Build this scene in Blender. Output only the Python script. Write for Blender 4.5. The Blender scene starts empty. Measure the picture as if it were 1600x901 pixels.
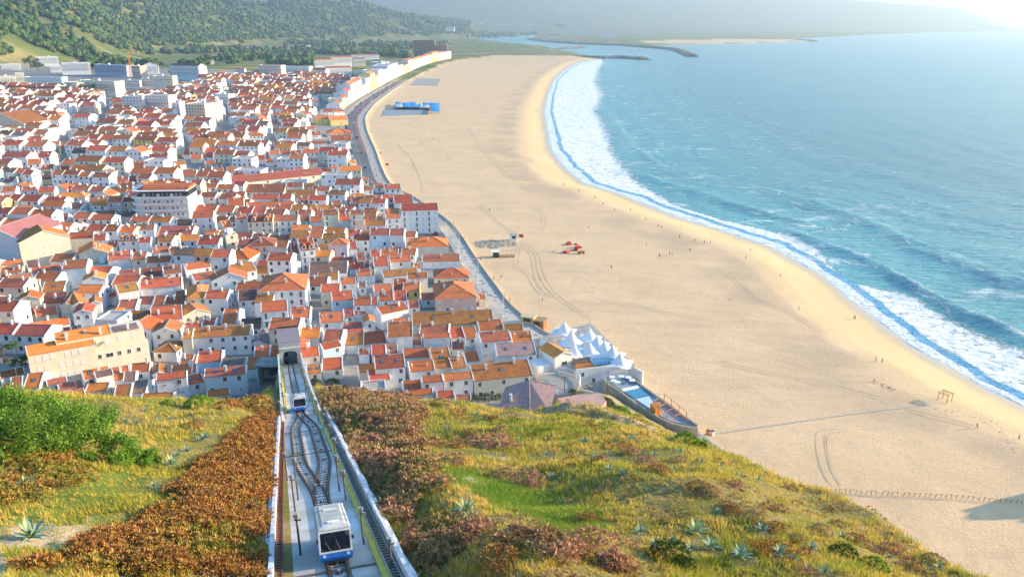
import bpy, math, random, colorsys
import numpy as np
from mathutils import Vector, Matrix
R = math.radians
rng = np.random.default_rng(7)
random.seed(7)
SC = bpy.context.scene
COL = SC.collection
# ---------------------------------------------------------------- camera
F_PX, CX, CY, HCAM = 1300.0, 800.0, 450.5, 105.0
PITCH = math.atan((CY - 36.0) / F_PX)
cam_d = bpy.data.cameras.new("camera"); cam = bpy.data.objects.new("camera", cam_d); COL.objects.link(cam)
cam.location = (0, 0, HCAM); cam.rotation_euler = (math.pi / 2 - PITCH, 0, 0)
cam_d.sensor_width = 36.0; cam_d.lens = 36.0 * F_PX / 1600.0
cam_d.clip_start = 0.5; cam_d.clip_end = 90000
SC.camera = cam
# ---------------------------------------------------------------- sky and sun
SUN_EL, SUN_AZ = R(14.5), R(13)       # azimuth: degrees ahead of the camera's right
w = bpy.data.worlds.new("World"); SC.world = w; w.use_nodes = True
nt = w.node_tree; nt.nodes.clear()
sky = nt.nodes.new("ShaderNodeTexSky"); sky.sky_type = 'NISHITA'; sky.sun_disc = False
sky.sun_elevation = SUN_EL; sky.sun_rotation = R(90) - SUN_AZ
sky.air_density = 1.0; sky.dust_density = 0.6; sky.ozone_density = 1.5; sky.altitude = 50
bg = nt.nodes.new("ShaderNodeBackground"); bg.inputs[1].default_value = 0.15
wo = nt.nodes.new("ShaderNodeOutputWorld")
hsv = nt.nodes.new("ShaderNodeHueSaturation"); hsv.inputs['Saturation'].default_value = 1.4; hsv.inputs['Value'].default_value = 1.0
nt.links.new(sky.outputs[0], hsv.inputs['Color']); nt.links.new(hsv.outputs[0], bg.inputs[0]); nt.links.new(bg.outputs[0], wo.inputs[0])
sun_d = bpy.data.lights.new("sun", 'SUN'); sun = bpy.data.objects.new("sun", sun_d); COL.objects.link(sun)
sun_d.energy = 5.0; sun_d.angle = R(0.6); sun_d.color = (1.0, 0.77, 0.49)
SUNV = Vector((math.cos(SUN_EL) * math.cos(SUN_AZ), math.cos(SUN_EL) * math.sin(SUN_AZ), math.sin(SUN_EL)))
sun.rotation_euler = SUNV.to_track_quat('Z', 'Y').to_euler()
SC.view_settings.view_transform = 'Standard'; SC.view_settings.look = 'None'
SC.view_settings.exposure = 1.65; SC.view_settings.gamma = 1.0
SC.render.engine = 'CYCLES'
cy = SC.cycles
cy.use_denoising = True
cy.max_bounces = 5; cy.diffuse_bounces = 3; cy.glossy_bounces = 2; cy.transmission_bounces = 2
cy.volume_bounces = 0; cy.transparent_max_bounces = 4
cy.use_adaptive_sampling = True; cy.adaptive_threshold = 0.02
# ---------------------------------------------------------------- pixel rays of the traced photograph -> world points
CP, SP = math.cos(PITCH), math.sin(PITCH)
def ray(u, v):
    a = (u - CX) / F_PX; b = -(v - CY) / F_PX
    return np.array([a, CP + b * SP, -SP + b * CP])
def G(u, v, z=0.0):
    d = ray(u, v); t = (z - HCAM) / d[2]
    return np.array([d[0] * t, d[1] * t])
def GG(u, v, h=0.0, it=10):
    """point h above the ground along the ray"""
    z = 6.0 + h
    for _ in range(it):
        p = G(u, v, z); z = 0.4 * z + 0.6 * (gz(p[0], p[1]) + h)
    return np.array([p[0], p[1], z])
GRIDS = []
def gz(x, y):
    """ground height looked up in grids made once"""
    if not GRIDS:
        for x0, x1, y0, y1, st in ((-130, 62, 15, 262, 0.6), (-900, 420, -40, 1500, 3.0)):
            xs = np.arange(x0, x1, st); ys = np.arange(y0, y1, st); X, Y = np.meshgrid(xs, ys, indexing='ij'); GRIDS.append((x0, y0, st, ground(X, Y)))
    for x0, y0, st, Z in GRIDS:
        i, j = (x - x0) / st, (y - y0) / st
        if 0 <= i < Z.shape[0] - 1.01 and 0 <= j < Z.shape[1] - 1.01:
            a, b = int(i), int(j); p, q = i - a, j - b
            return float((Z[a, b] * (1 - p) + Z[a + 1, b] * p) * (1 - q) + (Z[a, b + 1] * (1 - p) + Z[a + 1, b + 1] * p) * q)
    return float(ground(x, y))
def march(u, v, h=0.0):
    """first hit of the ray with the ground (for the near hill)"""
    d = ray(u, v); t = 12.0; prev = t
    while t < 400:
        if HCAM + d[2] * t <= gz(d[0] * t, d[1] * t) + h: break
        prev = t; t += 1.0
    lo, hi = prev, t
    for _ in range(12):
        m = (lo + hi) / 2
        if HCAM + d[2] * m <= gz(d[0] * m, d[1] * m) + h: hi = m
        else: lo = m
    return np.array([d[0] * hi, d[1] * hi, HCAM + d[2] * hi])
def proj(p):
    x, y, z = p[0], p[1], p[2] - HCAM
    dep = y * CP - z * SP; up = y * SP + z * CP
    return (CX + F_PX * x / dep, CY - F_PX * up / dep, dep)
# ---------------------------------------------------------------- small helpers
def polydist(x, y, pl):
    """distance to polyline, and the side (positive = left of its direction), and arclength"""
    x = np.asarray(x, float); y = np.asarray(y, float)
    best = np.full(x.shape, 1e18); side = np.ones(x.shape); arc = np.zeros(x.shape); acc = 0.0
    for i in range(len(pl) - 1):
        ax, ay = pl[i]; bx, by = pl[i + 1]; dx, dy = bx - ax, by - ay; L2 = dx * dx + dy * dy; L = math.sqrt(L2)
        t = np.clip(((x - ax) * dx + (y - ay) * dy) / L2, 0, 1)
        qx, qy = x - ax - t * dx, y - ay - t * dy
        dd = qx * qx + qy * qy; m = dd < best
        best = np.where(m, dd, best); side = np.where(m, np.sign(dx * (y - ay) - dy * (x - ax)), side)
        arc = np.where(m, acc + t * L, arc); acc += L
    return np.sqrt(best), side, arc
def inpoly(x, y, pg):
    x = np.asarray(x, float); y = np.asarray(y, float); r = np.zeros(x.shape, bool); n = len(pg); j = n - 1
    for i in range(n):
        xi, yi = pg[i]; xj, yj = pg[j]
        if yi != yj:
            r ^= ((yi > y) != (yj > y)) & (x < (xj - xi) * (y - yi) / (yj - yi) + xi)
        j = i
    return r
def smooth(a, b, x):
    t = np.clip((np.asarray(x, float) - a) / (b - a), 0, 1); return t * t * (3 - 2 * t)
_P = np.random.default_rng(3).random((256, 256))
def vnoise(x, y):
    x = np.asarray(x, float); y = np.asarray(y, float)
    xi = np.floor(x).astype(int); yi = np.floor(y).astype(int); fx = x - xi; fy = y - yi
    fx = fx * fx * (3 - 2 * fx); fy = fy * fy * (3 - 2 * fy)
    a = _P[xi & 255, yi & 255]; b = _P[(xi + 1) & 255, yi & 255]; c = _P[xi & 255, (yi + 1) & 255]; d = _P[(xi + 1) & 255, (yi + 1) & 255]
    return (a * (1 - fx) + b * fx) * (1 - fy) + (c * (1 - fx) + d * fx) * fy - 0.5
def fbm(x, y, o=4):
    s = 0; a = 1.0
    for k in range(o):
        s = s + a * vnoise(x * 2 ** k + 13.7 * k, y * 2 ** k + 7.1 * k); a *= 0.5
    return s
def link(o, parent=None):
    COL.objects.link(o)
    if parent is not None: o.parent = parent
    return o
def tag(o, label=None, cat=None, group=None, kind=None):
    if label: o['label'] = label
    if cat: o['category'] = cat
    if group: o['group'] = group
    if kind: o['kind'] = kind
    return o
def mesh(name, V, Fc, mats, mi=None, smooth_=False, attrs=None):
    me = bpy.data.meshes.new(name)
    if isinstance(Fc, np.ndarray):
        V = np.asarray(V, np.float32); n = Fc.shape[1]
        me.vertices.add(len(V)); me.vertices.foreach_set('co', V.ravel())
        me.loops.add(Fc.size); me.loops.foreach_set('vertex_index', Fc.astype(np.int32).ravel())
        me.polygons.add(len(Fc)); me.polygons.foreach_set('loop_start', np.arange(0, Fc.size, n, dtype=np.int32))
        try: me.polygons.foreach_set('loop_total', np.full(len(Fc), n, dtype=np.int32))
        except Exception: pass
    else:
        me.from_pydata([tuple(map(float, v)) for v in V], [], Fc)
    for m in (mats if isinstance(mats, (list, tuple)) else [mats]): me.materials.append(m)
    if mi is not None: me.polygons.foreach_set('material_index', np.asarray(mi, np.int32))
    if attrs:
        for k, a in attrs.items():
            at = me.attributes.new(k, 'FLOAT', 'POINT'); at.data.foreach_set('value', np.asarray(a, np.float32))
    me.update(calc_edges=True)
    me.polygons.foreach_set('use_smooth', np.full(len(me.polygons), bool(smooth_)))
    return me
def obj(name, me, parent=None, loc=None, rz=0.0):
    o = bpy.data.objects.new(name, me)
    if loc is not None: o.location = loc
    if rz: o.rotation_euler = (0, 0, rz)
    return link(o, parent)
def empty(name, loc=(0, 0, 0), rz=0.0):
    o = bpy.data.objects.new(name, None); o.empty_display_size = 0.5; o.location = loc; o.rotation_euler = (0, 0, rz)
    return link(o)
class MB:
    """collects quads / tris for one mesh"""
    def __init__(s): s.V = []; s.F = []; s.M = []
    def poly(s, pts, m=0):
        b = len(s.V); s.V += [tuple(p) for p in pts]; s.F.append(tuple(range(b, b + len(pts)))); s.M.append(m)
    def box(s, x0, y0, z0, x1, y1, z1, m=0, bottom=True):
        b = len(s.V)
        s.V += [(x0, y0, z0), (x1, y0, z0), (x1, y1, z0), (x0, y1, z0), (x0, y0, z1), (x1, y0, z1), (x1, y1, z1), (x0, y1, z1)]
        f = [(0, 1, 5, 4), (1, 2, 6, 5), (2, 3, 7, 6), (3, 0, 4, 7), (4, 5, 6, 7)] + ([(3, 2, 1, 0)] if bottom else [])
        for q in f: s.F.append(tuple(b + i for i in q)); s.M.append(m)
    def prism(s, ring0, ring1, m=0, cap0=True, cap1=True):
        b = len(s.V); n = len(ring0); s.V += [tuple(p) for p in ring0] + [tuple(p) for p in ring1]
        for i in range(n):
            j = (i + 1) % n; s.F.append((b + i, b + j, b + n + j, b + n + i)); s.M.append(m)
        if cap0: s.F.append(tuple(b + i for i in reversed(range(n)))); s.M.append(m)
        if cap1: s.F.append(tuple(b + n + i for i in range(n))); s.M.append(m)
    def tube(s, p0, p1, r0, r1=None, n=6, m=0):
        r1 = r0 if r1 is None else r1
        p0 = Vector(p0); p1 = Vector(p1); d = (p1 - p0)
        if d.length < 1e-6: return
        q = d.to_track_quat('Z', 'Y'); a = []; c = []
        for i in range(n):
            t = 2 * math.pi * i / n; v = q @ Vector((math.cos(t), math.sin(t), 0)); a.append(p0 + v * r0); c.append(p1 + v * r1)
        s.prism(a, c, m)
    def mesh(s, name, mats, smooth_=False):
        return mesh(name, s.V, s.F, mats, s.M, smooth_)
    def obj(s, name, mats, parent=None, loc=None, rz=0.0, smooth_=False):
        return obj(name, s.mesh(name, mats, smooth_), parent, loc, rz)
# ---------------------------------------------------------------- materials
def mat(name, col=(0.5, 0.5, 0.5), rough=0.7, spec=0.3, var=0.0, vscale=1.0, col2=None, bump=0.0, bscale=5.0, objvar=0.0, metal=0.0, island=False, detail=4.0, stretch=None):
    m = bpy.data.materials.new(name); m.use_nodes = True; t = m.node_tree; n = t.nodes; L = t.links
    b = n['Principled BSDF']; b.inputs['Roughness'].default_value = rough
    b.inputs['Specular IOR Level'].default_value = spec; b.inputs['Metallic'].default_value = metal
    b.inputs['Base Color'].default_value = (*col, 1)
    tc = n.new('ShaderNodeTexCoord'); src = tc.outputs['Object']
    if stretch:
        mp = n.new('ShaderNodeMapping'); mp.inputs['Scale'].default_value = stretch; L.new(src, mp.inputs[0]); src = mp.outputs[0]
    out = None
    if col2 is not None or var > 0:
        no = n.new('ShaderNodeTexNoise'); no.inputs['Scale'].default_value = vscale; no.inputs['Detail'].default_value = detail
        L.new(src, no.inputs['Vector'])
        mr = n.new('ShaderNodeMapRange'); mr.inputs['From Min'].default_value = 0.35; mr.inputs['From Max'].default_value = 0.65
        L.new(no.outputs['Fac'], mr.inputs['Value'])
        mx = n.new('ShaderNodeMix'); mx.data_type = 'RGBA'
        c2 = col2 if col2 is not None else tuple(c * (1 - var) for c in col)
        mx.inputs[6].default_value = (*col, 1); mx.inputs[7].default_value = (*c2, 1)
        L.new(mr.outputs[0], mx.inputs[0]); out = mx.outputs[2]
    if objvar > 0:
        oi = n.new('ShaderNodeObjectInfo'); rsrc = oi.outputs['Random']
        if island:
            ge = n.new('ShaderNodeNewGeometry'); rsrc = ge.outputs['Random Per Island']
        hs = n.new('ShaderNodeHueSaturation')
        mv = n.new('ShaderNodeMapRange'); mv.inputs['To Min'].default_value = 1 - objvar; mv.inputs['To Max'].default_value = 1 + objvar * 0.7
        L.new(rsrc, mv.inputs['Value']); L.new(mv.outputs[0], hs.inputs['Value'])
        wn = n.new('ShaderNodeTexWhiteNoise'); wn.noise_dimensions = '1D'; L.new(rsrc, wn.inputs['W'])
        mh = n.new('ShaderNodeMapRange'); mh.inputs['To Min'].default_value = 0.5 - objvar * 0.05; mh.inputs['To Max'].default_value = 0.5 + objvar * 0.05
        L.new(wn.outputs['Value'], mh.inputs['Value']); L.new(mh.outputs[0], hs.inputs['Hue'])
        if out: L.new(out, hs.inputs['Color'])
        else: hs.inputs['Color'].default_value = (*col, 1)
        out = hs.outputs[0]
    if out: L.new(out, b.inputs['Base Color'])
    if bump > 0:
        nb = n.new('ShaderNodeTexNoise'); nb.inputs['Scale'].default_value = bscale; nb.inputs['Detail'].default_value = 3
        L.new(src, nb.inputs['Vector'])
        bp = n.new('ShaderNodeBump'); bp.inputs['Strength'].default_value = 1.0; bp.inputs['Distance'].default_value = bump
        L.new(nb.outputs['Fac'], bp.inputs['Height']); L.new(bp.outputs[0], b.inputs['Normal'])
    return m
class NT:
    """terse node builder"""
    def __init__(s, name):
        s.m = bpy.data.materials.new(name); s.m.use_nodes = True; s.t = s.m.node_tree; s.n = s.t.nodes; s.L = s.t.links
        s.b = s.n['Principled BSDF']
    def put(s, i, v):
        if hasattr(v, 'is_output') or isinstance(v, bpy.types.NodeSocket): s.L.new(v, i)
        else: i.default_value = v
    def attr(s, name): a = s.n.new('ShaderNodeAttribute'); a.attribute_name = name; return a.outputs['Fac']
    def pos(s, sc=None, rot=0):
        g = s.n.new('ShaderNodeNewGeometry')
        if sc is None: return g.outputs['Position']
        mp = s.n.new('ShaderNodeMapping'); mp.inputs['Scale'].default_value = sc; mp.inputs['Rotation'].default_value = (0, 0, rot)
        s.L.new(g.outputs['Position'], mp.inputs[0]); return mp.outputs[0]
    def noise(s, vec, scale, det=4, rough=0.5, dist=0.0):
        a = s.n.new('ShaderNodeTexNoise'); a.inputs['Scale'].default_value = scale; a.inputs['Detail'].default_value = det
        a.inputs['Roughness'].default_value = rough; a.inputs['Distortion'].default_value = dist; s.L.new(vec, a.inputs['Vector']); return a.outputs['Fac']
    def rng(s, v, a, b, c=0.0, d=1.0):
        m = s.n.new('ShaderNodeMapRange'); s.put(m.inputs['Value'], v); m.inputs['From Min'].default_value = a; m.inputs['From Max'].default_value = b
        m.inputs['To Min'].default_value = c; m.inputs['To Max'].default_value = d; return m.outputs[0]
    def math(s, op, a, b=0.0, c=None):
        m = s.n.new('ShaderNodeMath'); m.operation = op; s.put(m.inputs[0], a); s.put(m.inputs[1], b)
        if c is not None: s.put(m.inputs[2], c)
        return m.outputs[0]
    def mix(s, f, a, b):
        m = s.n.new('ShaderNodeMix'); m.data_type = 'RGBA'; s.put(m.inputs[0], f)
        s.put(m.inputs[6], (*a, 1) if isinstance(a, tuple) else a); s.put(m.inputs[7], (*b, 1) if isinstance(b, tuple) else b); return m.outputs[2]
    def bump(s, h, dist, prev=None):
        b = s.n.new('ShaderNodeBump'); b.inputs['Distance'].default_value = dist; s.L.new(h, b.inputs['Height'])
        if prev is not None: s.L.new(prev, b.inputs['Normal'])
        return b.outputs[0]
# ================================================================ coast lines, traced, on the sea plane
def P0(*px): return [tuple(G(u, v, 0.0)) for u, v in px]
SHORE = P0((2500, 990), (1900, 742), (1600, 634), (1540, 606), (1480, 571), (1420, 538), (1380, 506), (1330, 470), (1290, 434), (1235, 402), (1200, 384),
           (1130, 361), (1060, 340), (1010, 320), (960, 301), (910, 286), (882, 262), (862, 235), (855, 205), (850, 175), (855, 150),
           (865, 125), (885, 107), (905, 97), (938, 92))
CHANNEL = P0((938, 92), (900, 83), (868, 78), (850, 72), (790, 67), (748, 61), (738, 54.5), (745, 53), (770, 52.6), (835, 53), (842, 56), (826, 61),
             (862, 66), (900, 69), (945, 71), (1000, 71.5), (1050, 70), (1140, 69), (1200, 67), (1270, 65), (1225, 60.5), (1285, 58.5), (1350, 54.5), (1420, 51.5), (1500, 49.5), (1640, 48))
LAND = SHORE + CHANNEL + [(9000, 26000), (-30000, 30000), (-30000, -6000), (700, -6000), (520, -60), (330, 30)]
COAST = SHORE + CHANNEL
# edge of the sand at the foot of the promenade, traced at z=4
def P4(*px): return [tuple(G(u, v, 5.0)) for u, v in px]
PROM = P4((1090, 668), (1000, 600), (950, 560), (880, 530), (846, 516), (800, 478), (770, 440), (745, 405), (722, 370), (700, 345), (650, 310), (612, 288), (598, 265),
          (587, 235), (574, 205), (571, 185), (580, 170), (592, 158), (620, 138), (655, 117), (695, 99), (740, 90), (800, 81), (832, 79))
# side > 0 is the town (left) side
def cliff_D(y):
    return np.interp(y, [-400, -2, 2, 8, 20, 30, 38, 45, 54, 100, 147, 178, 200, 225, 245, 262, 275, 400], [1.5, 1.6, 3.0, 8.0, 17.5, 25.3, 30.6, 33.25, 36.4, 52.5, 69.0, 79.3, 86.3, 92.8, 96.2, 97.6, 98.4, 99])
TK0 = (2.5, 0.0); TKD = np.array([-0.3, 1.0]) / math.hypot(0.3, 1.0)        # funicular axis
TKN = np.array([TKD[1], -TKD[0]])
def track_sw(x, y):
    dx, dy = np.asarray(x, float) - TK0[0], np.asarray(y, float) - TK0[1]
    return dx * TKD[0] + dy * TKD[1], dx * TKN[0] + dy * TKN[1]
def track_pt(s, w, h=0.0):
    x = TK0[0] + s * TKD[0] + w * TKN[0]; y = TK0[1] + s * TKD[1] + w * TKN[1]
    yc = TK0[1] + s * TKD[1]
    return (x, y, HCAM - float(cliff_D(yc)) + h)
# seaward edge of the hill: polyline going away from the camera; right of it is the cliff
HILL_EDGE = [(330, -60), (120, 0), (60, 18), (34, 40), (31, 66), (27, 92), (24, 106), (16, 121), (5, 129), (-3, 137), (-13, 145), (-22, 154), (-34, 166), (-43, 170), (-52, 166), (-58, 148), (-66, 136), (-92, 130), (-150, 128), (-320, 130)]
_hd = [0, 5, 12, 22, 34, 48, 60]; _hz = [0, 3, 10, 26, 44, 60, 75]
def hill(x, y):
    d, side, _ = polydist(x, y, HILL_EDGE)
    sd = d * side                                   # > 0 on top of the hill
    top = HCAM - cliff_D(y)
    s, wv = track_sw(x, y)
    near = np.exp(-((wv - 0.0) / 4.6) ** 8)
    bump = 2.6 * fbm(x / 22.0, y / 22.0, 3) + 0.7 * fbm(x / 5.0 + 40, y / 5.0, 3)
    rise = 1.6 * smooth(4, 11, np.abs(wv)) + 3.5 * smooth(10, 40, -wv) * np.exp(-((y - 75) / 60) ** 2)
    rise = rise - 3.2 * np.exp(-((wv - 18) / 6.0) ** 2) * smooth(120, 60, y) * 0.3
    z = top + bump * smooth(4.2, 9, np.abs(wv)) + rise * smooth(4.2, 8, np.abs(wv)) - 0.45 * near
    # rounded shoulder towards the edge, then the cliff
    z = z - 3.5 * smooth(14, 0, sd) * smooth(4.5, 9, np.abs(wv)) * (y > 20)
    off = np.clip(-sd, 0, 400)
    steep = np.where(y > 138, 0.62, np.where((x < 60) & (y > 112), 0.50, 1.25))
    cl = z - off * steep - 3.0 * np.abs(fbm(x / 9.0, y / 9.0, 3)) * smooth(0, 8, off)
    # in the funicular cutting the profile simply goes on down to the town
    cut = np.exp(-(wv / 5.2) ** 8) * smooth(233, 224, s)
    cl = cl * (1 - cut) + (top - 0.45) * cut
    return np.where(sd > 0, z, cl)
APRON = []
def _apron():
    rows = [[(880, 648, 31), (930, 655, 30), (980, 668, 29), (1030, 684, 26), (1072, 697, 18), (1100, 708, 12)], [(890, 628, 20), (925, 634, 19), (965, 646, 19), (1010, 664, 17), (1050, 680, 14), (1085, 693, 8)], [(900, 606, 11), (935, 612, 11), (955, 624, 11), (985, 642, 11.5), (1030, 666, 10.5), (1062, 681, 9), (1088, 689, 5.5)]]
    for r in rows:
        for a, b in zip(r[:-1], r[1:]):
            for t in (0, .33, .66): q = [a[i] * (1 - t) + b[i] * t for i in range(3)]; p = G(q[0], q[1], q[2]); APRON.append((p[0], p[1], q[2]))
_apron()
def apron(x, y):
    z = np.full(np.shape(x), -50.0)
    for a, b, c in APRON: z = np.maximum(z, c - 0.55 * np.hypot(x - a, y - b))
    return z + 0.5 * fbm(x / 4.0, y / 4.0, 3)
def flat(x, y):
    """beach, town, plain; no hill"""
    d, _, arc = polydist(x, y, COAST)
    land = inpoly(x, y, LAND)
    sd = np.where(land, d, -d)
    beach = np.interp(sd, [-4000, -400, -60, -12, 0, 6, 20, 30, 60, 500], [-45, -14, -4.0, -1.0, 0.0, 0.55, 2.3, 3.0, 3.3, 3.6])
    beach = beach + (0.22 * fbm(x / 22.0, y / 12.0, 4) + 0.10 * fbm(x / 4.0, y / 3.0, 2)) * smooth(14, 40, sd) * smooth(1500, 700, y) + 0.35 * np.sin(arc / 17.0 + 2.0 * fbm(arc / 60, 0 * arc, 2)) * np.exp(-((sd - 18) / 9.0) ** 2) * smooth(1200, 500, y)
    dp, ps, _ = polydist(x, y, PROM)
    tp = dp * ps
    town = 4.9 + np.clip(tp - 30, 0, 330) * 0.062 + np.clip(tp - 345, 0, 3000) * 0.004
    wt = smooth(-0.6, 0.6, tp) * land
    far = smooth(1400, 2600, y)
    plain = 6.0 + np.clip(sd, 0, 1200) * 0.004
    town = town * (1 - far) + plain * far
    z = beach * (1 - wt) + town * wt
    z = np.where((y > 2600) & land, np.minimum(plain, sd * 0.08), z)
    # wooded hills inland on the left, far range beyond the bay
    return z, sd, tp, land
HLINE = [tuple(G(u, v, z)) for u, v, z in ((-500, 150, 30), (-60, 118, 28), (60, 104, 30), (120, 98, 30), (210, 88, 29), (300, 75, 27), (420, 66, 26), (540, 62.5, 20))]
HLINE = HLINE + [(-640, 5000), (-420, 5600), (-80, 6500), (230, 7600), (300, 9500), (-2500, 15000), (-12000, 30000)]
def hills(x, y):
    d, side, arc = polydist(x, y, HLINE)
    tot = 6000.0
    k = d * side
    rampl = np.interp(y, [0, 1500, 2500, 4000, 5500, 7500, 10000], [150, 185, 205, 215, 190, 130, 90])
    wdt = np.interp(y, [0, 2000, 4000, 9000], [330, 430, 650, 1100])
    z = rampl * smooth(0, 1, k / wdt) * (1 + 0.55 * fbm(x / 330.0, y / 330.0, 4)) * (k > 0)
    z = z + smooth(0, 160, k) * 22 * np.abs(fbm(x / 120.0, y / 120.0, 3))
    z = z * smooth(-400, 500, y) * smooth(11500, 9500, y)
    # far range: starts behind the harbour plain
    az = x / np.maximum(y, 1.0)
    def si(q, a, b): return sum(np.interp(q + o, a, b) for o in (-.07, -.05, -.03, -.01, .01, .03, .05, .07)) / 8 if b[0] > 2000 else sum(np.interp(q + o, a, b) for o in (-.012, -.004, .004, .012)) / 4
    base = 700 + si(az, [-0.6, -0.1, 0.05, 0.15, 0.35, 0.50, 0.62, 0.66], [9000, 9000, 9300, 9800, 10500, 11500, 12500, 13000])
    crest = si(az, [-0.6, -0.1, 0.05, 0.15, 0.30, 0.40, 0.46, 0.52, 0.57, 0.62, 0.632, 0.65], [900, 800, 680, 590, 520, 455, 395, 335, 290, 240, 180, 0])
    r2 = crest * smooth(0, 3800, y - base) * (1 + 0.25 * fbm(x / 1500.0, y / 1500.0, 4) * smooth(3800, 1500, y - base))
    r2 = np.maximum(r2, smooth(0, 1200, y - base + 900) * 60 * smooth(0.4, 0.3, az)) * (y > 9000)
    return z, r2, k
def ground_all(x, y):
    x = np.asarray(x, float); y = np.asarray(y, float)
    z, sd, tp, land = flat(x, y)
    h1, h2, k = hills(x, y)
    z = z + np.where(land & (sd > 30), h1, 0) + np.where(land, h2 * smooth(0, 200, sd), 0)
    hz = hill(x, y) * 1.0
    on = (y < 340)
    hz = np.where(on, hz, -100)
    hz = np.where((y < 260) & (x > -30), np.maximum(hz, apron(x, y)), hz)
    zz = np.where(hz > z, hz, z)
    # spur added out of view on the right to cast a shadow over the sand
    sp = 12.0 * np.exp(-(((x - 150) / 13.0) ** 2 + ((y - 168) / 6.5) ** 2) ** 2) * (1 + 0.5 * fbm(x / 6.0, y / 6.0, 3))
    zz = zz + sp
    return zz, sd, tp, land, hz > z, h1, h2, k
def ground(x, y): return ground_all(x, y)[0]

def sheet_rings():
    r = [0.0] + list(np.arange(3, 60, 0.75)) + list(np.arange(60, 215, 1.15))
    rv = [float(np.hypot(*G(800, v, 3.0))) for v in np.arange(712, 52, -1.6)]
    r += [q for q in rv if q > 216]
    r += list(np.geomspace(r[-1] * 1.02, 34000, 46))
    return np.array(r)
def polar_mesh(zf, amin=-44, amax=44, na=430, rings=None):
    r = sheet_rings() if rings is None else rings
    a = np.concatenate([np.linspace(-180, -75, 22)[:-1], np.linspace(-75, amin, 60)[:-1], np.linspace(amin, amax, na), np.linspace(amax, 85, 130)[1:], np.linspace(85, 180, 20)[1:-1]])
    a = np.radians(a); nr, n = len(r), len(a)
    RR, AA = np.meshgrid(r, a, indexing='ij')
    X = (RR * np.sin(AA)).ravel(); Y = (RR * np.cos(AA)).ravel()
    i = np.arange(nr - 1)[:, None] * n; j = np.arange(n)[None, :]; j2 = (j + 1) % n
    Fq = np.stack([i + j, i + j2, i + n + j2, i + n + j], -1).reshape(-1, 4)
    # orientation: make normals face up
    return X, Y, Fq[:, ::-1]
def hill_poly(px): return [tuple(march(u, v)[:2]) for u, v in px]
LSTRIP_PX = ((436, 628), (418, 640), (392, 660), (350, 700), (300, 748), (240, 790), (180, 826), (100, 866), (30, 899), (420, 899), (408, 850), (415, 780), (424, 700), (432, 655))
RBROWN_PX = ((494, 618), (560, 614), (630, 622), (655, 660), (672, 700), (655, 740), (655, 780), (700, 812), (760, 832), (850, 850), (960, 872), (1005, 899), (650, 899), (625, 850), (590, 780), (555, 720), (520, 665))
LBACK_PX = ((0, 700), (60, 703), (128, 718), (124, 760), (64, 766), (45, 790), (0, 790))
GREEN_PX = ((682, 728), (760, 736), (800, 758), (870, 782), (930, 800), (948, 832), (890, 836), (800, 802), (740, 770), (676, 745))
GREEN2_PX = ((0, 740), (60, 775), (130, 740), (200, 700), (240, 740), (190, 800), (110, 850), (0, 880))
BARES_PX = (((716, 744), (735, 744), (770, 756), (755, 762), (725, 754)), ((756, 709), (795, 714), (790, 720), (760, 716)), ((672, 714), (690, 713), (690, 724), (674, 724)), ((392, 800), (426, 760), (424, 899), (385, 899)), ((0, 835), (60, 820), (150, 800), (110, 850), (0, 899)))
def soft(x, y, pg, w_): 
    d = polydist(x, y, pg + [pg[0]])[0]; return smooth(-w_, w_, np.where(inpoly(x, y, pg), d, -d) + 1.5 * fbm(x / 3, y / 3, 3))
COV = {}
def cover_masks(x, y):
    for k, v in dict(L=LSTRIP_PX, R=RBROWN_PX, B=LBACK_PX, G=GREEN_PX, H=GREEN2_PX).items(): COV[k] = hill_poly(v)
    COV['bare'] = [hill_poly(v) for v in BARES_PX]
    bare = 0 * x
    for p in COV['bare']: bare = np.maximum(bare, soft(x, y, p, 0.8))
    return np.maximum(soft(x, y, COV['G'], 1.2), 0.7 * soft(x, y, COV['H'], 2)), bare, np.maximum(np.maximum(soft(x, y, COV['L'], 1), soft(x, y, COV['R'], 1.5)), soft(x, y, COV['B'], 1))
def near_hill(x, y):
    return np.maximum(hill(x, y), np.where((y < 260) & (x > -30), apron(x, y), -50))
def build_ground():
    X, Y, Fq = polar_mesh(None)
    Z, sd, tp, land, onhill, h1, h2, k = ground_all(X, Y)
    d1, _, _ = polydist(X, Y, PROM)
    town = np.where(tp > 0, smooth(0, 3, tp), 1.0 * (sd > 330)) * land * (~onhill) * smooth(1480, 1250, Y + 0.35 * X) * smooth(8, 2, h1)
    forest = smooth(20, 70, h1) + smooth(10, 120, h2)
    forest = np.maximum(forest, smooth(7200, 8600, Y))
    sandfar = np.zeros_like(X)
    spit = P0((1010, 70), (1140, 69), (1200, 67), (1280, 65), (1280, 62.5), (1160, 63), (1000, 66))
    sandfar = inpoly(X, Y, spit) * 1.0
    sand = np.where((tp < 1.0) & (Y < 2700) & ~onhill & (sd < 330), 1.0, 0.0)
    sand = np.maximum(sand, sandfar)
    wet = smooth(9, 1, sd + 3.0 * fbm(X / 14, Y / 14, 2)) * (Y < 2700)
    s, wv = track_sw(X, Y)
    cliff = smooth(0.5, 6, -polydist(X, Y, HILL_EDGE)[0] * polydist(X, Y, HILL_EDGE)[1]) * onhill
    gm = cover_masks(X, Y) if True else None
    me = mesh('ground', np.stack([X, Y, Z], 1), Fq, GROUND_MAT, None, True,
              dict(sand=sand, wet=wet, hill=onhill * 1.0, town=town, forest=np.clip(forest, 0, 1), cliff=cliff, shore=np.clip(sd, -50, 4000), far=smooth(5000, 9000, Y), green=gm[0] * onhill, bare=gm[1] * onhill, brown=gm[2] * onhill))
    o = obj('ground', me); tag(o, kind='structure'); return o
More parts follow.
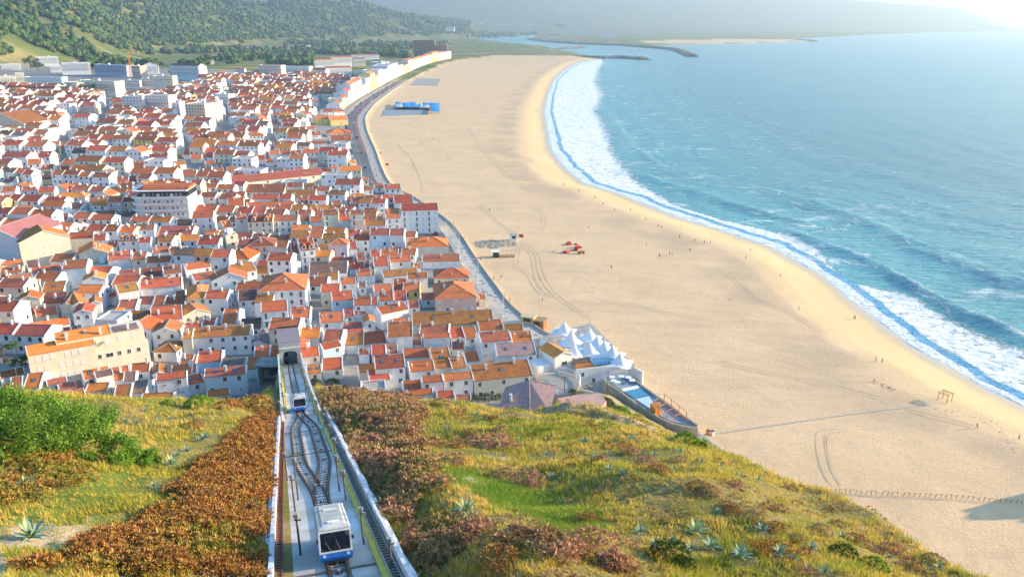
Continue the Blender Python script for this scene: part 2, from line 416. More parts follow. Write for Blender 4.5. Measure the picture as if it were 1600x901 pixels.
# ---- ground material
g = NT('ground_surface'); pos = g.pos()
n1 = g.noise(pos, 0.045, 5, 0.6); n2 = g.noise(pos, 0.6, 4, 0.6); n3 = g.noise(pos, 3.5, 3, 0.6)
sandc = g.mix(g.rng(n1, 0.35, 0.7), (0.77, 0.545, 0.32), (0.68, 0.475, 0.275))
sandc = g.mix(g.rng(n2, 0.42, 0.75, 0, 0.45), sandc, (0.55, 0.41, 0.26))
# long dark damp tongues lying along the beach, landward of the beach face
damp = g.math('MULTIPLY', g.rng(g.attr('shore'), 26, 36, 0, 1), g.rng(g.attr('shore'), 62, 44, 0, 1))
dampn = g.rng(g.noise(g.pos((1, 1, 1)), 0.03, 3, 0.5), 0.42, 0.56)
sandc = g.mix(g.math('MULTIPLY', g.math('MULTIPLY', damp, dampn), 0.55), sandc, (0.47, 0.35, 0.23))
pt = g.noise(g.pos((0.25, 1.0, 1), 0.5), 0.09, 5, 0.65); sandc = g.mix(g.rng(pt, 0.55, 0.66, 0, 0.5), sandc, (0.58, 0.42, 0.27))
sandc = g.mix(g.rng(g.attr('shore'), 28, 20, 0, 0.75), sandc, (0.76, 0.57, 0.29))  # sunlit gold of the sloping beach face, painted into the sand
sandc = g.mix(g.math('MULTIPLY', g.attr('wet'), 0.7), sandc, (0.40, 0.33, 0.26))
soil = g.mix(g.rng(n2, 0.35, 0.65), (0.30, 0.235, 0.085), (0.17, 0.15, 0.05))
soil = g.mix(g.rng(n3, 0.5, 0.7), soil, (0.26, 0.21, 0.12))
soil = g.mix(g.rng(g.noise(pos, 0.12, 3), 0.45, 0.62, 0, 0.75), soil, (0.14, 0.16, 0.025))
soil = g.mix(g.attr('green'), soil, (0.11, 0.19, 0.025))
soil = g.mix(g.math('MULTIPLY', g.attr('brown'), 0.7), soil, (0.10, 0.065, 0.04))
soil = g.mix(g.attr('bare'), soil, (0.50, 0.40, 0.27))
clf = g.mix(g.rng(g.noise(pos, 0.5, 5, 0.7), 0.4, 0.65), (0.42, 0.32, 0.20), (0.2, 0.18, 0.07))
pave = g.mix(g.rng(n2, 0.35, 0.65), (0.34, 0.32, 0.30), (0.24, 0.23, 0.22))
f1 = g.noise(g.pos((0.002, 0.011, 0.01), 0.5), 1.0, 3, 0.6); f2 = g.noise(pos, 0.012, 5, 0.65)
field = g.mix(g.rng(f1, 0.42, 0.58), (0.15, 0.19, 0.045), (0.34, 0.27, 0.12))
field = g.mix(g.rng(f2, 0.45, 0.6), field, (0.07, 0.12, 0.03))
fst = g.mix(g.rng(f2, 0.4, 0.62), (0.05, 0.095, 0.025), (0.22, 0.20, 0.06))
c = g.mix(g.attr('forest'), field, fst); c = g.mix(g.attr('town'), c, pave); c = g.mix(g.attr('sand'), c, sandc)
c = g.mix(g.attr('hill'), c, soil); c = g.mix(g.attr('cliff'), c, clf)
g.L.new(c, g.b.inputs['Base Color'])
g.put(g.b.inputs['Roughness'], g.rng(g.attr('wet'), 0.3, 1.0, 0.95, 0.28)); g.put(g.b.inputs['Specular IOR Level'], g.rng(g.attr('wet'), 0, 1, 0.1, 0.5))
bh = g.noise(g.pos((1, 2.2, 1), 0.35), 1.4, 5, 0.65)
nb = g.bump(g.math('MULTIPLY', bh, g.rng(g.attr('wet'), 0, 1, 1, 0)), 0.16)
nb = g.bump(g.noise(pos, 4.0, 4, 0.7), 0.06, nb)
fp = g.noise(g.pos((1, 1, 1)), 1.7, 2, 0.5); nb = g.bump(g.math('MULTIPLY', g.rng(fp, 0.56, 0.62), g.attr('sand')), -0.035, nb)
g.L.new(nb, g.b.inputs['Normal'])
GROUND_MAT = g.m
build_ground()
# ================================================================ sea
FOAM = P0((1900, 655), (1600, 547), (1526, 514), (1473, 490), (1441, 468), (1405, 454), (1363, 449), (1331, 441), (1302, 415), (1286, 392), (1242, 369), (1190, 357), (1130, 343),
          (1060, 322), (1010, 290), (985, 262), (965, 235), (958, 205), (940, 175), (952, 150), (938, 128), (942, 108), (948, 97), (938, 92))
CREST = [(P0((1225, 352), (1252, 366), (1299, 386), (1340, 400), (1370, 415), (1420, 440), (1460, 462), (1508, 486), (1560, 512), (1600, 532), (1800, 620)), 2.3, 3.8),
         (P0((960, 262), (1010, 276), (1060, 292), (1100, 303), (1150, 320), (1189, 333), (1220, 341), (1253, 349), (1290, 362)), 1.9, 5.0),
         (P0((1180, 290), (1270, 315), (1348, 345), (1405, 370), (1490, 404), (1597, 445), (1800, 520), (2000, 610)), 2.3, 6.5),
         (P0((930, 160), (960, 190), (985, 225), (1040, 262), (1120, 285)), 0.8, 5.0),
         (P0((1300, 240), (1450, 290), (1600, 345), (1800, 430)), 0.7, 9.0)]
def build_sea():
    rr = [0.0] + list(np.arange(20, 150, 10)) + [float(np.hypot(*G(800, v, 0.0))) for v in np.concatenate([np.arange(830, 560, -2.5), np.arange(560, 95, -1.25), np.arange(95, 46, -0.8)])]
    rr = sorted(rr); rr += list(np.geomspace(rr[-1] * 1.03, 34000, 16))
    X, Y, Fq = polar_mesh(None, -8, 46, 520, np.array(rr))
    d, _, arc = polydist(X, Y, COAST); land = inpoly(X, Y, LAND); off = np.where(land, -d, d)
    dsh, ssh, arcs = polydist(X, Y, SHORE)
    near_main = dsh < np.abs(off) + 2.0
    dfo, sfo, _ = polydist(X, Y, FOAM)
    inside = (sfo > 0) & (ssh < 0)
    q = np.where(inside, dsh / (dsh + dfo + 1e-6), np.where(ssh > 0, 0.0, 1 + dfo / 18.0))
    q = np.where(near_main | (Y < 2000), q, 60.0)
    dist = np.hypot(X, Y)
    Z = 0.0 * X
    nz = fbm(X / 26, Y / 26, 3)
    fcrest = np.zeros_like(X)
    for pl, A, wdt in CREST:
        dc, sc_, ac = polydist(X, Y, pl)
        t = dc * sc_ + 4.0 * fbm(X / 30 + 5, Y / 30, 2)     # >0 shoreward (left)
        L = sum(math.dist(pl[i], pl[i + 1]) for i in range(len(pl) - 1))
        e = smooth(0, 0.12 * L, ac) * smooth(0, 0.12 * L, L - ac)
        prof = np.where(t > 0, np.exp(-(t / (wdt * 0.55)) ** 2), np.exp(-(t / (wdt * 1.9)) ** 2))
        Z += A * e * prof * (0.8 + 0.6 * nz)
        fcrest += e * np.exp(-((t + wdt * .25) / (wdt * 0.35)) ** 2) * (2.25 < A) * (wdt < 5) * smooth(0.0, 0.35, nz + 0.12)
    # bore front: step of water a few metres off the sand
    edge = 7.5 + 3.2 * smooth(1100, 300, Y) * fbm(arcs / 26, 0 * arcs, 3) + 0.9 * fbm(arcs / 5, off / 8, 2)
    edge = edge * (1 + 0.35 * smooth(250, 500, Y))
    edge = np.where(near_main | (Y < 2000), edge, -200.0)
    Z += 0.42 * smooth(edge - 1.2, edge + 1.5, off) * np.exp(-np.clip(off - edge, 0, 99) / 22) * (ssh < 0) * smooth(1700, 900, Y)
    Z += 0.42 * np.sin(2 * math.pi * (off + 34 * fbm(X / 160, Y / 160, 2)) / 41.0) ** 3 * smooth(30, 90, off) * smooth(900, 350, off) * smooth(1800, 900, dist) * (0.6 + nz)
    Z += 0.35 * fbm(X / 9, Y / 5, 3) * smooth(8, 30, off) * smooth(900, 300, dist) + 0.5 * fbm(X / 40, Y / 25, 2) * smooth(20, 80, off) * smooth(2500, 800, dist)
    Z += 0.25 * fbm(X / 3, Y / 3, 2) * inside * smooth(edge, edge + 3, off) * smooth(700, 300, dist)
    swash = np.interp(off, [-30, -1, 0, 6, 12], [-3.0, -0.4, 0.03, 0.06, 0.0]) - 0.05 * (Y > 1600)
    swash += 0.55 * smooth(0.1, -0.5, off / 6.0 - 0.2) * 0
    Z = Z + swash + 0.25 * (vnoise(arcs / 11, 0 * arcs) + 0.35 * vnoise(arcs / 3.0, 0 * arcs)) * smooth(10, 1, off) * (off > -12)
    vidx = (off[Fq] > -30).any(axis=1)
    Fq = Fq[vidx]
    used = np.unique(Fq); rem = np.full(len(X), -1); rem[used] = np.arange(len(used))
    me = mesh('sea', np.stack([X, Y, Z], 1)[used], rem[Fq], SEA_MAT, None, True,
              dict(q=np.clip(q, 0, 60)[used], off=np.clip(off, -40, 3000)[used], e=np.clip(off - edge, -60, 300)[used], cr=np.clip(fcrest, 0, 1)[used], far=smooth(150, 1500, dist)[used]))
    o = obj('sea', me); tag(o, kind='structure')
g = NT('sea_water'); pos = g.pos()
q = g.attr('q'); e = g.attr('e'); off = g.attr('off')
depthc = g.mix(g.rng(off, 20, 260), (0.11, 0.38, 0.39), (0.03, 0.175, 0.20))
depthc = g.mix(g.rng(g.noise(g.pos((0.004, 0.012, 1), 0.4), 1.0, 3), 0.4, 0.65, 0, 0.5), depthc, (0.045, 0.21, 0.235))
# foam
na = g.noise(g.pos((1, 1, 1)), 0.16, 6, 0.62, 0.9); nbb = g.noise(g.pos((1, 1, 1)), 0.75, 5, 0.7, 0.6)
nn = g.math('ADD', g.math('MULTIPLY', na, 0.65), g.math('MULTIPLY', nbb, 0.35))
dens = g.math('MULTIPLY', g.rng(q, 1.12, 0.80, 0, 1), g.rng(e, -0.2, 1.6, 0, 1))
thr = g.rng(dens, 0, 1, 0.74, 0.385)
foam = g.math('MULTIPLY', g.rng(g.math('SUBTRACT', nn, thr), -0.03, 0.08), g.rng(dens, 0, 0.1))
# second field of loose streaks outside
st = g.noise(g.pos((0.018, 0.05, 1), 0.5), 1.0, 7, 0.68, 1.2)
streak = g.math('MULTIPLY', g.rng(st, 0.56, 0.66), g.rng(q, 14, 1.5, 0.0, 0.75))
swash = g.math('MULTIPLY', g.rng(e, -1.2, -2.6), g.rng(g.noise(g.pos(), 0.5, 5, 0.6), 0.3, 0.55, 0.55, 1.0))
crest = g.math('MULTIPLY', g.math('MULTIPLY', g.attr('cr'), 0.8), g.rng(nn, 0.46, 0.62))
fm = g.math('MAXIMUM', g.math('MAXIMUM', foam, streak), g.math('MAXIMUM', swash, crest))
fm = g.math('MINIMUM', fm, 1.0)
blueline = g.math('MULTIPLY', g.rng(e, 1.6, 0.2), g.rng(e, -3.2, -1.8))  # blue shade on the step's face, put into the water colour
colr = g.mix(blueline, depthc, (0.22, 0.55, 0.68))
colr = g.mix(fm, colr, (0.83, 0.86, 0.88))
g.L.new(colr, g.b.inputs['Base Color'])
g.put(g.b.inputs['Roughness'], g.math('ADD', g.rng(fm, 0, 1, 0.22, 0.9), 0.0)); g.b.inputs['IOR'].default_value = 1.33
g.put(g.b.inputs['Specular IOR Level'], g.rng(fm, 0, 1, 0.5, 0.1))
w1 = g.noise(g.pos((0.09, 0.22, 0.2), 0.45), 1.0, 5, 0.6); w2 = g.noise(g.pos((0.6, 1.3, 1), 0.3), 1.0, 4, 0.65)
nb = g.bump(w1, 2.6); nb = g.bump(w2, 0.35, nb)
nb = g.bump(g.math('MULTIPLY', nn, fm), 0.9, nb)
g.L.new(nb, g.b.inputs['Normal'])
SEA_MAT = g.m
build_sea()
# ================================================================ the town
W_WALL = {
 'W': mat('white_render', (0.80, 0.80, 0.79), 0.85, 0.2, 0.10, 0.35, bump=0.01, objvar=0.05),
 'C': mat('cream_render', (0.78, 0.70, 0.54), 0.85, 0.2, 0.12, 0.35, objvar=0.08),
 'N': mat('pink_render', (0.76, 0.52, 0.43), 0.85, 0.2, 0.10, 0.35),
 'L': mat('lavender_render', (0.62, 0.60, 0.70), 0.85, 0.2, 0.08, 0.35),
 'G': mat('green_wall_tiles', (0.09, 0.50, 0.38), 0.5, 0.4, 0.15, 2.0),
 'Y': mat('yellow_render', (0.78, 0.60, 0.22), 0.85, 0.2, 0.10, 0.35),
 'S': mat('grey_render', (0.52, 0.51, 0.49), 0.9, 0.2, 0.18, 0.35),
 'U': mat('pale_blue_render', (0.52, 0.68, 0.80), 0.85, 0.2, 0.10, 0.35)}
WALLNAME = dict(W='white', C='cream', N='pink', L='lavender', G='green-tiled', Y='yellow', S='grey', U='pale blue')
ROOFC = {'O': ((0.72, 0.25, 0.065), (0.60, 0.165, 0.045), 'orange'), 'R': ((0.58, 0.155, 0.07), (0.44, 0.11, 0.055), 'red'), 'B': ((0.45, 0.14, 0.08), (0.30, 0.095, 0.06), 'brown-red'),
         'M': ((0.45, 0.20, 0.06), (0.30, 0.12, 0.045), 'ochre-brown'), 'K': ((0.25, 0.15, 0.115), (0.16, 0.10, 0.085), 'dark'), 'P': ((0.38, 0.255, 0.235), (0.28, 0.185, 0.18), 'mauve')}
def roof_mat(k, island=False):
    c1, c2, nm = ROOFC[k]
    g = NT('roof_tiles_' + nm.replace('-', '_') + ('_far' if island else ''))
    tc = g.n.new('ShaderNodeTexCoord'); o = tc.outputs['Object']
    n1 = g.noise(o, 0.55, 5, 0.65); n2 = g.noise(o, 3.0, 3, 0.7)
    c = g.mix(g.rng(n1, 0.36, 0.64), c1, c2)
    c = g.mix(g.rng(n2, 0.50, 0.72, 0, 0.55), c, tuple(0.45 * a + b for a, b in zip(c1, (0.10, 0.085, 0.03))))
    c = g.mix(g.rng(n2, 0.48, 0.3, 0, 0.45), c, tuple(a * 0.5 for a in c2))
    if island:
        ge = g.n.new('ShaderNodeNewGeometry'); rs = ge.outputs['Random Per Island']
    else:
        oi = g.n.new('ShaderNodeObjectInfo'); rs = oi.outputs['Random']
    hs = g.n.new('ShaderNodeHueSaturation'); g.L.new(g.rng(rs, 0, 1, 0.72, 1.25), hs.inputs['Value']); g.L.new(c, hs.inputs['Color'])
    wn = g.n.new('ShaderNodeTexWhiteNoise'); wn.noise_dimensions = '1D'; g.L.new(rs, wn.inputs['W'])
    g.L.new(g.rng(wn.outputs['Value'], 0, 1, 0.488, 0.512), hs.inputs['Hue'])
    g.L.new(hs.outputs[0], g.b.inputs['Base Color']); g.b.inputs['Roughness'].default_value = 0.85; g.b.inputs['Specular IOR Level'].default_value = 0.2
    wv = g.n.new('ShaderNodeTexWave'); wv.inputs['Scale'].default_value = 1.3; g.L.new(o, wv.inputs['Vector'])
    g.L.new(g.bump(g.math('ADD', g.math('MULTIPLY', wv.outputs['Fac'], 0.5), n2), 0.07), g.b.inputs['Normal'])
    return g.m
ROOFM = {k: roof_mat(k) for k in ROOFC}
GLASS = mat('window_glass', (0.03, 0.04, 0.05), 0.12, 0.6)
SHUT = mat('roller_shutter', (0.66, 0.66, 0.64), 0.7, 0.3)
FRAME_W = mat('window_frame_white', (0.75, 0.75, 0.73), 0.6)
STONE = mat('sill_stone', (0.48, 0.45, 0.41), 0.8)
GREENP = mat('green_paint', (0.03, 0.13, 0.08), 0.5)
DARK = mat('dark_metal', (0.05, 0.05, 0.055), 0.5, 0.4)
RAIL = mat('balcony_rail', (0.30, 0.32, 0.33), 0.5, 0.4)
CONC = mat('concrete', (0.42, 0.40, 0.37), 0.9, 0.2, 0.3, 0.6)
FLATR = mat('flat_roof', (0.50, 0.46, 0.42), 0.9, 0.2, 0.25, 0.3)
CHIM = mat('chimney_render', (0.78, 0.76, 0.72), 0.85, 0.2, 0.12, 1.5)
TERRA = mat('chimney_pot', (0.45, 0.20, 0.11), 0.85)
SKYL = mat('skylight_glass', (0.10, 0.17, 0.24), 0.1, 0.7)
def win_mesh(wd, ht, shut=False, frame=None, arch=False):
    b = MB(); fr = 0.09; a = wd / 2
    b.box(-a - 0.06, -0.10, -0.08, a + 0.06, 0.02, 0.0, 2)
    b.box(-a, -0.05, 0, -a + fr, 0.02, ht, 0); b.box(a - fr, -0.05, 0, a, 0.02, ht, 0)
    b.box(-a + fr, -0.05, ht - fr, a - fr, 0.02, ht, 0); b.box(-a + fr, -0.05, 0.003, a - fr, 0.02, fr, 0)
    if shut:
        for k in range(4):
            z0 = fr + (ht - 2 * fr) * k / 4; b.box(-a + fr, -0.032 - 0.006 * (k % 2), z0, a - fr, 0.01, z0 + (ht - 2 * fr) / 4, 1)
    else:
        b.box(-a + fr, -0.012, fr, a - fr, 0.01, ht - fr, 1); b.box(-0.03, -0.04, fr, 0.03, -0.013, ht - fr, 0)
    return b.mesh('window', [frame or FRAME_W, SHUT if shut else GLASS, STONE])
WINS = {'d': win_mesh(1.05, 1.35), 's': win_mesh(1.1, 1.4, True), 't': win_mesh(0.9, 2.1), 'm': win_mesh(0.6, 0.55), 'g': win_mesh(1.1, 1.3, False, GREENP), 'w': win_mesh(1.9, 1.3), 'ts': win_mesh(1.5, 2.1, True)}
def chimney_mesh():
    b = MB(); b.box(-0.3, -0.3, -0.9, 0.3, 0.3, 1.15, 0); b.box(-0.38, -0.38, 1.15, 0.38, 0.38, 1.25, 0)
    for sx in (-0.28, 0.2): b.box(sx, -0.28, 1.25, sx + 0.09, 0.28, 1.42, 0)
    b.box(-0.36, -0.36, 1.42, 0.36, 0.36, 1.5, 0); return b.mesh('chimney', CHIM)
def pot_mesh():
    b = MB(); b.box(-0.22, -0.22, -0.8, 0.22, 0.22, 0.7, 0); b.tube((0, 0, 0.7), (0, 0, 1.05), 0.13, 0.16, 8, 1); return b.mesh('chimney', [CHIM, TERRA])
def skylight_mesh():
    b = MB(); b.box(-0.45, -0.6, 0.0, 0.45, 0.6, 0.09, 0); b.box(-0.37, -0.52, 0.09, 0.37, 0.52, 0.105, 1); return b.mesh('skylight', [DARK, SKYL])
def antenna_mesh():
    b = MB(); b.tube((0, 0, -0.6), (0, 0, 2.6), 0.035, 0.03, 4)
    b.tube((-0.6, 0, 2.3), (0.6, 0, 2.3), 0.02, None, 4)
    for k in range(5): b.tube((-0.5 + k * 0.25, -0.3, 2.3), (-0.5 + k * 0.25, 0.3, 2.3), 0.012, None, 3)
    return b.mesh('antenna', RAIL)
CH1, CH2, SKM, ANT = chimney_mesh(), pot_mesh(), skylight_mesh(), antenna_mesh()
TAN = 0.42
def roof_into(b, typ, W, Dp, hw, run, ov=0.25, m=0, mt=1, verge=True):
    """roof slabs into b; local frame: facade along x at y=0, house behind"""
    x0, x1 = -W / 2 - 0.08, W / 2 + 0.08; th = 0.14; e = ov; z = hw
    if typ == 'X':
        rz = z + run * TAN
        b.prism([(x0, -e, z - e * TAN), (x0, run, rz), (x0, run, rz + th), (x0, -e, z - e * TAN + th)], [(x1, -e, z - e * TAN), (x1, run, rz), (x1, run, rz + th), (x1, -e, z - e * TAN + th)], m)
        yb = Dp + e; zb = rz - (yb - run) * TAN
        b.prism([(x0, run + .002, rz), (x0, yb, zb), (x0, yb, zb + th), (x0, run + .002, rz + th)], [(x1, run + .002, rz), (x1, yb, zb), (x1, yb, zb + th), (x1, run + .002, rz + th)], m)
        b.box(x0 + 0.12, run - 0.13, rz + th - 0.03, x1 - 0.12, run + 0.13, rz + th + 0.07, 2)
        if verge:
            for a0, a1 in ((x0 - 0.03, x0 + 0.2), (x1 - 0.2, x1 + 0.03)):
                b.prism([(a0, -e - .02, z - e * TAN - 0.02), (a0, run, rz), (a0, run, rz + th + 0.1), (a0, -e - .02, z - e * TAN + th + 0.1)], [(a1, -e - .02, z - e * TAN - 0.02), (a1, run, rz), (a1, run, rz + th + 0.1), (a1, -e - .02, z - e * TAN + th + 0.1)], mt)
                b.prism([(a0, run + .003, rz), (a0, yb, zb), (a0, yb, zb + th + .1), (a0, run + .003, rz + th + .1)], [(a1, run + .003, rz), (a1, yb, zb), (a1, yb, zb + th + .1), (a1, run + .003, rz + th + .1)], mt)
    elif typ == 'Y':
        h = W / 2 * TAN; ox = 0.22
        for s in (-1, 1):
            a = s * (W / 2 + ox); za = z - ox * TAN
            A0, A1 = -0.2, Dp + 0.15
            r0 = [(a, A0, za), (s * .001, A0, z + h), (s * .001, A0, z + h + th), (a, A0, za + th)]; r1 = [(p[0], A1, p[2]) for p in r0]
            if s < 0: r0, r1 = r1, r0
            b.prism(r0, r1, m)
            if verge:
                v0 = [(a, A0 - .04, za - .03), (s * .002, A0 - .04, z + h - .03), (s * .002, A0 - .04, z + h + th + .08), (a, A0 - .04, za + th + .08)]; v1 = [(p[0], A0 + .16, p[2]) for p in v0]
                if s < 0: v0, v1 = v1, v0
                b.prism(v0, v1, mt)
        b.box(-0.14, 0.0, z + h + th - 0.04, 0.14, Dp, z + h + th + 0.07, 2)
    elif typ == 'H':
        e = 0.3; X0, X1, Y0, Y1 = -W / 2 - e, W / 2 + e, -e, Dp + e
        r = min(W, Dp) / 2 + e; zr = z + r * TAN
        if W >= Dp: p0, p1 = (X0 + r, (Y0 + Y1) / 2), (X1 - r, (Y0 + Y1) / 2)
        else: p0, p1 = ((X0 + X1) / 2, Y0 + r), ((X0 + X1) / 2, Y1 - r)
        c = [(X0, Y0, z), (X1, Y0, z), (X1, Y1, z), (X0, Y1, z)]
        if W >= Dp:
            q0, q1 = (*p0, zr), (*p1, zr)
            b.poly([c[0], c[1], q1, q0], m); b.poly([c[1], c[2], q1], m); b.poly([c[2], c[3], q0, q1], m); b.poly([c[3], c[0], q0], m)
        else:
            q0, q1 = (*p0, zr), (*p1, zr)
            b.poly([c[0], c[1], q0], m); b.poly([c[1], c[2], q1, q0], m); b.poly([c[2], c[3], q1], m); b.poly([c[3], c[0], q0, q1], m)
        b.poly([c[3], c[2], c[1], c[0]], mt)
        for (A, B_) in ((c[0], q0), (c[1], q1 if W >= Dp else q0), (c[2], q1), (c[3], q0 if W >= Dp else q1), (q0, q1)):
            b.tube(Vector(A) + Vector((0, 0, .03)), Vector(B_) + Vector((0, 0, .03)), 0.1, None, 4, 2)
def walls_into(b, typ, W, Dp, hw, run, base=-2.5, m=0):
    x0, x1 = -W / 2, W / 2
    if typ in ('X',):
        rz = hw + run * TAN - 0.02; zb = max(rz - (Dp - run) * TAN, 1.0)
        b.poly([(x0, 0, base), (x1, 0, base), (x1, 0, hw), (x0, 0, hw)], m)
        b.poly([(x1, Dp, base), (x0, Dp, base), (x0, Dp, zb), (x1, Dp, zb)], m)
        b.poly([(x1, 0, base), (x1, Dp, base), (x1, Dp, zb), (x1, run, rz), (x1, 0, hw)], m)
        b.poly([(x0, Dp, base), (x0, 0, base), (x0, 0, hw), (x0, run, rz), (x0, Dp, zb)], m)
    elif typ == 'Y':
        h = W / 2 * TAN - 0.01
        for y, f in ((0, 1), (Dp, -1)):
            p = [(x0, y, base), (x1, y, base), (x1, y, hw), (0, y, hw + h), (x0, y, hw)]
            b.poly(p if f > 0 else p[::-1], m)
        b.poly([(x1, 0, base), (x1, Dp, base), (x1, Dp, hw), (x1, 0, hw)], m); b.poly([(x0, Dp, base), (x0, 0, base), (x0, 0, hw), (x0, Dp, hw)], m)
    elif typ == 'H':
        b.box(x0, 0, base, x1, Dp, hw - 0.02, m, False)
    else:
        b.box(x0, 0, base, x1, Dp, hw - 0.5, m, False); t = 0.22
        for q in ((x0, 0, x1, t), (x0, Dp - t, x1, Dp), (x0, t, x0 + t, Dp - t), (x1 - t, t, x1, Dp - t)): b.box(q[0], q[1], hw - 0.498, q[2], q[3], hw, m)
        b.poly([(x0 + t, t, hw - 0.49), (x1 - t, t, hw - 0.49), (x1 - t, Dp - t, hw - 0.49), (x0 + t, Dp - t, hw - 0.49)], m + 1)
ORD = ['nearest', 'second', 'third', 'fourth', 'fifth', 'sixth', 'seventh', 'eighth', 'ninth', 'tenth', 'eleventh', 'twelfth', 'thirteenth', 'fourteenth', 'fifteenth', 'sixteenth', 'seventeenth', 'eighteenth', 'nineteenth', 'twentieth']
HOUSES = []      # dicts with root object, pixel spot, traits
FOOT = []        # occupied footprints (cx, cy, r)
NW = ['no', 'one', 'two', 'three', 'four', 'five', 'six', 'seven', 'eight', 'nine', 'ten']
SH = 2.85
def occupied(cx, cy, r, k=0.85):
    for a, b_, c in FOOT:
        if (a - cx) ** 2 + (b_ - cy) ** 2 < (k * (r + c)) ** 2: return True
    return False
def sq_foot(x, y, rz, W, Dp):
    n = max(1, int(round(W / max(Dp, 1)))); c, s = math.cos(rz), math.sin(rz)
    for i in range(n):
        lx = -W / 2 + (i + 0.5) * W / n; ly = Dp / 2
        FOOT.append((x + lx * c - ly * s, y + lx * s + ly * c, min(W / n, Dp) / 2 + 0.3 * abs(W / n - Dp) / 2))
def make_house(x, y, z, rz, W, Dp, hw, run, typ, wall, roof, st, px, detail=2, kind='house', extra='', fwin=None, seed=0):
    rs = random.Random(seed * 7919 + int(px[0] * 13 + px[1] * 17))
    W -= 0.10 + 0.06 * rs.random()
    wb = MB(); walls_into(wb, typ, W, Dp, hw, run)
    root = obj(kind if kind != 'apartment' else 'apartment_building', wb.mesh('walls', [W_WALL[wall], FLATR]), None, (x, y, z), rz)
    sq_foot(x, y, rz, W, Dp)
    traits = []
    rb = None
    if typ != 'F':
        m = MB(); roof_into(m, typ, W, Dp, hw, run)
        rb = m.obj('roof', [ROOFM[roof], W_WALL['W'] if wall != 'C' else W_WALL['C'], TERRA if roof in 'OR' else CONC], root)
    else:
        if rs.random() < 0.7 and W > 5:
            m = MB(); a = rs.uniform(-W / 4, W / 6); m.box(a, Dp * 0.5, hw - 0.45, a + rs.uniform(2, 3.5), Dp * 0.5 + 2.5, hw + 1.9, 0); m.obj('stair_head', W_WALL['W'], root)
    def roofz(lx, ly):
        if typ == 'X': return hw + (run - abs(ly - run)) * TAN + 0.14
        if typ == 'Y': return hw + (W / 2 - abs(lx)) * TAN + 0.14
        if typ == 'H': return hw + min(ly + .3, Dp + .3 - ly, W / 2 + .3 - abs(lx)) * TAN
        return hw
    # openings of the facade and of the sunny side
    nst = st if fwin is None else fwin
    pc = rs.choice(['d', 'd', 's', 'd', 's']); nwin = max(1, int(W / 2.7)) if W > 2.4 else 0
    if W > 12: nwin = int(W / 2.9)
    two = 0
    fmb = MB() if detail < 2 else None
    def put(k, lx, ly, lz, rzz=0.0):
        if detail >= 2: obj('window', WINS[k], root, (lx, ly, lz), rzz)
        else:
            c, s = math.cos(rzz), math.sin(rzz); w2 = 0.5
            a = (lx - w2 * c, ly - w2 * s); b_ = (lx + w2 * c, ly + w2 * s); nx, ny = s * 0.03, -c * 0.03
            fmb.prism([(a[0] + nx, a[1] + ny, lz), (b_[0] + nx, b_[1] + ny, lz), (b_[0] - nx, b_[1] - ny, lz), (a[0] - nx, a[1] - ny, lz)],
                      [(a[0] + nx, a[1] + ny, lz + 1.3), (b_[0] + nx, b_[1] + ny, lz + 1.3), (b_[0] - nx, b_[1] - ny, lz + 1.3), (a[0] - nx, a[1] - ny, lz + 1.3)], 1 if k in ('s', 'ts') else 0)
    balc = st >= 3 and W > 5 and typ != 'F' or kind == 'apartment'
    for f in range(nst):
        zf = hw - (f + 1) * SH + (0.95 if not (balc and f < nst - 0) else 0.75)
        if zf < -0.2: continue
        row = 0
        for i in range(nwin):
            if nst < 3 and rs.random() < 0.22: continue
            lx = -W / 2 + (i + 0.5) * W / nwin + (rs.uniform(-.2, .2) if nst < 3 else 0)
            k = pc if rs.random() < 0.75 else rs.choice('dsm' if nst < 3 else 'ds')
            if balc and f < nst - 1 or (balc and nst >= 3): k = 't' if (i % 2 == 0 or kind == 'apartment') else k
            if zf - 0.65 + 2.1 > hw - 0.2 and k == 't': zf0 = hw - 2.5
            else: zf0 = zf
            put(k, lx, 0, (zf0 - 0.6) if k == 't' else zf0); row += 1
        if f == 0: two = row
        if balc and (kind == 'apartment' or rs.random() < 0.75) and detail >= 1:
            bb = MB(); zz = zf - 0.75; dd = 0.95
            segs = [(-W / 2 + 0.3, W / 2 - 0.3)] if kind == 'apartment' or rs.random() < 0.4 else [(-W / 2 + (i + 0.5) * W / nwin - 0.85, -W / 2 + (i + 0.5) * W / nwin + 0.85) for i in range(0, nwin, 2)]
            for a0, a1 in segs:
                bb = MB(); bb.box(a0, -dd, zz - 0.12, a1, 0, zz, 0)
                if kind == 'apartment' and rs.random() < 0.5:
                    bb.box(a0, -dd, zz + .002, a1, -dd + 0.08, zz + 0.9, 0)
                else:
                    bb.box(a0, -dd, zz + 0.9, a1, -dd + 0.05, zz + 0.95, 1)
                    n = int((a1 - a0) / 0.30)
                    for q in range(n + 1):
                        xx = a0 + 0.02 + (a1 - a0 - 0.06) * q / max(n, 1); bb.box(xx, -dd + .005, zz + .002, xx + 0.03, -dd + 0.035, zz + 0.898, 1, False)
                bb.obj('balcony', [W_WALL['W'], RAIL], root)
    nside = max(0, int(Dp / 3.2))
    for f in range(min(nst, 6)):
        zf = hw - (f + 1) * SH + 0.95
        if zf < 0: continue
        for i in range(nside):
            if rs.random() < (0.45 if nst < 3 else 0.15): continue
            put(rs.choice('dsd'), W / 2, Dp * (i + 0.5) / nside, zf, R(90))
            if kind == 'apartment' and rs.random() < 0.5:
                bb = MB(); yy = Dp * (i + 0.5) / nside; bb.box(W / 2, yy - 1.1, zf - 0.95, W / 2 + 0.9, yy + 1.1, zf - 0.83, 0); bb.box(W / 2 + 0.83, yy - 1.1, zf - 0.828, W / 2 + 0.9, yy + 1.1, zf, 0); bb.obj('balcony', [W_WALL[wall], RAIL], root)
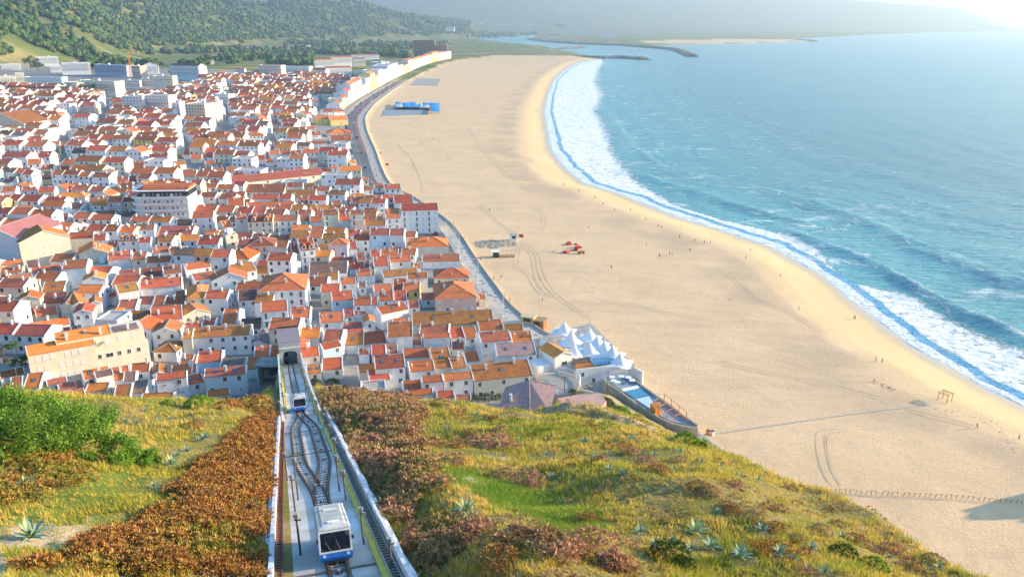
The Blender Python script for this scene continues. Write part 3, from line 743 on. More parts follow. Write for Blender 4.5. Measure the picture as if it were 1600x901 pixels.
    if fmb is not None and fmb.F: tag(fmb.obj('windows', [GLASS, SHUT], root), kind='stuff')
    if typ == 'Y' and W > 4.5 and detail >= 2: put('m', 0, 0, hw + W * TAN * 0.2 - 0.2)
    nch = rs.choice([0, 1, 1, 2]) if typ != 'F' else 0
    if 'c' in extra: nch = int(extra[extra.index('c') + 1])
    if detail >= 1:
        for i in range(nch):
            lx = rs.uniform(-W / 2 + .6, W / 2 - .6) if 'c' not in extra else -W / 2 + (i + 0.5) * W / nch; ly = rs.uniform(0.4, 1.0) * (run if typ == 'X' else Dp * 0.4)
            obj('chimney', CH1 if rs.random() < 0.6 else CH2, rb, (lx, ly, roofz(lx, ly) + 0.05), 0)
    nsk = 0
    if typ == 'X' and detail >= 2 and run > 2.5:
        nsk = rs.choice([0, 0, 0, 1, 2]) if 'k' not in extra else int(extra[extra.index('k') + 1])
        for i in range(nsk):
            lx = -W / 2 + (i + 0.5) * W / nsk; ly = run * 0.5
            s = obj('skylight', SKM, rb, (lx, ly, roofz(lx, ly) + 0.0)); s.rotation_euler = (math.atan(TAN), 0, 0)
    ndm = 0
    if 'd' in extra and typ == 'X':
        ndm = int(extra[extra.index('d') + 1])
        for i in range(ndm):
            lx = -W / 2 + (i + 0.5) * W / ndm; dw = min(1.8, W / ndm * 0.7)
            dm = MB(); walls_into(dm, 'Y', dw, run * 0.8, 1.25, 0, base=0.0); me = dm.mesh('dormer', [W_WALL['W'], FLATR]); d = obj('dormer', me, rb, (lx, 0.35, hw + 0.25))
            m = MB(); roof_into(m, 'Y', dw, run * 0.8, 1.25, 0, verge=False); 
            # dormer roof and window stay in the dormer's own mesh
            b2 = MB(); walls_into(b2, 'Y', dw, run * 0.8, 1.25, 0, base=0.0); roof_into(b2, 'Y', dw, run * 0.8, 1.25, 0, m=2, mt=0, verge=False)
            b2.box(-0.4, -0.05, 0.25, 0.4, 0.0, 1.25, 3); d.data = b2.mesh('dormer', [W_WALL['W'], FLATR, ROOFM['O'], GLASS])
    if detail >= 2 and rs.random() < 0.30:
        lx = rs.uniform(-W / 3, W / 3); ly = run if typ == 'X' else Dp / 2
        obj('antenna', ANT, rb or root, (lx, ly, roofz(lx, ly)), rs.uniform(0, 3))
    HOUSES.append(dict(o=root, px=px, wall=wall, roof=roof, typ=typ, st=st, W=W, nsk=nsk, nch=nch, ndm=ndm, nw=two, kind=kind))
    return root
def traced_house(ox, oy, s, x0, y0, x1, y1, yr, st, typ, wall, roof, extra='', dep=None):
    u0, v0, u1, v1, vr = ox + x0 / s, oy + y0 / s, ox + x1 / s, oy + y1 / s, oy + yr / s
    hw = st * SH + 0.35
    gm = GG((u0 + u1) / 2, (v0 + v1) / 2, hw); zE = gm[2]; zg = zE - hw
    a = G(u0, v0, zE); b = G(u1, v1, zE)
    W = math.dist(a, b); rz = math.atan2(b[1] - a[1], b[0] - a[0]); rz = max(-0.6, min(0.6, rz))
    cx, cy = (a[0] + b[0]) / 2, (a[1] + b[1]) / 2
    um = (u0 + u1) / 2
    if typ == 'X':
        k = -ray(um, vr)[2] / ray(um, vr)[1]
        yr_ = (HCAM - zE + TAN * cy) / (k + TAN); run = (yr_ - cy) * math.cos(rz)
        run = max(1.6, min(7.5, run)); Dp = dep or 2 * run
    elif typ == 'H':
        k = -ray(um, vr)[2] / ray(um, vr)[1]
        yr_ = (HCAM - zE + TAN * cy) / (k + TAN); run = max(2.0, min(9.0, (yr_ - cy))); Dp = dep or 2 * run
    elif typ == 'Y': run = 0; Dp = dep or max(7.0, W * 1.05)
    else: run = 0; Dp = dep or max(6.0, min(W, 10))
    detail = 2 if proj((cx, cy, zE))[2] < 470 else 1
    return make_house(cx, cy, zg, rz, W, Dp, hw, run, typ, wall, roof, st, (um, (v0 + v1) / 2), detail, extra=extra)
def table(ox, oy, s, txt):
    for ln in txt.strip().splitlines():
        for it in ln.split(';'):
            p = it.split()
            if len(p) < 9: continue
            traced_house(ox, oy, s, *map(float, p[:5]), int(p[5]), p[6], p[7], p[8], p[9] if len(p) > 9 else '', float(p[10]) if len(p) > 10 else None)
SA = 3.467; SD = 4.506
# x0 y0 x1 y1 ridge storeys type wall roof [extra depth]
table(0, 380, SA, '''
0 122 128 105 88 1 X C R; 150 132 215 120 82 1 X W K; 425 62 590 45 18 2 Y C O; 445 92 560 88 60 1 Y C R; 583 90 708 80 40 2 X W R k1; 710 90 785 88 50 2 X C R
787 105 925 100 70 2 X W B c1; 825 52 920 45 22 2 X W R; 922 60 1005 50 18 2 X W B; 172 160 335 138 118 1 X W R; 335 140 468 132 88 2 X W B; 55 210 175 185 160 1 X C B
30 255 125 245 212 1 X W B; 125 235 215 225 195 1 X C R; 225 262 345 255 205 1 X C M; 445 208 572 196 158 2 Y W O; 640 190 755 180 140 1 X W B; 757 182 880 172 128 1 X W B c1
885 165 985 155 115 2 X W B; 640 270 755 250 205 2 X W M c0; 757 245 985 225 190 2 X W R k2; 92 312 215 300 260 2 Y C O; 218 325 345 320 265 1 X C B; 325 340 388 335 240 2 Y C B c0 14
385 345 475 330 265 2 Y W O c0 13; 395 385 500 375 330 2 Y W R c0 8; 482 330 548 322 275 2 Y W O c0 6; 105 390 195 380 345 1 X C B; 197 400 315 378 335 1 X C R; 553 422 622 418 345 1 H W O
635 354 735 350 305 1 X W B c1; 740 328 825 326 288 1 X W B; 826 335 886 333 285 1 X W R; 891 330 1003 325 285 1 X C M; 640 440 815 430 365 1 X W M k1; 818 425 990 405 335 2 X W R c2
650 297 732 290 270 1 X W R; 160 475 380 432 405 1 X W O c1; 358 520 435 500 436 1 X C B c1; 437 545 510 520 425 1 Y C O c1 11; 0 730 135 702 672 1 X W M c0; 55 790 122 780 715 1 X W B c0
125 785 215 778 702 1 X W O c0; 822 488 965 480 447 2 Y W M; 255 768 365 745 724 1 X W B; 320 800 455 770 742 1 X W B c0; 372 850 455 815 785 1 X W R c0; 462 800 583 795 757 1 X N O c0
457 740 598 702 668 1 X W O; 527 732 605 700 680 2 X W K c0; 600 745 710 725 657 1 X W R k1; 667 745 735 738 694 1 X W K c0; 707 700 810 690 647 1 X W R; 825 715 900 705 657 1 Y W M
615 838 705 830 762 1 X W M c0; 711 812 790 808 742 1 X W K c0; 845 741 1012 722 700 2 X W R c0; 762 842 935 838 820 1 X W O c0; 925 710 1040 700 657 1 X W R c0; 971 655 1040 653 606 1 X W R
986 515 1040 512 464 2 X C O c1; 950 286 1002 282 252 1 X W B; 1003 400 1040 395 330 1 X C R; 0 800 45 798 762 1 X W R c0
0 440 40 432 395 1 X W O; 470 120 585 118 95 1 F W R; 580 285 628 292 262 1 X W B; 0 195 50 190 165 1 X C B; 0 160 120 150 128 1 X C O''')
table(280, 380, SA, '''
195 88 240 85 62 1 X W K c0; 240 84 378 88 18 2 H W O c1; 52 150 158 117 95 2 X W R; 82 203 205 180 150 2 X W B c0; 172 208 372 190 160 2 Y W R c1 9; 300 168 415 142 95 2 X W M c1
40 303 155 292 215 2 H C O; 28 405 160 367 312 2 Y C O c0 8; 318 312 425 304 250 2 X W K c0; 425 262 682 250 128 3 H W R d0; 443 372 588 360 310 3 X W R c0; 600 403 708 398 345 1 X W R k1
225 435 312 432 355 1 X W R k1; 125 440 195 438 402 1 X W B; 28 460 122 452 430 1 X W R; 15 515 385 492 450 2 X W M c4; 330 467 445 460 405 1 X W K c0; 95 645 230 635 582 1 X U R c1
0 652 90 648 605 1 X W R c0; 0 702 95 692 656 1 X W R; 222 665 358 660 622 1 X W K c0; 362 680 553 668 612 1 X W R c0; 405 612 490 606 555 1 X W R c1; 492 606 555 603 557 1 X W O c0
135 722 362 702 670 2 X W B c1; 50 768 135 742 702 1 X W R c0; 152 828 275 812 795 1 X C O c0; 638 618 762 605 562 2 X W R c1; 690 705 772 698 655 1 X W M c0; 774 684 885 676 620 1 X W R c0
785 578 873 548 525 2 X U R c0; 785 516 845 512 478 1 X W R c0; 885 490 1000 480 428 1 X W R k4; 876 552 1000 546 487 1 X W M c0; 765 262 870 258 220 2 X C R; 828 312 945 302 258 2 X U R
748 200 862 195 152 1 X W M; 874 221 958 216 185 2 X W R; 702 168 910 160 98 1 X W K c1; 918 141 1004 136 95 1 X W R; 962 176 1040 172 140 1 X W R; 964 90 1010 87 52 2 X W R
943 335 1040 332 292 2 X W R; 894 396 950 391 352 1 X W R; 948 382 1015 378 338 1 X W R; 762 430 893 420 370 2 X W R k1; 965 238 1010 235 205 1 X W B; 940 292 962 290 275 1 F W R''')
table(560, 380, SA, '''
85 125 165 120 72 2 X W R; 65 72 118 70 35 2 X W R; 120 68 215 66 33 2 X W R c1; 170 101 285 96 62 2 X W R; 0 85 45 82 52 1 X W B; 345 100 550 95 60 1 X W B c1; 410 192 600 186 135 1 H C R c1
416 302 640 292 200 2 H N R c2; 342 306 414 302 270 1 X W R c0; 0 176 90 172 140 1 X W M; 135 182 330 162 138 1 X W M c0; 0 240 42 238 205 1 X W K; 86 263 188 255 222 1 X W R c0; 190 249 262 246 192 1 X W R
110 312 190 308 257 1 X W R k1 ; 192 308 262 305 255 1 X W R k1; 265 190 375 186 160 2 X W R; 0 336 105 330 292 2 X W R k2; 0 382 48 378 340 1 X W R; 125 385 270 352 322 2 X W R k1; 272 350 332 346 305 1 X W B c0
185 438 275 432 408 1 X W R c0; 28 430 92 425 400 2 Y W O c0 6; 157 506 295 500 425 2 X W M c1; 22 546 155 530 475 1 X W R; 290 446 733 430 366 1 X C M c1; 500 512 578 505 450 1 X W R c0; 580 514 650 506 450 1 X W R c0
655 472 785 463 415 1 X C R c1; 788 470 893 466 437 1 X C M c0; 258 550 345 545 487 1 X W K c0; 505 572 575 570 532 1 X W B; 665 537 830 520 475 2 X W B c1; 832 536 945 530 478 1 X W O k1; 750 612 965 600 538 2 X W P c0
70 603 150 598 550 1 X W R c0; 152 595 215 590 545 1 X W B c0; 242 620 395 612 568 1 X W R c0; 90 680 255 667 602 2 X W B c1; 278 696 415 683 635 1 X W R; 410 676 515 665 560 1 X C M k1; 507 678 590 668 610 1 X W M
583 640 660 632 586 1 X W R; 625 745 945 712 640 2 X C M c2; 345 754 460 743 716 2 X W R c0; 462 743 622 729 700 2 X W R c0; 245 787 345 776 743 1 X W R c0; 60 748 175 735 680 1 X W R c0; 5 700 100 688 655 1 X W O c0
265 822 405 812 800 1 X U O c0; 425 838 520 832 800 1 X W R c0; 525 850 610 848 820 1 X S B c0; 10 800 150 790 775 1 F W R; 10 130 62 128 95 1 X W B; 655 300 690 298 270 1 X C O; 1 600 60 596 568 1 X W B
350 512 497 505 488 2 X W R c0; 300 135 340 133 112 1 X W R''')
table(0, 200, SD, '''
65 596 230 587 548 1 X W O; 232 628 392 622 588 1 X W B; 312 668 470 660 605 1 X W R c1; 515 662 590 657 605 1 X W R; 597 656 815 651 632 1 X C O; 597 607 812 602 585 1 X W B; 370 493 600 486 452 2 H W O
265 451 380 446 412 3 X C R; 150 442 250 438 415 3 X W R; 5 447 110 442 412 2 X W R; 625 526 690 522 488 2 X W B; 692 523 760 520 482 2 X W B; 752 521 858 518 478 3 X S R; 860 520 950 516 487 3 X C B
975 456 1085 452 418 1 X C O; 1087 455 1170 452 420 1 X C O; 1175 470 1340 466 430 2 F W R; 1380 577 1577 570 537 1 X C O; 1350 632 1500 626 586 3 X W R; 1100 766 1345 762 690 1 X C B k4; 790 722 938 716 678 1 X W B
940 720 1085 713 680 2 X W B; 475 780 650 772 732 2 X C R; 655 792 745 786 742 2 X W R; 662 740 780 736 692 1 X W B; 487 737 660 731 695 1 X C M; 830 797 970 791 757 2 X W R d3; 972 805 1060 800 768 2 X W R c1
752 840 825 836 790 1 X W B; 570 892 762 880 832 2 Y C O; 1190 880 1305 876 835 1 X W R; 1075 866 1190 861 838 1 X W O; 490 306 690 300 260 2 X W R k3; 500 178 642 175 137 2 X W K c3; 645 190 720 188 158 1 X W R
140 196 240 191 155 2 X W R; 245 207 350 205 165 2 X W B; 350 200 420 196 165 1 Y C O; 272 362 410 356 306 1 X C K; 0 402 85 400 322 1 X W K; 110 350 240 346 290 1 X W K; 400 442 545 436 387 1 X W R; 547 446 620 442 405 1 X W R
622 446 720 441 408 1 X W M; 805 388 900 384 346 1 X W B; 902 382 990 378 336 1 X W B; 992 376 1110 372 322 1 X W B k3; 840 417 930 413 380 1 X W R; 942 416 1040 412 382 1 X W K; 1045 413 1140 410 378 1 X W R
1280 345 1380 341 272 1 X W B; 1385 342 1460 338 308 1 X C R; 1130 276 1225 273 248 1 X W R; 1215 292 1275 288 262 2 X W B; 1405 297 1490 294 270 1 X W K; 1500 312 1577 308 278 1 X U B; 1445 257 1515 254 230 1 X W R
1520 259 1570 256 240 1 X W O; 950 247 1020 244 230 1 X W R; 1045 217 1180 212 180 2 X W B; 0 240 100 236 195 1 Y C R; 60 240 150 235 205 1 Y C R; 190 255 290 250 215 2 X W R; 285 290 375 286 255 1 X C B; 425 300 490 296 265 1 X W R
0 300 95 296 258 1 Y W R; 550 215 640 210 195 2 X C R; 640 345 720 340 320 1 X W R; 755 310 825 306 290 2 F W R; 700 245 840 242 225 1 F Y M; 920 325 990 322 292 1 X W R; 1145 330 1200 326 300 1 X W R
300 165 420 160 150 1 X C R; 430 145 500 140 85 1 X W B; 230 115 330 112 82 2 X C R; 335 118 420 114 92 2 X C R; 40 125 150 120 88 2 X W B; 150 125 210 122 100 2 X U K; 620 125 720 122 100 1 X W R; 800 100 870 96 66 1 X W B
520 100 625 95 62 2 X U B; 1005 95 1075 92 55 2 X W B; 1080 95 1140 92 40 2 H C O; 1150 120 1220 118 92 1 X W B; 1170 165 1240 162 128 2 X C R; 700 160 790 157 125 1 X W B; 790 152 850 150 135 2 Y C R; 900 175 990 172 140 1 X W B
1220 270 1275 250 230 1 X W M; 1340 215 1420 212 185 1 X C R; 1430 210 1500 207 170 2 X W R; 1290 190 1350 186 150 1 X W R; 1360 130 1450 126 88 2 X L B; 1460 130 1560 127 95 2 X W R''')
table(350, 200, SD, '''
85 642 160 636 605 3 X W R c1; 162 663 343 656 610 3 X C B d2; 345 654 518 650 613 3 X W B; 519 656 605 651 606 2 X G B; 606 663 692 659 622 2 X U R; 695 612 805 608 573 3 X C B; 808 650 888 646 610 2 X W R
890 607 983 603 577 4 X C R; 986 686 1138 683 646 2 X L M; 1140 638 1243 632 562 3 X W R; 1246 583 1508 576 532 4 X W R k1; 150 586 487 577 507 1 X W R k4; 525 546 600 541 510 1 X W R; 616 600 682 597 563 1 X W O
645 507 735 504 477 1 X W R; 425 492 640 488 430 1 X C M k3; 150 452 425 448 388 1 X C B; 192 502 415 498 466 1 X W R; 0 482 145 478 450 1 X C R; 25 547 140 541 490 2 X C R; 25 427 150 421 392 1 X C R; 0 592 48 588 540 1 Y C O
700 447 830 441 410 1 X W R; 732 450 890 446 425 2 F W R; 900 442 1050 438 412 1 X W B; 1062 422 1125 419 392 1 X W R; 1130 431 1245 427 396 1 X W R; 892 494 990 490 462 1 X W O; 992 534 1115 529 467 1 X C R
1118 502 1195 498 470 1 X W R; 1198 530 1332 525 462 1 X W R c0; 866 559 950 556 538 1 X W R; 890 542 985 538 515 1 X W B; 985 592 1085 588 564 1 X W R; 1090 642 1140 638 605 1 X S B; 760 542 835 538 512 1 X W R
640 313 755 309 280 2 X C B; 757 356 805 353 292 1 X C B; 808 303 965 299 266 2 X C O; 810 345 905 341 323 2 X L R; 740 285 800 282 265 1 X W R; 492 316 595 312 300 2 F C R; 505 306 552 303 272 1 X W R
98 306 220 302 270 1 X C R k2; 222 306 285 302 276 1 X W R; 20 306 95 302 270 1 X C R; 58 346 150 342 318 1 X W R; 385 322 470 316 293 1 X W R; 550 177 720 173 148 1 X W R; 722 179 875 174 150 1 X W R
410 220 520 215 200 1 X W B; 472 200 545 197 150 1 X W R; 315 186 393 183 155 1 X W R; 395 184 470 181 155 1 X W R; 295 242 350 239 210 1 X W R; 602 245 660 242 222 1 X C R; 550 252 600 248 210 1 X W B; 860 222 900 219 200 1 X W R
750 82 900 77 50 1 X C M; 760 40 890 37 2 1 H C R; 150 60 280 55 22 2 H W O; 20 132 165 128 98 1 X C K; 600 112 720 108 92 2 X W R; 160 835 355 826 768 3 H N B c1; 475 882 535 878 782 2 X W R; 538 862 645 852 766 3 X W R d2
655 892 742 888 812 1 X W M; 744 890 806 887 810 1 X W K; 810 888 880 884 800 1 X W R; 885 852 940 848 785 2 X W R; 945 812 1075 806 745 1 H C R; 1292 838 1577 832 765 2 H C O c1; 890 250 935 246 222 1 X C O
440 415 555 411 385 2 X W B; 560 415 640 412 390 1 X C M; 310 430 400 300 290 1 X C B; 90 215 165 210 180 1 X W O; 170 225 290 220 190 1 X W B; 1165 822 1220 818 800 1 X W R; 350 130 460 126 95 1 X W B
30 760 80 740 700 3 F C R; 0 700 60 690 640 2 X C O; 60 270 90 268 240 1 X W R; 950 370 1020 366 348 2 X C R; 915 400 960 397 375 1 X W R''')
table(400, 0, 4.0, '''
380 746 464 742 716 2 X Y R; 466 752 576 746 712 2 X Y O; 448 838 590 832 787 1 H C O; 466 880 600 876 845 1 X W R; 418 701 490 698 677 2 X W B; 492 701 550 696 670 2 X W R; 45 672 165 668 640 2 X W B
10 606 100 602 578 2 X W R; 320 640 395 636 616 2 X W B; 165 660 225 656 630 1 X W R; 230 670 280 666 648 1 X W R; 120 850 225 846 822 1 X W B; 350 846 410 843 820 1 X W R; 270 806 370 802 790 1 X W R; 95 780 150 777 762 1 X W B
280 720 350 716 700 1 X W R; 40 740 90 737 712 1 X W R; 110 730 170 727 700 1 X W B; 180 700 240 697 672 1 X C R; 0 715 36 712 690 1 X W R''')
N_TRACED = len(HOUSES)
# ---------------------------------------------------------------- bigger blocks, traced by their foot line
def block(ox, oy, s, xl, yl, xr, yr_, ytop, st, wall, label, dep=14, typ='F', roof='R', extra='', rzmax=0.5):
    u0, v0, u1, v1 = ox + xl / s, oy + yl / s, ox + xr / s, oy + yr_ / s; vt = oy + ytop / s
    zm = GG((u0 + u1) / 2, (v0 + v1) / 2)[2]; a = (*G(u0, v0, zm), zm); b = (*G(u1, v1, zm), zm); rz = math.atan2(b[1] - a[1], b[0] - a[0]); rz = max(-rzmax, min(rzmax, rz))
    W = min(math.dist(a[:2], b[:2]), 1.25 * (u1 - u0) / F_PX * proj(((a[0] + b[0]) / 2, (a[1] + b[1]) / 2, zm))[2])
    cx, cy, z = (a[0] + b[0]) / 2, (a[1] + b[1]) / 2, min(a[2], b[2])
    k = -ray((u0 + u1) / 2, vt)[2] / ray((u0 + u1) / 2, vt)[1]; hw = (HCAM - k * cy) - z
    hw = max(3.0, min(hw, 34)); st = max(1, min(st, int(hw / SH)))
    o = make_house(cx, cy, z, rz, W, dep, hw, min(dep / 2, 7), typ, wall, roof, st, ((u0 + u1) / 2, v0), 1, kind='apartment')
    o['label'] = label; o['category'] = 'apartment building'; HOUSES[-1]['fixed'] = True
    return o
BL = [
 (0, 0, 4, 778, 735, 905, 735, 600, 6, 'W', 'left wing of the large white stepped hotel with rows of balconies'),
 (0, 0, 4, 908, 738, 1068, 742, 595, 5, 'W', 'main wing of the large white stepped hotel with blue-grey balconies'),
 (0, 0, 4, 1070, 745, 1130, 745, 640, 4, 'W', 'low right wing of the large white stepped hotel'),
 (0, 0, 4, 1170, 772, 1292, 775, 650, 4, 'C', 'cream balcony block just right of the white stepped hotel', 30),
 (0, 0, 4, 400, 580, 500, 590, 515, 3, 'C', 'cream flat-roofed block with dark trees before it', 30),
 (0, 0, 4, 505, 590, 742, 602, 505, 4, 'C', 'long sunlit cream block on the corner left of the market square', 14),
 (0, 0, 4, 0, 555, 105, 550, 478, 4, 'C', 'pale cream block at the very left edge of the town', 16),
 (0, 0, 4, 108, 535, 155, 532, 455, 4, 'C', 'narrow yellowish tower beside the pale block at the left edge', 12),
 (0, 0, 4, 158, 548, 395, 548, 482, 3, 'W', 'long low grey-white block left of the cream corner block', 14),
 (0, 0, 4, 250, 420, 350, 412, 355, 4, 'W', 'white stepped block standing highest under the wooded hill', 16),
 (0, 0, 4, 320, 455, 385, 452, 408, 3, 'W', 'small white building right below the highest stepped block', 10),
 (0, 0, 4, 392, 470, 570, 466, 392, 4, 'W', 'long white flat block under the wooded hill', 14),
 (0, 0, 4, 575, 470, 820, 482, 405, 4, 'L', 'long blue-grey block left of the unfinished brick building by the crane', 14),
 (0, 0, 4, 824, 487, 888, 490, 412, 4, 'N', 'unfinished brown brick block beneath the tower crane', 12),
 (0, 0, 4, 892, 466, 995, 464, 412, 3, 'W', 'white gabled block just right of the tower crane', 14, 'Y', 'B'),
 (0, 0, 4, 960, 570, 1088, 570, 475, 5, 'C', 'free-standing white tower block on the market square', 16),
 (0, 0, 4, 1072, 500, 1250, 505, 412, 5, 'W', 'white block with black window bands and dark roof beyond the square', 18, 'X', 'K'),
 (0, 0, 4, 752, 545, 875, 543, 505, 1, 'S', 'low grey market hall on the square', 18),
 (0, 0, 4, 880, 540, 958, 540, 492, 2, 'S', 'low grey hall beside the free-standing white tower block', 12),
 (0, 0, 4, 548, 662, 655, 655, 590, 3, 'C', 'tall cream gabled house with two round trees behind it', 14, 'Y', 'R'),
 (0, 0, 4, 40, 600, 345, 608, 552, 2, 'W', 'very long white hall with a red-brown roof near the left edge', 10, 'X', 'B'),
 (0, 0, 4, 1090, 585, 1310, 590, 565, 2, 'W', 'long low white building with red roof right of the square tower', 12, 'X', 'R'),
 (400, 0, 4, 20, 495, 162, 497, 408, 5, 'C', 'cream balcony block at the far left of the inland row', 16),
 (400, 0, 4, 172, 482, 335, 484, 415, 4, 'W', 'blue-shaded white block second in the inland row', 16),
 (400, 0, 4, 340, 490, 436, 492, 440, 3, 'W', 'low white block third in the inland row', 14, 'X', 'B'),
 (400, 0, 4, 440, 490, 600, 485, 425, 3, 'W', 'white block with long dark roof fourth in the inland row', 14, 'X', 'B'),
 (400, 0, 4, 380, 425, 480, 420, 380, 3, 'W', 'small white block with orange roof behind the inland row', 12, 'X', 'O'),
 (400, 0, 4, 482, 420, 592, 415, 360, 4, 'W', 'white block with sunlit end wall behind the inland row', 14, 'X', 'R'),
 (400, 0, 4, 612, 415, 680, 412, 370, 3, 'S', 'grey block with dark roof behind the seafront towers', 12, 'X', 'K'),
 (400, 0, 4, 600, 375, 770, 372, 345, 2, 'W', 'long low white block with brown roof at the edge of the fields', 12, 'X', 'B'),
 (400, 0, 4, 613, 500, 765, 506, 445, 4, 'W', 'long white block with brown roof edge by the promenade', 13),
 (400, 0, 4, 722, 480, 790, 483, 388, 7, 'W', 'tallest white seafront tower with an orange roof structure', 22),
]
BL += [(0, 0, 4, 1090, 548, 1280, 550, 512, 2, 'W', 'long low white hall behind the square tower block', 12), (0, 0, 4, 1340, 645, 1432, 648, 588, 4, 'W', 'white block right of the cream balcony block', 14), (0, 0, 4, 1446, 600, 1590, 600, 562, 3, 'W', 'wide white block with brown roof among the northern houses', 13, 'X', 'B'),
 (0, 0, 4, 1180, 618, 1330, 620, 575, 3, 'C', 'cream block with red roof right of the white stepped hotel', 13, 'X', 'R'), (0, 0, 4, 10, 440, 130, 436, 400, 3, 'W', 'pale block at the hill foot in the far left corner', 12), (0, 0, 4, 230, 660, 350, 664, 600, 3, 'W', 'white block with orange roof left of the gabled house with trees', 13, 'X', 'O'),
 (400, 0, 4, 10, 545, 105, 548, 505, 3, 'W', 'white flat block before the cream balcony block of the inland row', 13), (400, 0, 4, 112, 552, 225, 556, 508, 3, 'W', 'white block with red roof before the inland row', 13, 'X', 'R'), (400, 0, 4, 236, 560, 330, 560, 505, 4, 'W', 'tall white flat block before the inland row', 13), (400, 0, 4, 338, 568, 442, 566, 520, 3, 'C', 'cream block with orange roof before the inland row', 13, 'X', 'O'), (400, 0, 4, 470, 545, 600, 548, 500, 3, 'W', 'wide white block just left of the long promenade block', 13, 'X', 'B'),
 (0, 0, 4, 1500, 320, 1598, 320, 288, 2, 'W', 'white farm building with orange roof in the fields', 12, 'X', 'O'), (400, 0, 4, 280, 303, 365, 298, 285, 1, 'W', 'long low white shed in the fields below the woods', 12),
 (400, 0, 4, 1182, 192, 1240, 192, 170, 2, 'W', 'white box building at the foot of the far wooded ridge', 14), (0, 0, 4, 1470, 470, 1530, 470, 435, 2, 'W', 'small white house alone in the green fields', 10, 'X', 'R'), (0, 0, 4, 1300, 405, 1335, 403, 380, 2, 'C', 'tiny cream farmhouse between the fields', 9, 'X', 'R')]
for a in BL: block(*a)
# ---------------------------------------------------------------- the curved hotel, the beige slab, the two halls
def curved_hotel():
    a = GG(350 * 0 + 945 / SD, 200 + 672 / SD); b = GG(1345 / SD, 200 + 688 / SD)
    W = math.dist(a[:2], b[:2]); rz = math.atan2(b[1] - a[1], b[0] - a[0]); z = a[2]
    r = empty('curved_hotel', ((a[0] + b[0]) / 2, (a[1] + b[1]) / 2, z), rz)
    tag(r, 'five-storey white hotel with curved corner balconies and glazed top floor', 'hotel')
    D_, n = 15.0, 10; R_ = 5.5
    def ring(off, z0):
        pts = []
        for i in range(n + 1):
            t = math.pi + (math.pi / 2) * i / n
            pts.append((-W / 2 + R_ + (R_ + off) * math.cos(t), R_ + (R_ + off) * math.sin(t), z0))
        pts += [(W / 2 + 0 * off, -off, z0), (W / 2, D_, z0), (-W / 2 - off, D_, z0)]
        return pts
    H = 15.5; b = MB(); b.prism(ring(0, -2), ring(0, H - 2.7)); b.obj('wall', W_WALL['W'], r)
    for k in range(4):
        zz = 2.9 + k * 3.1
        m = MB(); m.prism(ring(1.3, zz - 0.15), ring(1.3, zz))
        in_, out = ring(1.18, zz), ring(1.3, zz)
        for i in range(n + 1):
            p0, p1, q0, q1 = in_[i], in_[i + 1], out[i], out[i + 1]
            m.prism([p0, p1, q1, q0], [(p[0], p[1], zz + 0.95) for p in (p0, p1, q1, q0)], 0)
        m.obj('balcony', [W_WALL['W'], RAIL], r)
        for i in range(9):
            obj('window', WINS['ts'] if (i + k) % 3 == 0 else WINS['t'], r, (-W / 2 + R_ + 1 + i * (W - R_ - 2) / 9, 0, zz + 0.05))
    m = MB(); m.prism(ring(-1.2, H - 2.7), ring(-1.2, H)); m.obj('top_floor', GLASS, r)
    m = MB(); m.prism(ring(0.6, H), ring(0.6, H + 0.3)); m.prism(ring(-1.5, H + .302), ring(-4.2, H + 1.5), 1); m.obj('roof', [W_WALL['W'], ROOFM['R']], r)
    sq_foot(r.location[0], r.location[1], rz, W, D_)
curved_hotel()
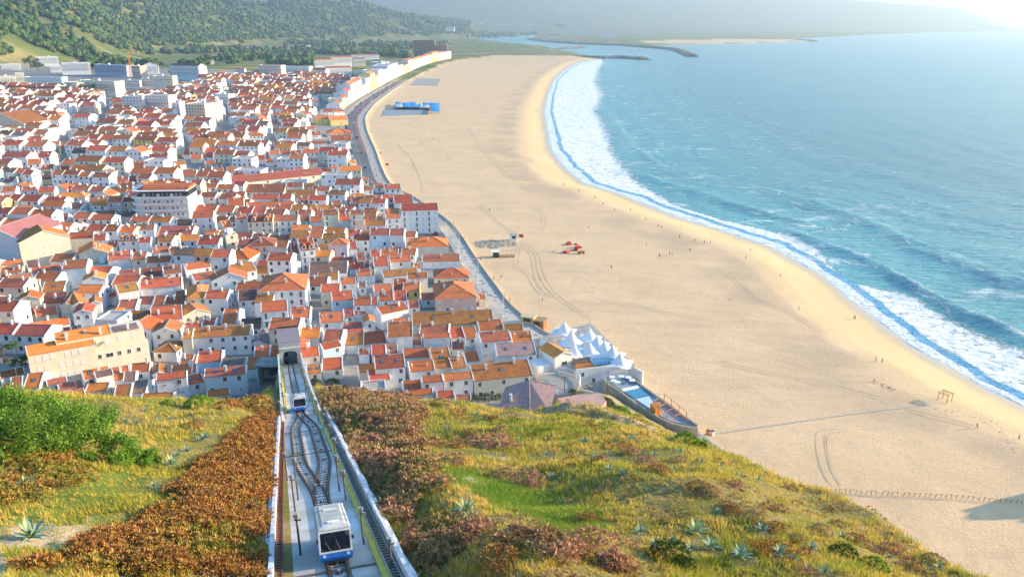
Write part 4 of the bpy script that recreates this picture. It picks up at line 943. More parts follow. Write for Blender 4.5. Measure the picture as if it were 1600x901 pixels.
def beige_slab():
    """long beige building stepping up the slope in front of the town"""
    def part(x0, y0, x1, y1, st, hw, dep):
        u0, v0, u1, v1 = x0 / SA, 380 + y0 / SA, x1 / SA, 380 + y1 / SA
        gm = GG((u0 + u1) / 2, (v0 + v1) / 2, hw); A = G(u0, v0, gm[2]); B = G(u1, v1, gm[2]); return A, B, gm[2] - hw
    A, B, z = part(148, 607, 512, 542, 3, 9.6, 9); W = math.dist(A, B); rz = math.atan2(B[1] - A[1], B[0] - A[0])
    r = empty('residential_block', ((A[0] + B[0]) / 2, (A[1] + B[1]) / 2, z), rz)
    tag(r, 'long beige block with orange roofs and rows of small shuttered windows', 'residential block')
    run = 3.4
    b = MB(); walls_into(b, 'X', W, 2 * run, 9.6, run, -3); b.obj('wall', W_WALL['C'], r)
    m = MB(); roof_into(m, 'X', W, 2 * run, 9.6, run, ov=0.3); rf = m.obj('roof', [ROOFM['O'], W_WALL['C'], TERRA], r)
    for f in range(3):
        for i in range(7):
            if (i + f) % 5 == 3: continue
            obj('window', WINS['s'], r, (-W / 2 + 2.2 + i * (W - 4) / 7, 0, 7.4 - f * 2.9))
    for cx in (0.28, 0.62, 0.9): obj('chimney', CH1, rf, (-W / 2 + cx * W, run, 9.6 + run * TAN + 0.1))
    # upper wing
    W2 = 22.0; x0 = W / 2 - 9.0
    b = MB(); b.box(x0, 1.6, -3, x0 + W2, 9.0, 11.2); b.obj('wing', W_WALL['C'], r)
    m = MB(); m2 = roof_into(m, 'X', W2 * 0.62, 7.4, 0, 3.5); rr = m.obj('roof', [ROOFM['O'], W_WALL['C'], TERRA], r, (x0 + W2 * 0.31, 1.6, 11.22))
    for i in range(6):
        for f in range(2): obj('window', WINS['w' if i in (1, 2) and f == 0 else 's'], r, (x0 + 10 + i * 2.1 if f else x0 + 1.6 + i * 3.5, 1.6, 8.6 - f * 3.2))
    for i in (0.12, 0.5, 0.82): obj('chimney', CH1, r, (x0 + W2 * i, 1.9, 11.9))
    # lower terrace in front of the wing
    b = MB(); b.box(W / 2 - 1.0, 0.2, -3, W / 2 + 13.5, 1.598, 7.4); b.box(W / 2 - 1.0, 0.2, 7.402, W / 2 + 13.5, 0.4, 8.2); b.obj('terrace', W_WALL['C'], r)
    for i in range(5): obj('window', WINS['w' if i == 1 else 'd'], r, (W / 2 + 0.8 + i * 2.5, 0.2, 4.8))
    b = MB(); b.box(x0 + W2 * 0.66, 1.4, 11.2, x0 + W2 - 1.2, 6.5, 11.45, 0); b.obj('flat_roof', ROOFM['P'], r)
    b = MB(); b.tube((x0 + W2 * 0.55, 0.9, 8.2), (x0 + W2 * 0.55, 0.9, 9.0), 0.05); b.tube((x0 + W2 * 0.55, 0.9, 9.0), (x0 + W2 * 0.55 + 0.06, 0.6, 9.15), 0.6, 0.55, 12); b.obj('satellite_dish', W_WALL['W'], r)
    sq_foot(r.location[0], r.location[1], rz, W, 8); c, s = math.cos(rz), math.sin(rz)
    sq_foot(r.location[0] + c * (x0 + W2 / 2), r.location[1] + s * (x0 + W2 / 2), rz, W2, 9)
beige_slab()
def hall(name, label, x0, y0, x1, y1, hw, dep, wall, roof, oxs, h2=None, typ='Y', wins=()):
    ox, oy, s = oxs
    u0, v0, u1, v1 = ox + x0 / s, oy + y0 / s, ox + x1 / s, oy + y1 / s
    gm = GG((u0 + u1) / 2, (v0 + v1) / 2, hw); A = G(u0, v0, gm[2]); B = G(u1, v1, gm[2]); W = math.dist(A, B); rz = math.atan2(B[1] - A[1], B[0] - A[0])
    r = empty(name, ((A[0] + B[0]) / 2, (A[1] + B[1]) / 2, gm[2] - hw), rz); tag(r, label, 'hall')
    b = MB(); walls_into(b, typ, W, dep, hw, dep / 2, -3); b.obj('wall', wall, r)
    m = MB(); roof_into(m, typ, W, dep, hw, dep / 2); m.obj('roof', [roof, W_WALL['W'], CONC], r)
    for lx, lz in wins: obj('window', WINS['m'], r, (lx * W / 2, 0, hw - lz))
    sq_foot(r.location[0], r.location[1], rz, W, dep)
    return r
hall('church_hall', 'tall windowless cream hall with orange roof, four tiny vents in its gable', 132, 812, 490, 765, 10.5, 13, W_WALL['C'], ROOFM['O'], (0, 200, SD), wins=((-0.1, 3.0), (0.15, 3.0), (-0.1, 5.4), (0.15, 5.4)))
hall('warehouse', 'big warehouse with purple-red metal roof and blue-shaded wall at the left edge', -180, 770, 128, 782, 10.0, 26, W_WALL['W'], mat('metal_roof_mauve', (0.42, 0.17, 0.155), 0.6, 0.3, 0.12, 0.4), (0, 200, SD))
hall('sports_hall', 'wide hall with a broad brown roof beside the left edge of the town', -120, 770, 150, 775, 9, 30, W_WALL['C'], ROOFM['M'], (0, 0, 4), typ='Y')
# long red box roof on the market awning left of the cream building
def awning_shed():
    a = GG(330, 417); r = empty('market_canopy', (a[0], a[1], a[2]), R(20)); tag(r, 'long blue-grey barrel-roofed market canopy pointing away from the viewer', 'canopy')
    b = MB(); n = 8
    A = [(-4 + 8 * i / n, -7, 4 + 1.3 * math.sin(math.pi * i / n)) for i in range(n + 1)]; Bq = [(p[0], 14, p[2]) for p in A]
    for i in range(n): b.poly([A[i], A[i + 1], Bq[i + 1], Bq[i]]); b.poly([Bq[i], Bq[i + 1], (Bq[i + 1][0], 14, Bq[i + 1][2] - 0.12), (Bq[i][0], 14, Bq[i][2] - 0.12)])
    b.obj('roof', mat('canopy_sheet', (0.24, 0.40, 0.48), 0.4, 0.4, 0.2, 0.6), r)
    for x in (-3.8, 3.8):
        for y in (-6.5, 0, 7, 13.5): m = MB(); m.box(x - .12, y - .12, -1, x + .12, y + .12, 4.0); m.obj('post', CONC, r)
    FOOT.append((a[0], a[1] + 4, 6))
awning_shed()
# ---------------------------------------------------------------- rows of houses filling the rest of the old town
TOWNPG = [tuple(G(u, v, 20)) for u, v in ((-500, 420), (-500, 210), (-60, 150), (60, 151), (190, 160), (262, 146), (330, 126), (395, 118), (430, 112), (540, 112), (620, 108), (700, 104), (720, 120), (700, 640), (-500, 640))]
far_w, far_r = {}, {}
FARGL = MB()
def far_house(x, y, z, rz, W, Dp, hw, run, typ, wall, roof, st, rs):
    def put(dst, src, mm=None):
        c, s = math.cos(rz), math.sin(rz); b = len(dst.V)
        dst.V += [(x + p[0] * c - p[1] * s, y + p[0] * s + p[1] * c, z + p[2]) for p in src.V]
        for f in src.F: dst.F.append(tuple(b + i for i in f))
        dst.M += src.M
    b = MB(); walls_into(b, typ, W, Dp, hw, run, -2.5); put(far_w.setdefault(wall, MB()), b)
    if typ != 'F': m = MB(); roof_into(m, typ, W, Dp, hw, run, verge=(roof in 'RB')); put(far_r.setdefault(roof, MB()), m)
    m = MB(); n = max(1, int(W / 3.0))
    for f in range(st):
        for i in range(n):
            if rs.random() < 0.3: continue
            lx = -W / 2 + (i + .5) * W / n; zz = hw - (f + 1) * SH + .95; m.box(lx - .5, -.04, zz, lx + .5, .02, zz + 1.3)
        for i in range(int(Dp / 3.5)):
            if rs.random() < 0.5: continue
            ly = (i + .5) * Dp / int(Dp / 3.5); zz = hw - (f + 1) * SH + .95; m.box(W / 2 - .02, ly - .5, zz, W / 2 + .04, ly + .5, zz + 1.3)
    put(FARGL, m)
    if rs.random() < 0.6 and typ != 'F':
        m = MB(); lx = rs.uniform(-W / 3, W / 3); zz = hw + run * TAN if typ == 'X' else hw; m.box(lx - .3, run * .8, zz - 1.0, lx + .3, run * .8 + .6, zz + 1.1); put(far_w['W'] if 'W' in far_w else far_w.setdefault('W', MB()), m)
    FOOT.append((x - math.sin(rz) * Dp / 2, y + math.cos(rz) * Dp / 2, min(W, Dp) / 2))
def fill_rows():
    rs = random.Random(11); rows = []
    y = 226.0; k = 0
    while y < 1480:
        Dp = rs.uniform(7.5, 9.5) * (1.0 if y < 480 else 1.45)
        x = -0.64 * y * 0.98 - 20
        while x < 60:
            W = rs.uniform(5.5, 10.5) * (1.0 if y < 480 else 1.7)
            if rs.random() < 0.05: x += 3.5
            cx, cy = x + W / 2, y + rs.uniform(-0.7, 0.7)
            rows.append((cx, cy, W, Dp)); x += W + (0.12 if rs.random() < .8 else 1.2)
        y += Dp + (3.2 if k % 2 else 0.9); k += 1
    C = np.array([(r[0], r[1] + r[3] / 2) for r in rows])
    dp, ps, _ = polydist(C[:, 0], C[:, 1], PROM); tp = dp * ps; ok = inpoly(C[:, 0], C[:, 1], TOWNPG)
    zg = ground(C[:, 0], C[:, 1]); hz = hill(C[:, 0], C[:, 1]); s_, w_ = track_sw(C[:, 0], C[:, 1])
    out = []
    for i, (cx, cy, W, Dp) in enumerate(rows):
        setb = 62 if cy > 700 else (27 if cy > 330 else 14)
        if cy < 330 and tp[i] < 34: continue
        if not ok[i] or tp[i] < setb or hz[i] > zg[i] - 0.8: continue
        if abs(w_[i]) < 3.6 + W / 2 and s_[i] < 236: continue
        if occupied(cx, cy + Dp / 2, min(W, Dp) / 2, 0.93): continue
        out.append((cx, cy, float(zg[i]), W, Dp))
    ST = [([tuple(G(u, v, 12)) for u, v in pl], wd) for pl, wd in ((((410, 330), (418, 280), (424, 220), (428, 180)), 2.6), (((155, 215), (165, 190), (186, 152)), 5.0), (((300, 300), (292, 250), (285, 205), (276, 170)), 2.4), (((60, 330), (95, 250), (120, 190)), 2.4), (((500, 290), (492, 240), (488, 200), (500, 150)), 2.4), (((350, 215), (352, 180), (360, 140)), 2.6))]
    out = [o for o in out if all(float(polydist(np.array([o[0]]), np.array([o[1] + o[4] / 2]), pl)[0][0]) > wd + o[3] * .42 for pl, wd in ST)]
    out.sort(key=lambda r: (round(r[1] / 2.0), r[0]))
    n_ind = max(0, 300 - len(HOUSES) + sum(1 for h in HOUSES if h.get('fixed')))
    keep = [0, None]
    for i, (cx, cy, z, W, Dp) in enumerate(out):
        t = rs.random(); typ = 'X' if t < 0.72 else ('Y' if t < 0.84 else ('F' if t < 0.92 else 'H'))
        far = cy > 620
        wall = rs.choices('WCLUNY', (70, 22, 3, 3, 2, 2))[0]; roof = rs.choices('RBOMKP', (50, 20, 16, 8, 4, 2))[0]
        st = rs.choices((1, 2, 3), (34, 50, 16) if cy < 480 else (8, 46, 46))[0]
        if cy > 480 and rs.random() < 0.4: typ = 'F'; W *= 1.0
        hw = st * SH + rs.uniform(0.1, 0.9); run = Dp / 2 if typ == 'X' else 3
        if keep[0] > 0 and keep[1] and abs(cy - keep[1][0]) < 1.5: typ = 'X'; st = keep[1][1]; hw = keep[1][2] + rs.uniform(-.35, .35); run = Dp / 2; keep[0] -= 1
        else: keep[:] = [rs.choice((2, 3, 4, 5)) if typ == 'X' else 0, (cy, st, hw)]
        if W > 1.9 * Dp and typ == 'Y': typ = 'X'
        rz = rs.uniform(-0.05, 0.05) + 0.10 * max(-1, min(1, (cx + 90) / 150.0))
        if i < n_ind:
            p = proj((cx, cy, z + hw)); make_house(cx, cy, z, rz, W, Dp, hw, run, typ, wall, roof, st, (p[0], p[1]), 1, seed=i)
        else: far_house(cx, cy, z, rz, W, Dp, hw, run, typ, wall, roof, st, rs)
    return len(out), n_ind
print('FILL', fill_rows(), 'houses', len(HOUSES), 'traced', N_TRACED)
def flush_far():
    V, Fc, M, mats = [], [], [], []
    def add(mb, ms):
        base = len(mats); mats.extend(ms); b = len(V); V.extend(mb.V); Fc.extend(tuple(b + i for i in f) for f in mb.F); M.extend(base + m for m in mb.M)
    for k, mb in far_w.items(): add(mb, [W_WALL[k], FLATR])
    for k, mb in far_r.items(): add(mb, [roof_mat(k, True), W_WALL['W'], CONC])
    add(FARGL, [GLASS])
    o = obj('distant_houses', mesh('distant_houses', V, Fc, mats, M)); tag(o, kind='stuff')
flush_far()
# ---------------------------------------------------------------- names for every house
LM = [('funicular tunnel mouth', 455, 548), ('long beige block', 160, 545), ('curved hotel', 258, 328), ('purple-roofed warehouse', 30, 360), ('green-tiled house', 475, 352), ('white tents', 885, 535),
      ('white three-storey house with dormer', 438, 440), ('white stepped hotel', 240, 165), ('promenade bend', 560, 195), ('long ochre-brown roof', 708, 493), ('graffiti wall', 412, 592), ('cafe street', 490, 460),
      ('pink hip-roofed house', 407, 385), ('white balcony block by the promenade', 655, 340), ('pink-walled hall by the beach path', 712, 465), ('orange-roofed cream hall', 70, 385), ('barrel canopy', 330, 410), ('mauve roof below the hill', 835, 605), ('left town edge', 5, 260), ('cream courtyard house', 400, 250), ('yellow house', 515, 190)]
def name_houses():
    groups = {}
    for h in HOUSES:
        if h.get('fixed'): continue
        u, v = h['px']
        lm = min(LM, key=lambda l: (l[1] - u) ** 2 + (2.2 * (l[2] - v)) ** 2)
        dx, dy = u - lm[1], 2.2 * (v - lm[2])
        side = ('right of' if dx > 0 else 'left of') if abs(dx) > abs(dy) else ('behind' if dy < 0 else 'in front of')
        rf = 'flat-roofed' if h['typ'] == 'F' else '%s-roofed' % ROOFC[h['roof']][2]
        h['desc'] = '%s %s-storey %s house' % (WALLNAME[h['wall']], NW[h['st']], rf)
        tr = ''
        if h['ndm']: tr = 'with %s dormer%s' % (NW[h['ndm']], 's' if h['ndm'] > 1 else '')
        elif h['nsk']: tr = 'with %s skylight%s' % (NW[h['nsk']], 's' if h['nsk'] > 1 else '')
        elif h['typ'] == 'Y': tr = 'with front gable'
        elif h['W'] > 14: tr = 'unusually long'
        elif h['typ'] == 'H': tr = 'with hipped roof'
        h['tr'] = tr; h['lm'] = lm[0]; h['side'] = side; h['dist'] = math.hypot(dx, dy)
        groups.setdefault((h['desc'], tr, lm[0], side), []).append(h)
    for key, L in groups.items():
        L.sort(key=lambda h: h['dist'])
        for i, h in enumerate(L):
            d, t, lmn, side = key
            o = '' if len(L) == 1 else (ORD[min(i, 19)] + ' such ')
            t = '' if len((d + ' ' + t + ' ' + side + ' ' + lmn).split()) + 2 > 16 else t
            lab = '%s%s%s, %s%s the %s' % (d, ' ' if t else '', t, (o and ORD[min(i, 19)] + ' ' or ''), side, lmn)
            tag(h['o'], lab, 'house', 'houses of the old town')
name_houses()

for i, (u, v, h) in enumerate(((296, 68, 16), (535, 62, 13), (611, 60, 13))):
    p = GG(u, v + 6); H = h / F_PX * proj(p)[2]; r = empty('power_mast', p); b = MB(); b.tube((0, 0, -1), (0, 0, H), .9, .5, 6); b.obj('pole', CONC, r); b = MB(); b.box(-4, -.4, H * .9, 4, .4, H * .9 + .8); b.obj('crossarm', CONC, r)
    tag(r, ['pale power mast at the foot of the wooded hill, leftmost of three', 'pale power mast in the middle of three along the track below the woods', 'pale power mast farthest right below the woods'][i], 'mast')
# ================================================================ the funicular
CONCT = mat('track_concrete', (0.62, 0.64, 0.64), 0.85, 0.2, col2=(0.40, 0.36, 0.30), vscale=0.22, bump=0.02, bscale=2.0)
WHITEP = mat('whitewashed_wall', (0.76, 0.77, 0.77), 0.85, 0.2, col2=(0.55, 0.55, 0.53), vscale=0.8, bump=0.03, bscale=1.5)
YELLOW = mat('yellow_walkway_paint', (0.62, 0.52, 0.06), 0.7, 0.3, col2=(0.45, 0.38, 0.10), vscale=0.9)
RUST = mat('rusty_rail', (0.16, 0.085, 0.055), 0.6, 0.4, 0.3, 2.0)
RUSTR = mat('red_oxide_metal', (0.22, 0.075, 0.06), 0.7, 0.3, 0.3, 2.0)
SLEEP = mat('sleeper', (0.20, 0.165, 0.135), 0.9, 0.2, 0.3, 2.0)
WOODP = mat('weathered_pole', (0.16, 0.13, 0.11), 0.9, 0.2, 0.3, 3.0)
CABLE = mat('steel_cable', (0.30, 0.30, 0.30), 0.4, 0.5)
def strip(s0, s1, ds, w0f, w1f, h0, h1, name, mt, parent, hb=None):
    """bar of rectangular section that follows the track from s0 to s1"""
    n = max(1, int((s1 - s0) / ds)); b = MB(); V = []
    for i in range(n + 1):
        s = s0 + (s1 - s0) * i / n; a, c = w0f(s), w1f(s); hh0 = h0(s) if callable(h0) else h0; hh1 = h1(s) if callable(h1) else h1
        V.append([track_pt(s, a, hh0), track_pt(s, c, hh0), track_pt(s, c, hh1), track_pt(s, a, hh1)])
    for i in range(n): 
        A, B_ = V[i], V[i + 1]
        for j in range(4):
            k = (j + 1) % 4; b.poly([A[j], A[k], B_[k], B_[j]])
    b.poly(V[0][::-1]); b.poly(V[-1])
    return b.obj(name, mt, parent)
K = lambda v: (lambda s: v)
bed = empty('funicular_trackbed', track_pt(40, 0)); bed.location = (0, 0, 0)
tag(bed, 'pale concrete funicular trackbed running straight down the hill into the town', 'trackbed')
strip(14, 223, 3.0, K(-3.25), lambda s: 2.45 if s < 126 else 2.4, -1.2, -0.16, 'concrete_slab', CONCT, bed)
strip(14, 223, 3.0, K(2.452), K(2.88), -1.2, 0.02, 'yellow_walkway', YELLOW, bed)
strip(132, 223, 3.0, K(-2.75), K(-2.1), -1.0, 0.25, 'yellow_walkway', YELLOW, bed)
for s in (47.5, 91.0, 109.0): strip(s, s + 0.35, 1, K(-3.2), K(2.4), -0.2, -0.10, 'cross_drain', SLEEP, bed)
S0, S1 = 66.5, 131.0
def br(s): 
    t = np.clip((s - S0) / (S1 - S0), 0, 1); e = lambda q: q * q * (3 - 2 * q)
    return 1.32 * e(min(1, t / 0.34)) * e(min(1, (1 - t) / 0.34))
trk = empty('funicular_track', (0, 0, 0)); tag(trk, 'rusty single funicular track opening into a passing loop with two branches', 'railway track')
for (a, b_, sg) in ((14, S0, 0), (S1, 224, 0), (S0, S1, -1), (S0, S1, 1)):
    for r_ in (-0.6, 0.6):
        strip(a, b_, 1.6, lambda s, sg=sg, r_=r_: sg * br(s) + r_ - 0.045, lambda s, sg=sg, r_=r_: sg * br(s) + r_ + 0.045, -0.16, 0.03, 'rail', RUST, trk)
        strip(a, b_, 1.6, lambda s, sg=sg, r_=r_: sg * br(s) + r_ - 0.16, lambda s, sg=sg, r_=r_: sg * br(s) + r_ + 0.16, -0.161, -0.12, 'rail_bed', SLEEP, trk)
sb = MB(); sb.box(-0.80, -0.09, -0.05, 0.80, 0.09, 0.0); slm = sb.mesh('sleeper', SLEEP)
pb = MB(); pb.box(-0.16, -0.22, 0, 0.16, 0.22, 0.12); pb.tube((-0.12, 0, 0.14), (0.12, 0, 0.14), 0.12, None, 8, 1); pum = pb.mesh('pulley', [DARK, CABLE])
HEAD = math.atan2(-TKD[0], TKD[1])
def slope_at(s): 
    y0, y1 = TKD[1] * (s - 2), TKD[1] * (s + 2); return math.atan((float(cliff_D(y1)) - float(cliff_D(y0))) / 4.0)
n_sl = 0
for (a, b_, sgs) in ((30, S0, (0,)), (S0, S1, (-1, 1)), (S1, 190, (0,))):
    s = a; stp = 1.15 if a < 100 else 1.6
    while s < b_:
        for sg in sgs:
            if sg and br(s) < 0.9 and sg < 0 and br(s) < 0.25: continue
            o = obj('sleeper', slm, trk, track_pt(s, sg * br(s), -0.12)); o.rotation_euler = (-slope_at(s), 0, HEAD); n_sl += 1
        s += stp
for s in np.arange(34, 190, 6.5):
    for sg in ((0,) if not S0 < s < S1 else (-1, 1)):
        o = obj('pulley', pum, trk, track_pt(float(s), sg * br(s) * 1.0, -0.10)); o.rotation_euler = (-slope_at(s), 0, HEAD)
for sg, e in ((-1, 0.0), (1, 0.0)):
    b = MB(); pts = [track_pt(s, sg * br(s), 0.08) for s in np.arange(20, 200, 4.0)]
    for p, q in zip(pts[:-1], pts[1:]): b.tube(p, q, 0.022, None, 4)
    b.obj('haul_cable', CABLE, trk)
# side walls
w1 = empty('right_side_wall', (0, 0, 0)); w1.name = 'whitewashed_wall'; tag(w1, 'long whitewashed wall along the right side of the trackbed, lit blue-white', 'wall')
for i, s in enumerate(np.arange(16, 128, 4.0)):      # poured panels, each a little off its neighbour
    jw = rng.uniform(-0.03, 0.03); jh = rng.uniform(-0.04, 0.04)
    strip(s, s + 3.96, 2, K(3.68 + jw), K(3.93 + jw), -1.2, 0.7 + jh, 'wall_panel', WHITEP, w1)
strip(16, 128, 4.0, K(3.97), lambda s: 4.35 + 0.08 * math.sin(s * 0.9), -1.2, lambda s: 0.12 + 0.06 * math.sin(s * 1.7), 'apron', WHITEP, w1)
w2 = empty('whitewashed_wall', (0, 0, 0)); tag(w2, 'long whitewashed double wall along the left side of the trackbed', 'wall')
LW = lambda s: -4.15 + (s - 45) * 0.0105
for i, s in enumerate(np.arange(16, 121, 4.0)):
    jw = rng.uniform(-0.02, 0.02); jh = rng.uniform(-0.04, 0.04)
    strip(s, s + 3.96, 2, lambda q: LW(q) - 0.22 + jw, lambda q: LW(q) + 0.1 + jw, -1.0, 0.75 + jh, 'wall_panel', WHITEP, w2)
    strip(s, s + 3.96, 2, lambda q: LW(q) - 0.55, lambda q: LW(q) - 0.23 + jw, -1.0, 0.45 + jh, 'kerb', WHITEP, w2)
# open cable troughs with rungs on both sides
TROUGHB = mat('trough_growth', (0.16, 0.14, 0.07), 0.9, 0.1, col2=(0.07, 0.11, 0.03), vscale=0.7)
def trough(name, label, wa, wb, ma, mb_, s_end):
    r = empty(name, (0, 0, 0)); tag(r, label, 'drain')
    for wv in (wa, wb): strip(16, s_end, 3.0, lambda s, wv=wv: (wv(s)) - 0.04, lambda s, wv=wv: (wv(s)) + 0.04, -0.35, 0.1, 'side_rail', ma, r)
    strip(16, s_end, 3.0, lambda s: wa(s) + .04, lambda s: wb(s) - .04, -0.9, -0.12, 'bottom', TROUGHB, r)
    wd = abs(wb(50) - wa(50)); m = MB(); m.box(-wd / 2, -0.045, -0.04, wd / 2, 0.045, 0.04); me = m.mesh('rung', mb_)
    s = 33.0
    while s < s_end:
        o = obj('rung', me, r, track_pt(s, (wa(s) + wb(s)) / 2, 0.04)); o.rotation_euler = (-slope_at(s), 0, HEAD); s += 0.62 if s < 100 else 1.1
trough('cable_trough', 'ladder-like cable trough with dark rungs beside the yellow walkway', lambda s: 2.93, lambda s: 3.52, CABLE, CONC, 127)
trough('drain_trough', 'narrow trough with red-brown rungs beside the left wall', lambda s: LW(s) + 0.18, lambda s: LW(s) + 0.62, RUSTR, RUSTR, 121)
b = MB()
# retaining walls of the lower cutting
rw = empty('retaining_wall', (0, 0, 0)); tag(rw, 'pale retaining wall left of the lower track, rising towards the tunnel', 'wall')
strip(122, 221, 3, K(-3.15), K(-2.76), -2.0, lambda s: float(np.interp(s, [122, 160, 185, 222], [0.2, 0.9, 2.2, 3.4])), 'wall', WHITEP, rw)
rw = empty('retaining_wall', (0, 0, 0)); tag(rw, 'pale retaining wall right of the lower track, lined with posts', 'wall')
strip(128.2, 221, 3, K(2.9), K(3.25), -2.0, lambda s: float(np.interp(s, [128, 160, 185, 222], [0.2, 0.8, 1.8, 3.2])), 'wall', WHITEP, rw)
# posts
def on_track(u, v):
    """world point where the ray meets the sloping trackbed"""
    d = ray(u, v); t = 20.0
    for _ in range(400):
        x, y, z = d[0] * t, d[1] * t, HCAM + d[2] * t
        if z <= HCAM - float(cliff_D(y)) - 0.16: break
        t += 0.7
    return x, y, z
POSTS = [(470, 866, 466, 798), (461, 795, 458, 739), (466, 778, 464, 712), (449, 748, 448, 705), (569, 855, 566, 788), (541, 785, 538, 732), (531, 772, 524, 708), (527, 737, 521, 682), (613, 901, 611, 876),
         (441, 668, 441, 625), (446, 652, 446, 612), (491, 648, 489, 612), (498, 660, 497, 624), (508, 672, 506, 645), (517, 690, 515, 662), (484, 630, 482, 600), (478, 612, 476, 585), (443, 630, 443, 598), (472, 590, 471, 566), (476, 600, 475, 575), (446, 612, 446, 585)]
for i, (u, v, u2, v2) in enumerate(POSTS):
    x, y, z = on_track(u, v); dep = proj((x, y, z))[2]; h = max(2.2, min(4.5, (v - v2) * dep / F_PX / 0.93))
    if i == 8: h = 2.9
    side = 'left' if u < 475 + max(0, (v - 640)) * 0.2 else 'right'
    r = empty('signal_post', (x, y, z)); tag(r, '%s post %s the track, %s' % ('weathered grey', side + ' of', ['just uphill of the upper car level', 'halfway along the loop', 'standing on the loop slab', 'thin one by the left trough', 'beside the upper car', 'beside the loop end', 'leaning next to the loop', 'thin one behind the leaning post', 'at the bottom frame edge',
        'at the top of the left wall', 'near the lower car on the wall top', 'just uphill of the lower car', 'first in the wall gap', 'second in the wall gap', 'where the white wall starts', 'beside the lower car window', 'just below the lower car', 'beside the yellow ledge', 'near the tunnel end', 'between lower car and tunnel', 'on the ledge by the graffiti house'][i]), 'post')
    b = MB(); b.tube((0, 0, -0.3), (-0.03 * h, 0, h), 0.085, 0.07, 7); b.obj('pole', WOODP, r)
    b = MB(); b.box(-0.03 * h - .16, -0.12, h * 0.93, -0.03 * h + .16, 0.12, h * 1.0); b.box(-0.25, -0.04, h * 0.84, 0.25, 0.04, h * 0.88); b.obj('insulator_box', CABLE, r)
# ---------------------------------------------------------------- people (one skinned body, copied)
SKIN = mat('skin', (0.50, 0.30, 0.21), 0.6)
HAIR = mat('dark_hair', (0.03, 0.02, 0.015), 0.7)
def body_mesh(pose, top, bottom, hair=HAIR):
    J = {'pel': (0, 0, .95), 'ch': (0, 0.0, 1.28), 'nk': (0, 0.0, 1.48), 'hd': (0, 0.015, 1.60), 'ht': (0, 0.01, 1.71)}
    R_ = {'pel': .135, 'ch': .15, 'nk': .055, 'hd': .095, 'ht': .075}
    E = [('pel', 'ch'), ('ch', 'nk'), ('nk', 'hd'), ('hd', 'ht')]
    st, arm = {'walk': (0.22, 0.18), 'stand': (0.02, 0.03), 'sit': (0, 0.05)}[pose]
    for s, n in ((-1, 'l'), (1, 'r')):
        f = s
        if pose == 'sit':
            pts = [('hip', (s * .09, 0, .92), .09), ('kn', (s * .11, -.42, .95), .065), ('an', (s * .11, -.45, .52), .045), ('to', (s * .11, -.6, .50), .035)]
        else:
            pts = [('hip', (s * .09, 0, .90), .09), ('kn', (s * .10, -f * st * .6, .50), .065), ('an', (s * .10, -f * st * 1.1 + (.06 if f < 0 else 0), .09), .042), ('to', (s * .11, -f * st * 1.1 - .13, .04), .035)]
        pr = 'pel'
        for k, p, r in pts: J[n + k] = p; R_[n + k] = r; E.append((pr, n + k)); pr = n + k
        pr = 'ch'
        for k, p, r in (('sh', (s * .20, 0, 1.40), .06), ('el', (s * .25, f * arm * .5, 1.13), .042), ('wr', (s * .24, f * arm - .06, .90), .03), ('ha', (s * .24, f * arm - .09, .80), .032)):
            J[n + k] = p; R_[n + k] = r; E.append((pr, n + k)); pr = n + k
    ks = list(J); me = bpy.data.meshes.new('person'); me.from_pydata([J[k] for k in ks], [(ks.index(a), ks.index(b)) for a, b in E], [])
    o = bpy.data.objects.new('person_tmp', me); COL.objects.link(o)
    o.modifiers.new('skin', 'SKIN'); sv = me.skin_vertices[0].data
    for i, k in enumerate(ks): sv[i].radius = (R_[k], R_[k] * (0.72 if k in ('ch', 'pel') else 1)); sv[i].use_root = (i == 0)
    o.modifiers.new('sub', 'SUBSURF').levels = 1
    dg = bpy.context.evaluated_depsgraph_get(); m2 = bpy.data.meshes.new_from_object(o.evaluated_get(dg))
    bpy.data.objects.remove(o)
    m2.materials.clear()
    for m in (top, bottom, SKIN, hair): m2.materials.append(m)
    mi = []
    for p in m2.polygons:
        c = p.center; z = c[2]
        if z > 1.66 or (z > 1.56 and c[1] > 0.03): k = 3
        elif z > 1.47: k = 2
        elif abs(c[0]) > .19 and z < 1.12: k = 2
        elif z > .93 or (pose == 'sit' and z > 1.0): k = 0
        else: k = 1
        mi.append(k)
    m2.polygons.foreach_set('material_index', mi); m2.polygons.foreach_set('use_smooth', [True] * len(mi)); m2.name = 'person'
    return m2
def cloth(n, c): return mat(n, c, 0.9, 0.1)
CL = dict(navy=cloth('navy_cloth', (0.03, 0.045, 0.10)), black=cloth('black_cloth', (0.02, 0.02, 0.022)), red=cloth('red_cloth', (0.45, 0.05, 0.04)), white=cloth('white_cloth', (0.75, 0.75, 0.73)), blue=cloth('light_blue_cloth', (0.28, 0.50, 0.72)), beige=cloth('beige_cloth', (0.42, 0.35, 0.26)), jeans=cloth('denim', (0.07, 0.11, 0.19)), grey=cloth('grey_cloth', (0.22, 0.22, 0.23)))
PM = {}
def person(x, y, z, rz, pose, top, bot, label, cat='person', group=None, scale=1.0):
    k = (pose, top, bot)
    if k not in PM: PM[k] = body_mesh(pose, CL[top], CL[bot])
    o = obj('person', PM[k], None, (x, y, z), rz); o.scale = (scale,) * 3
    tag(o, label, cat, group); return o
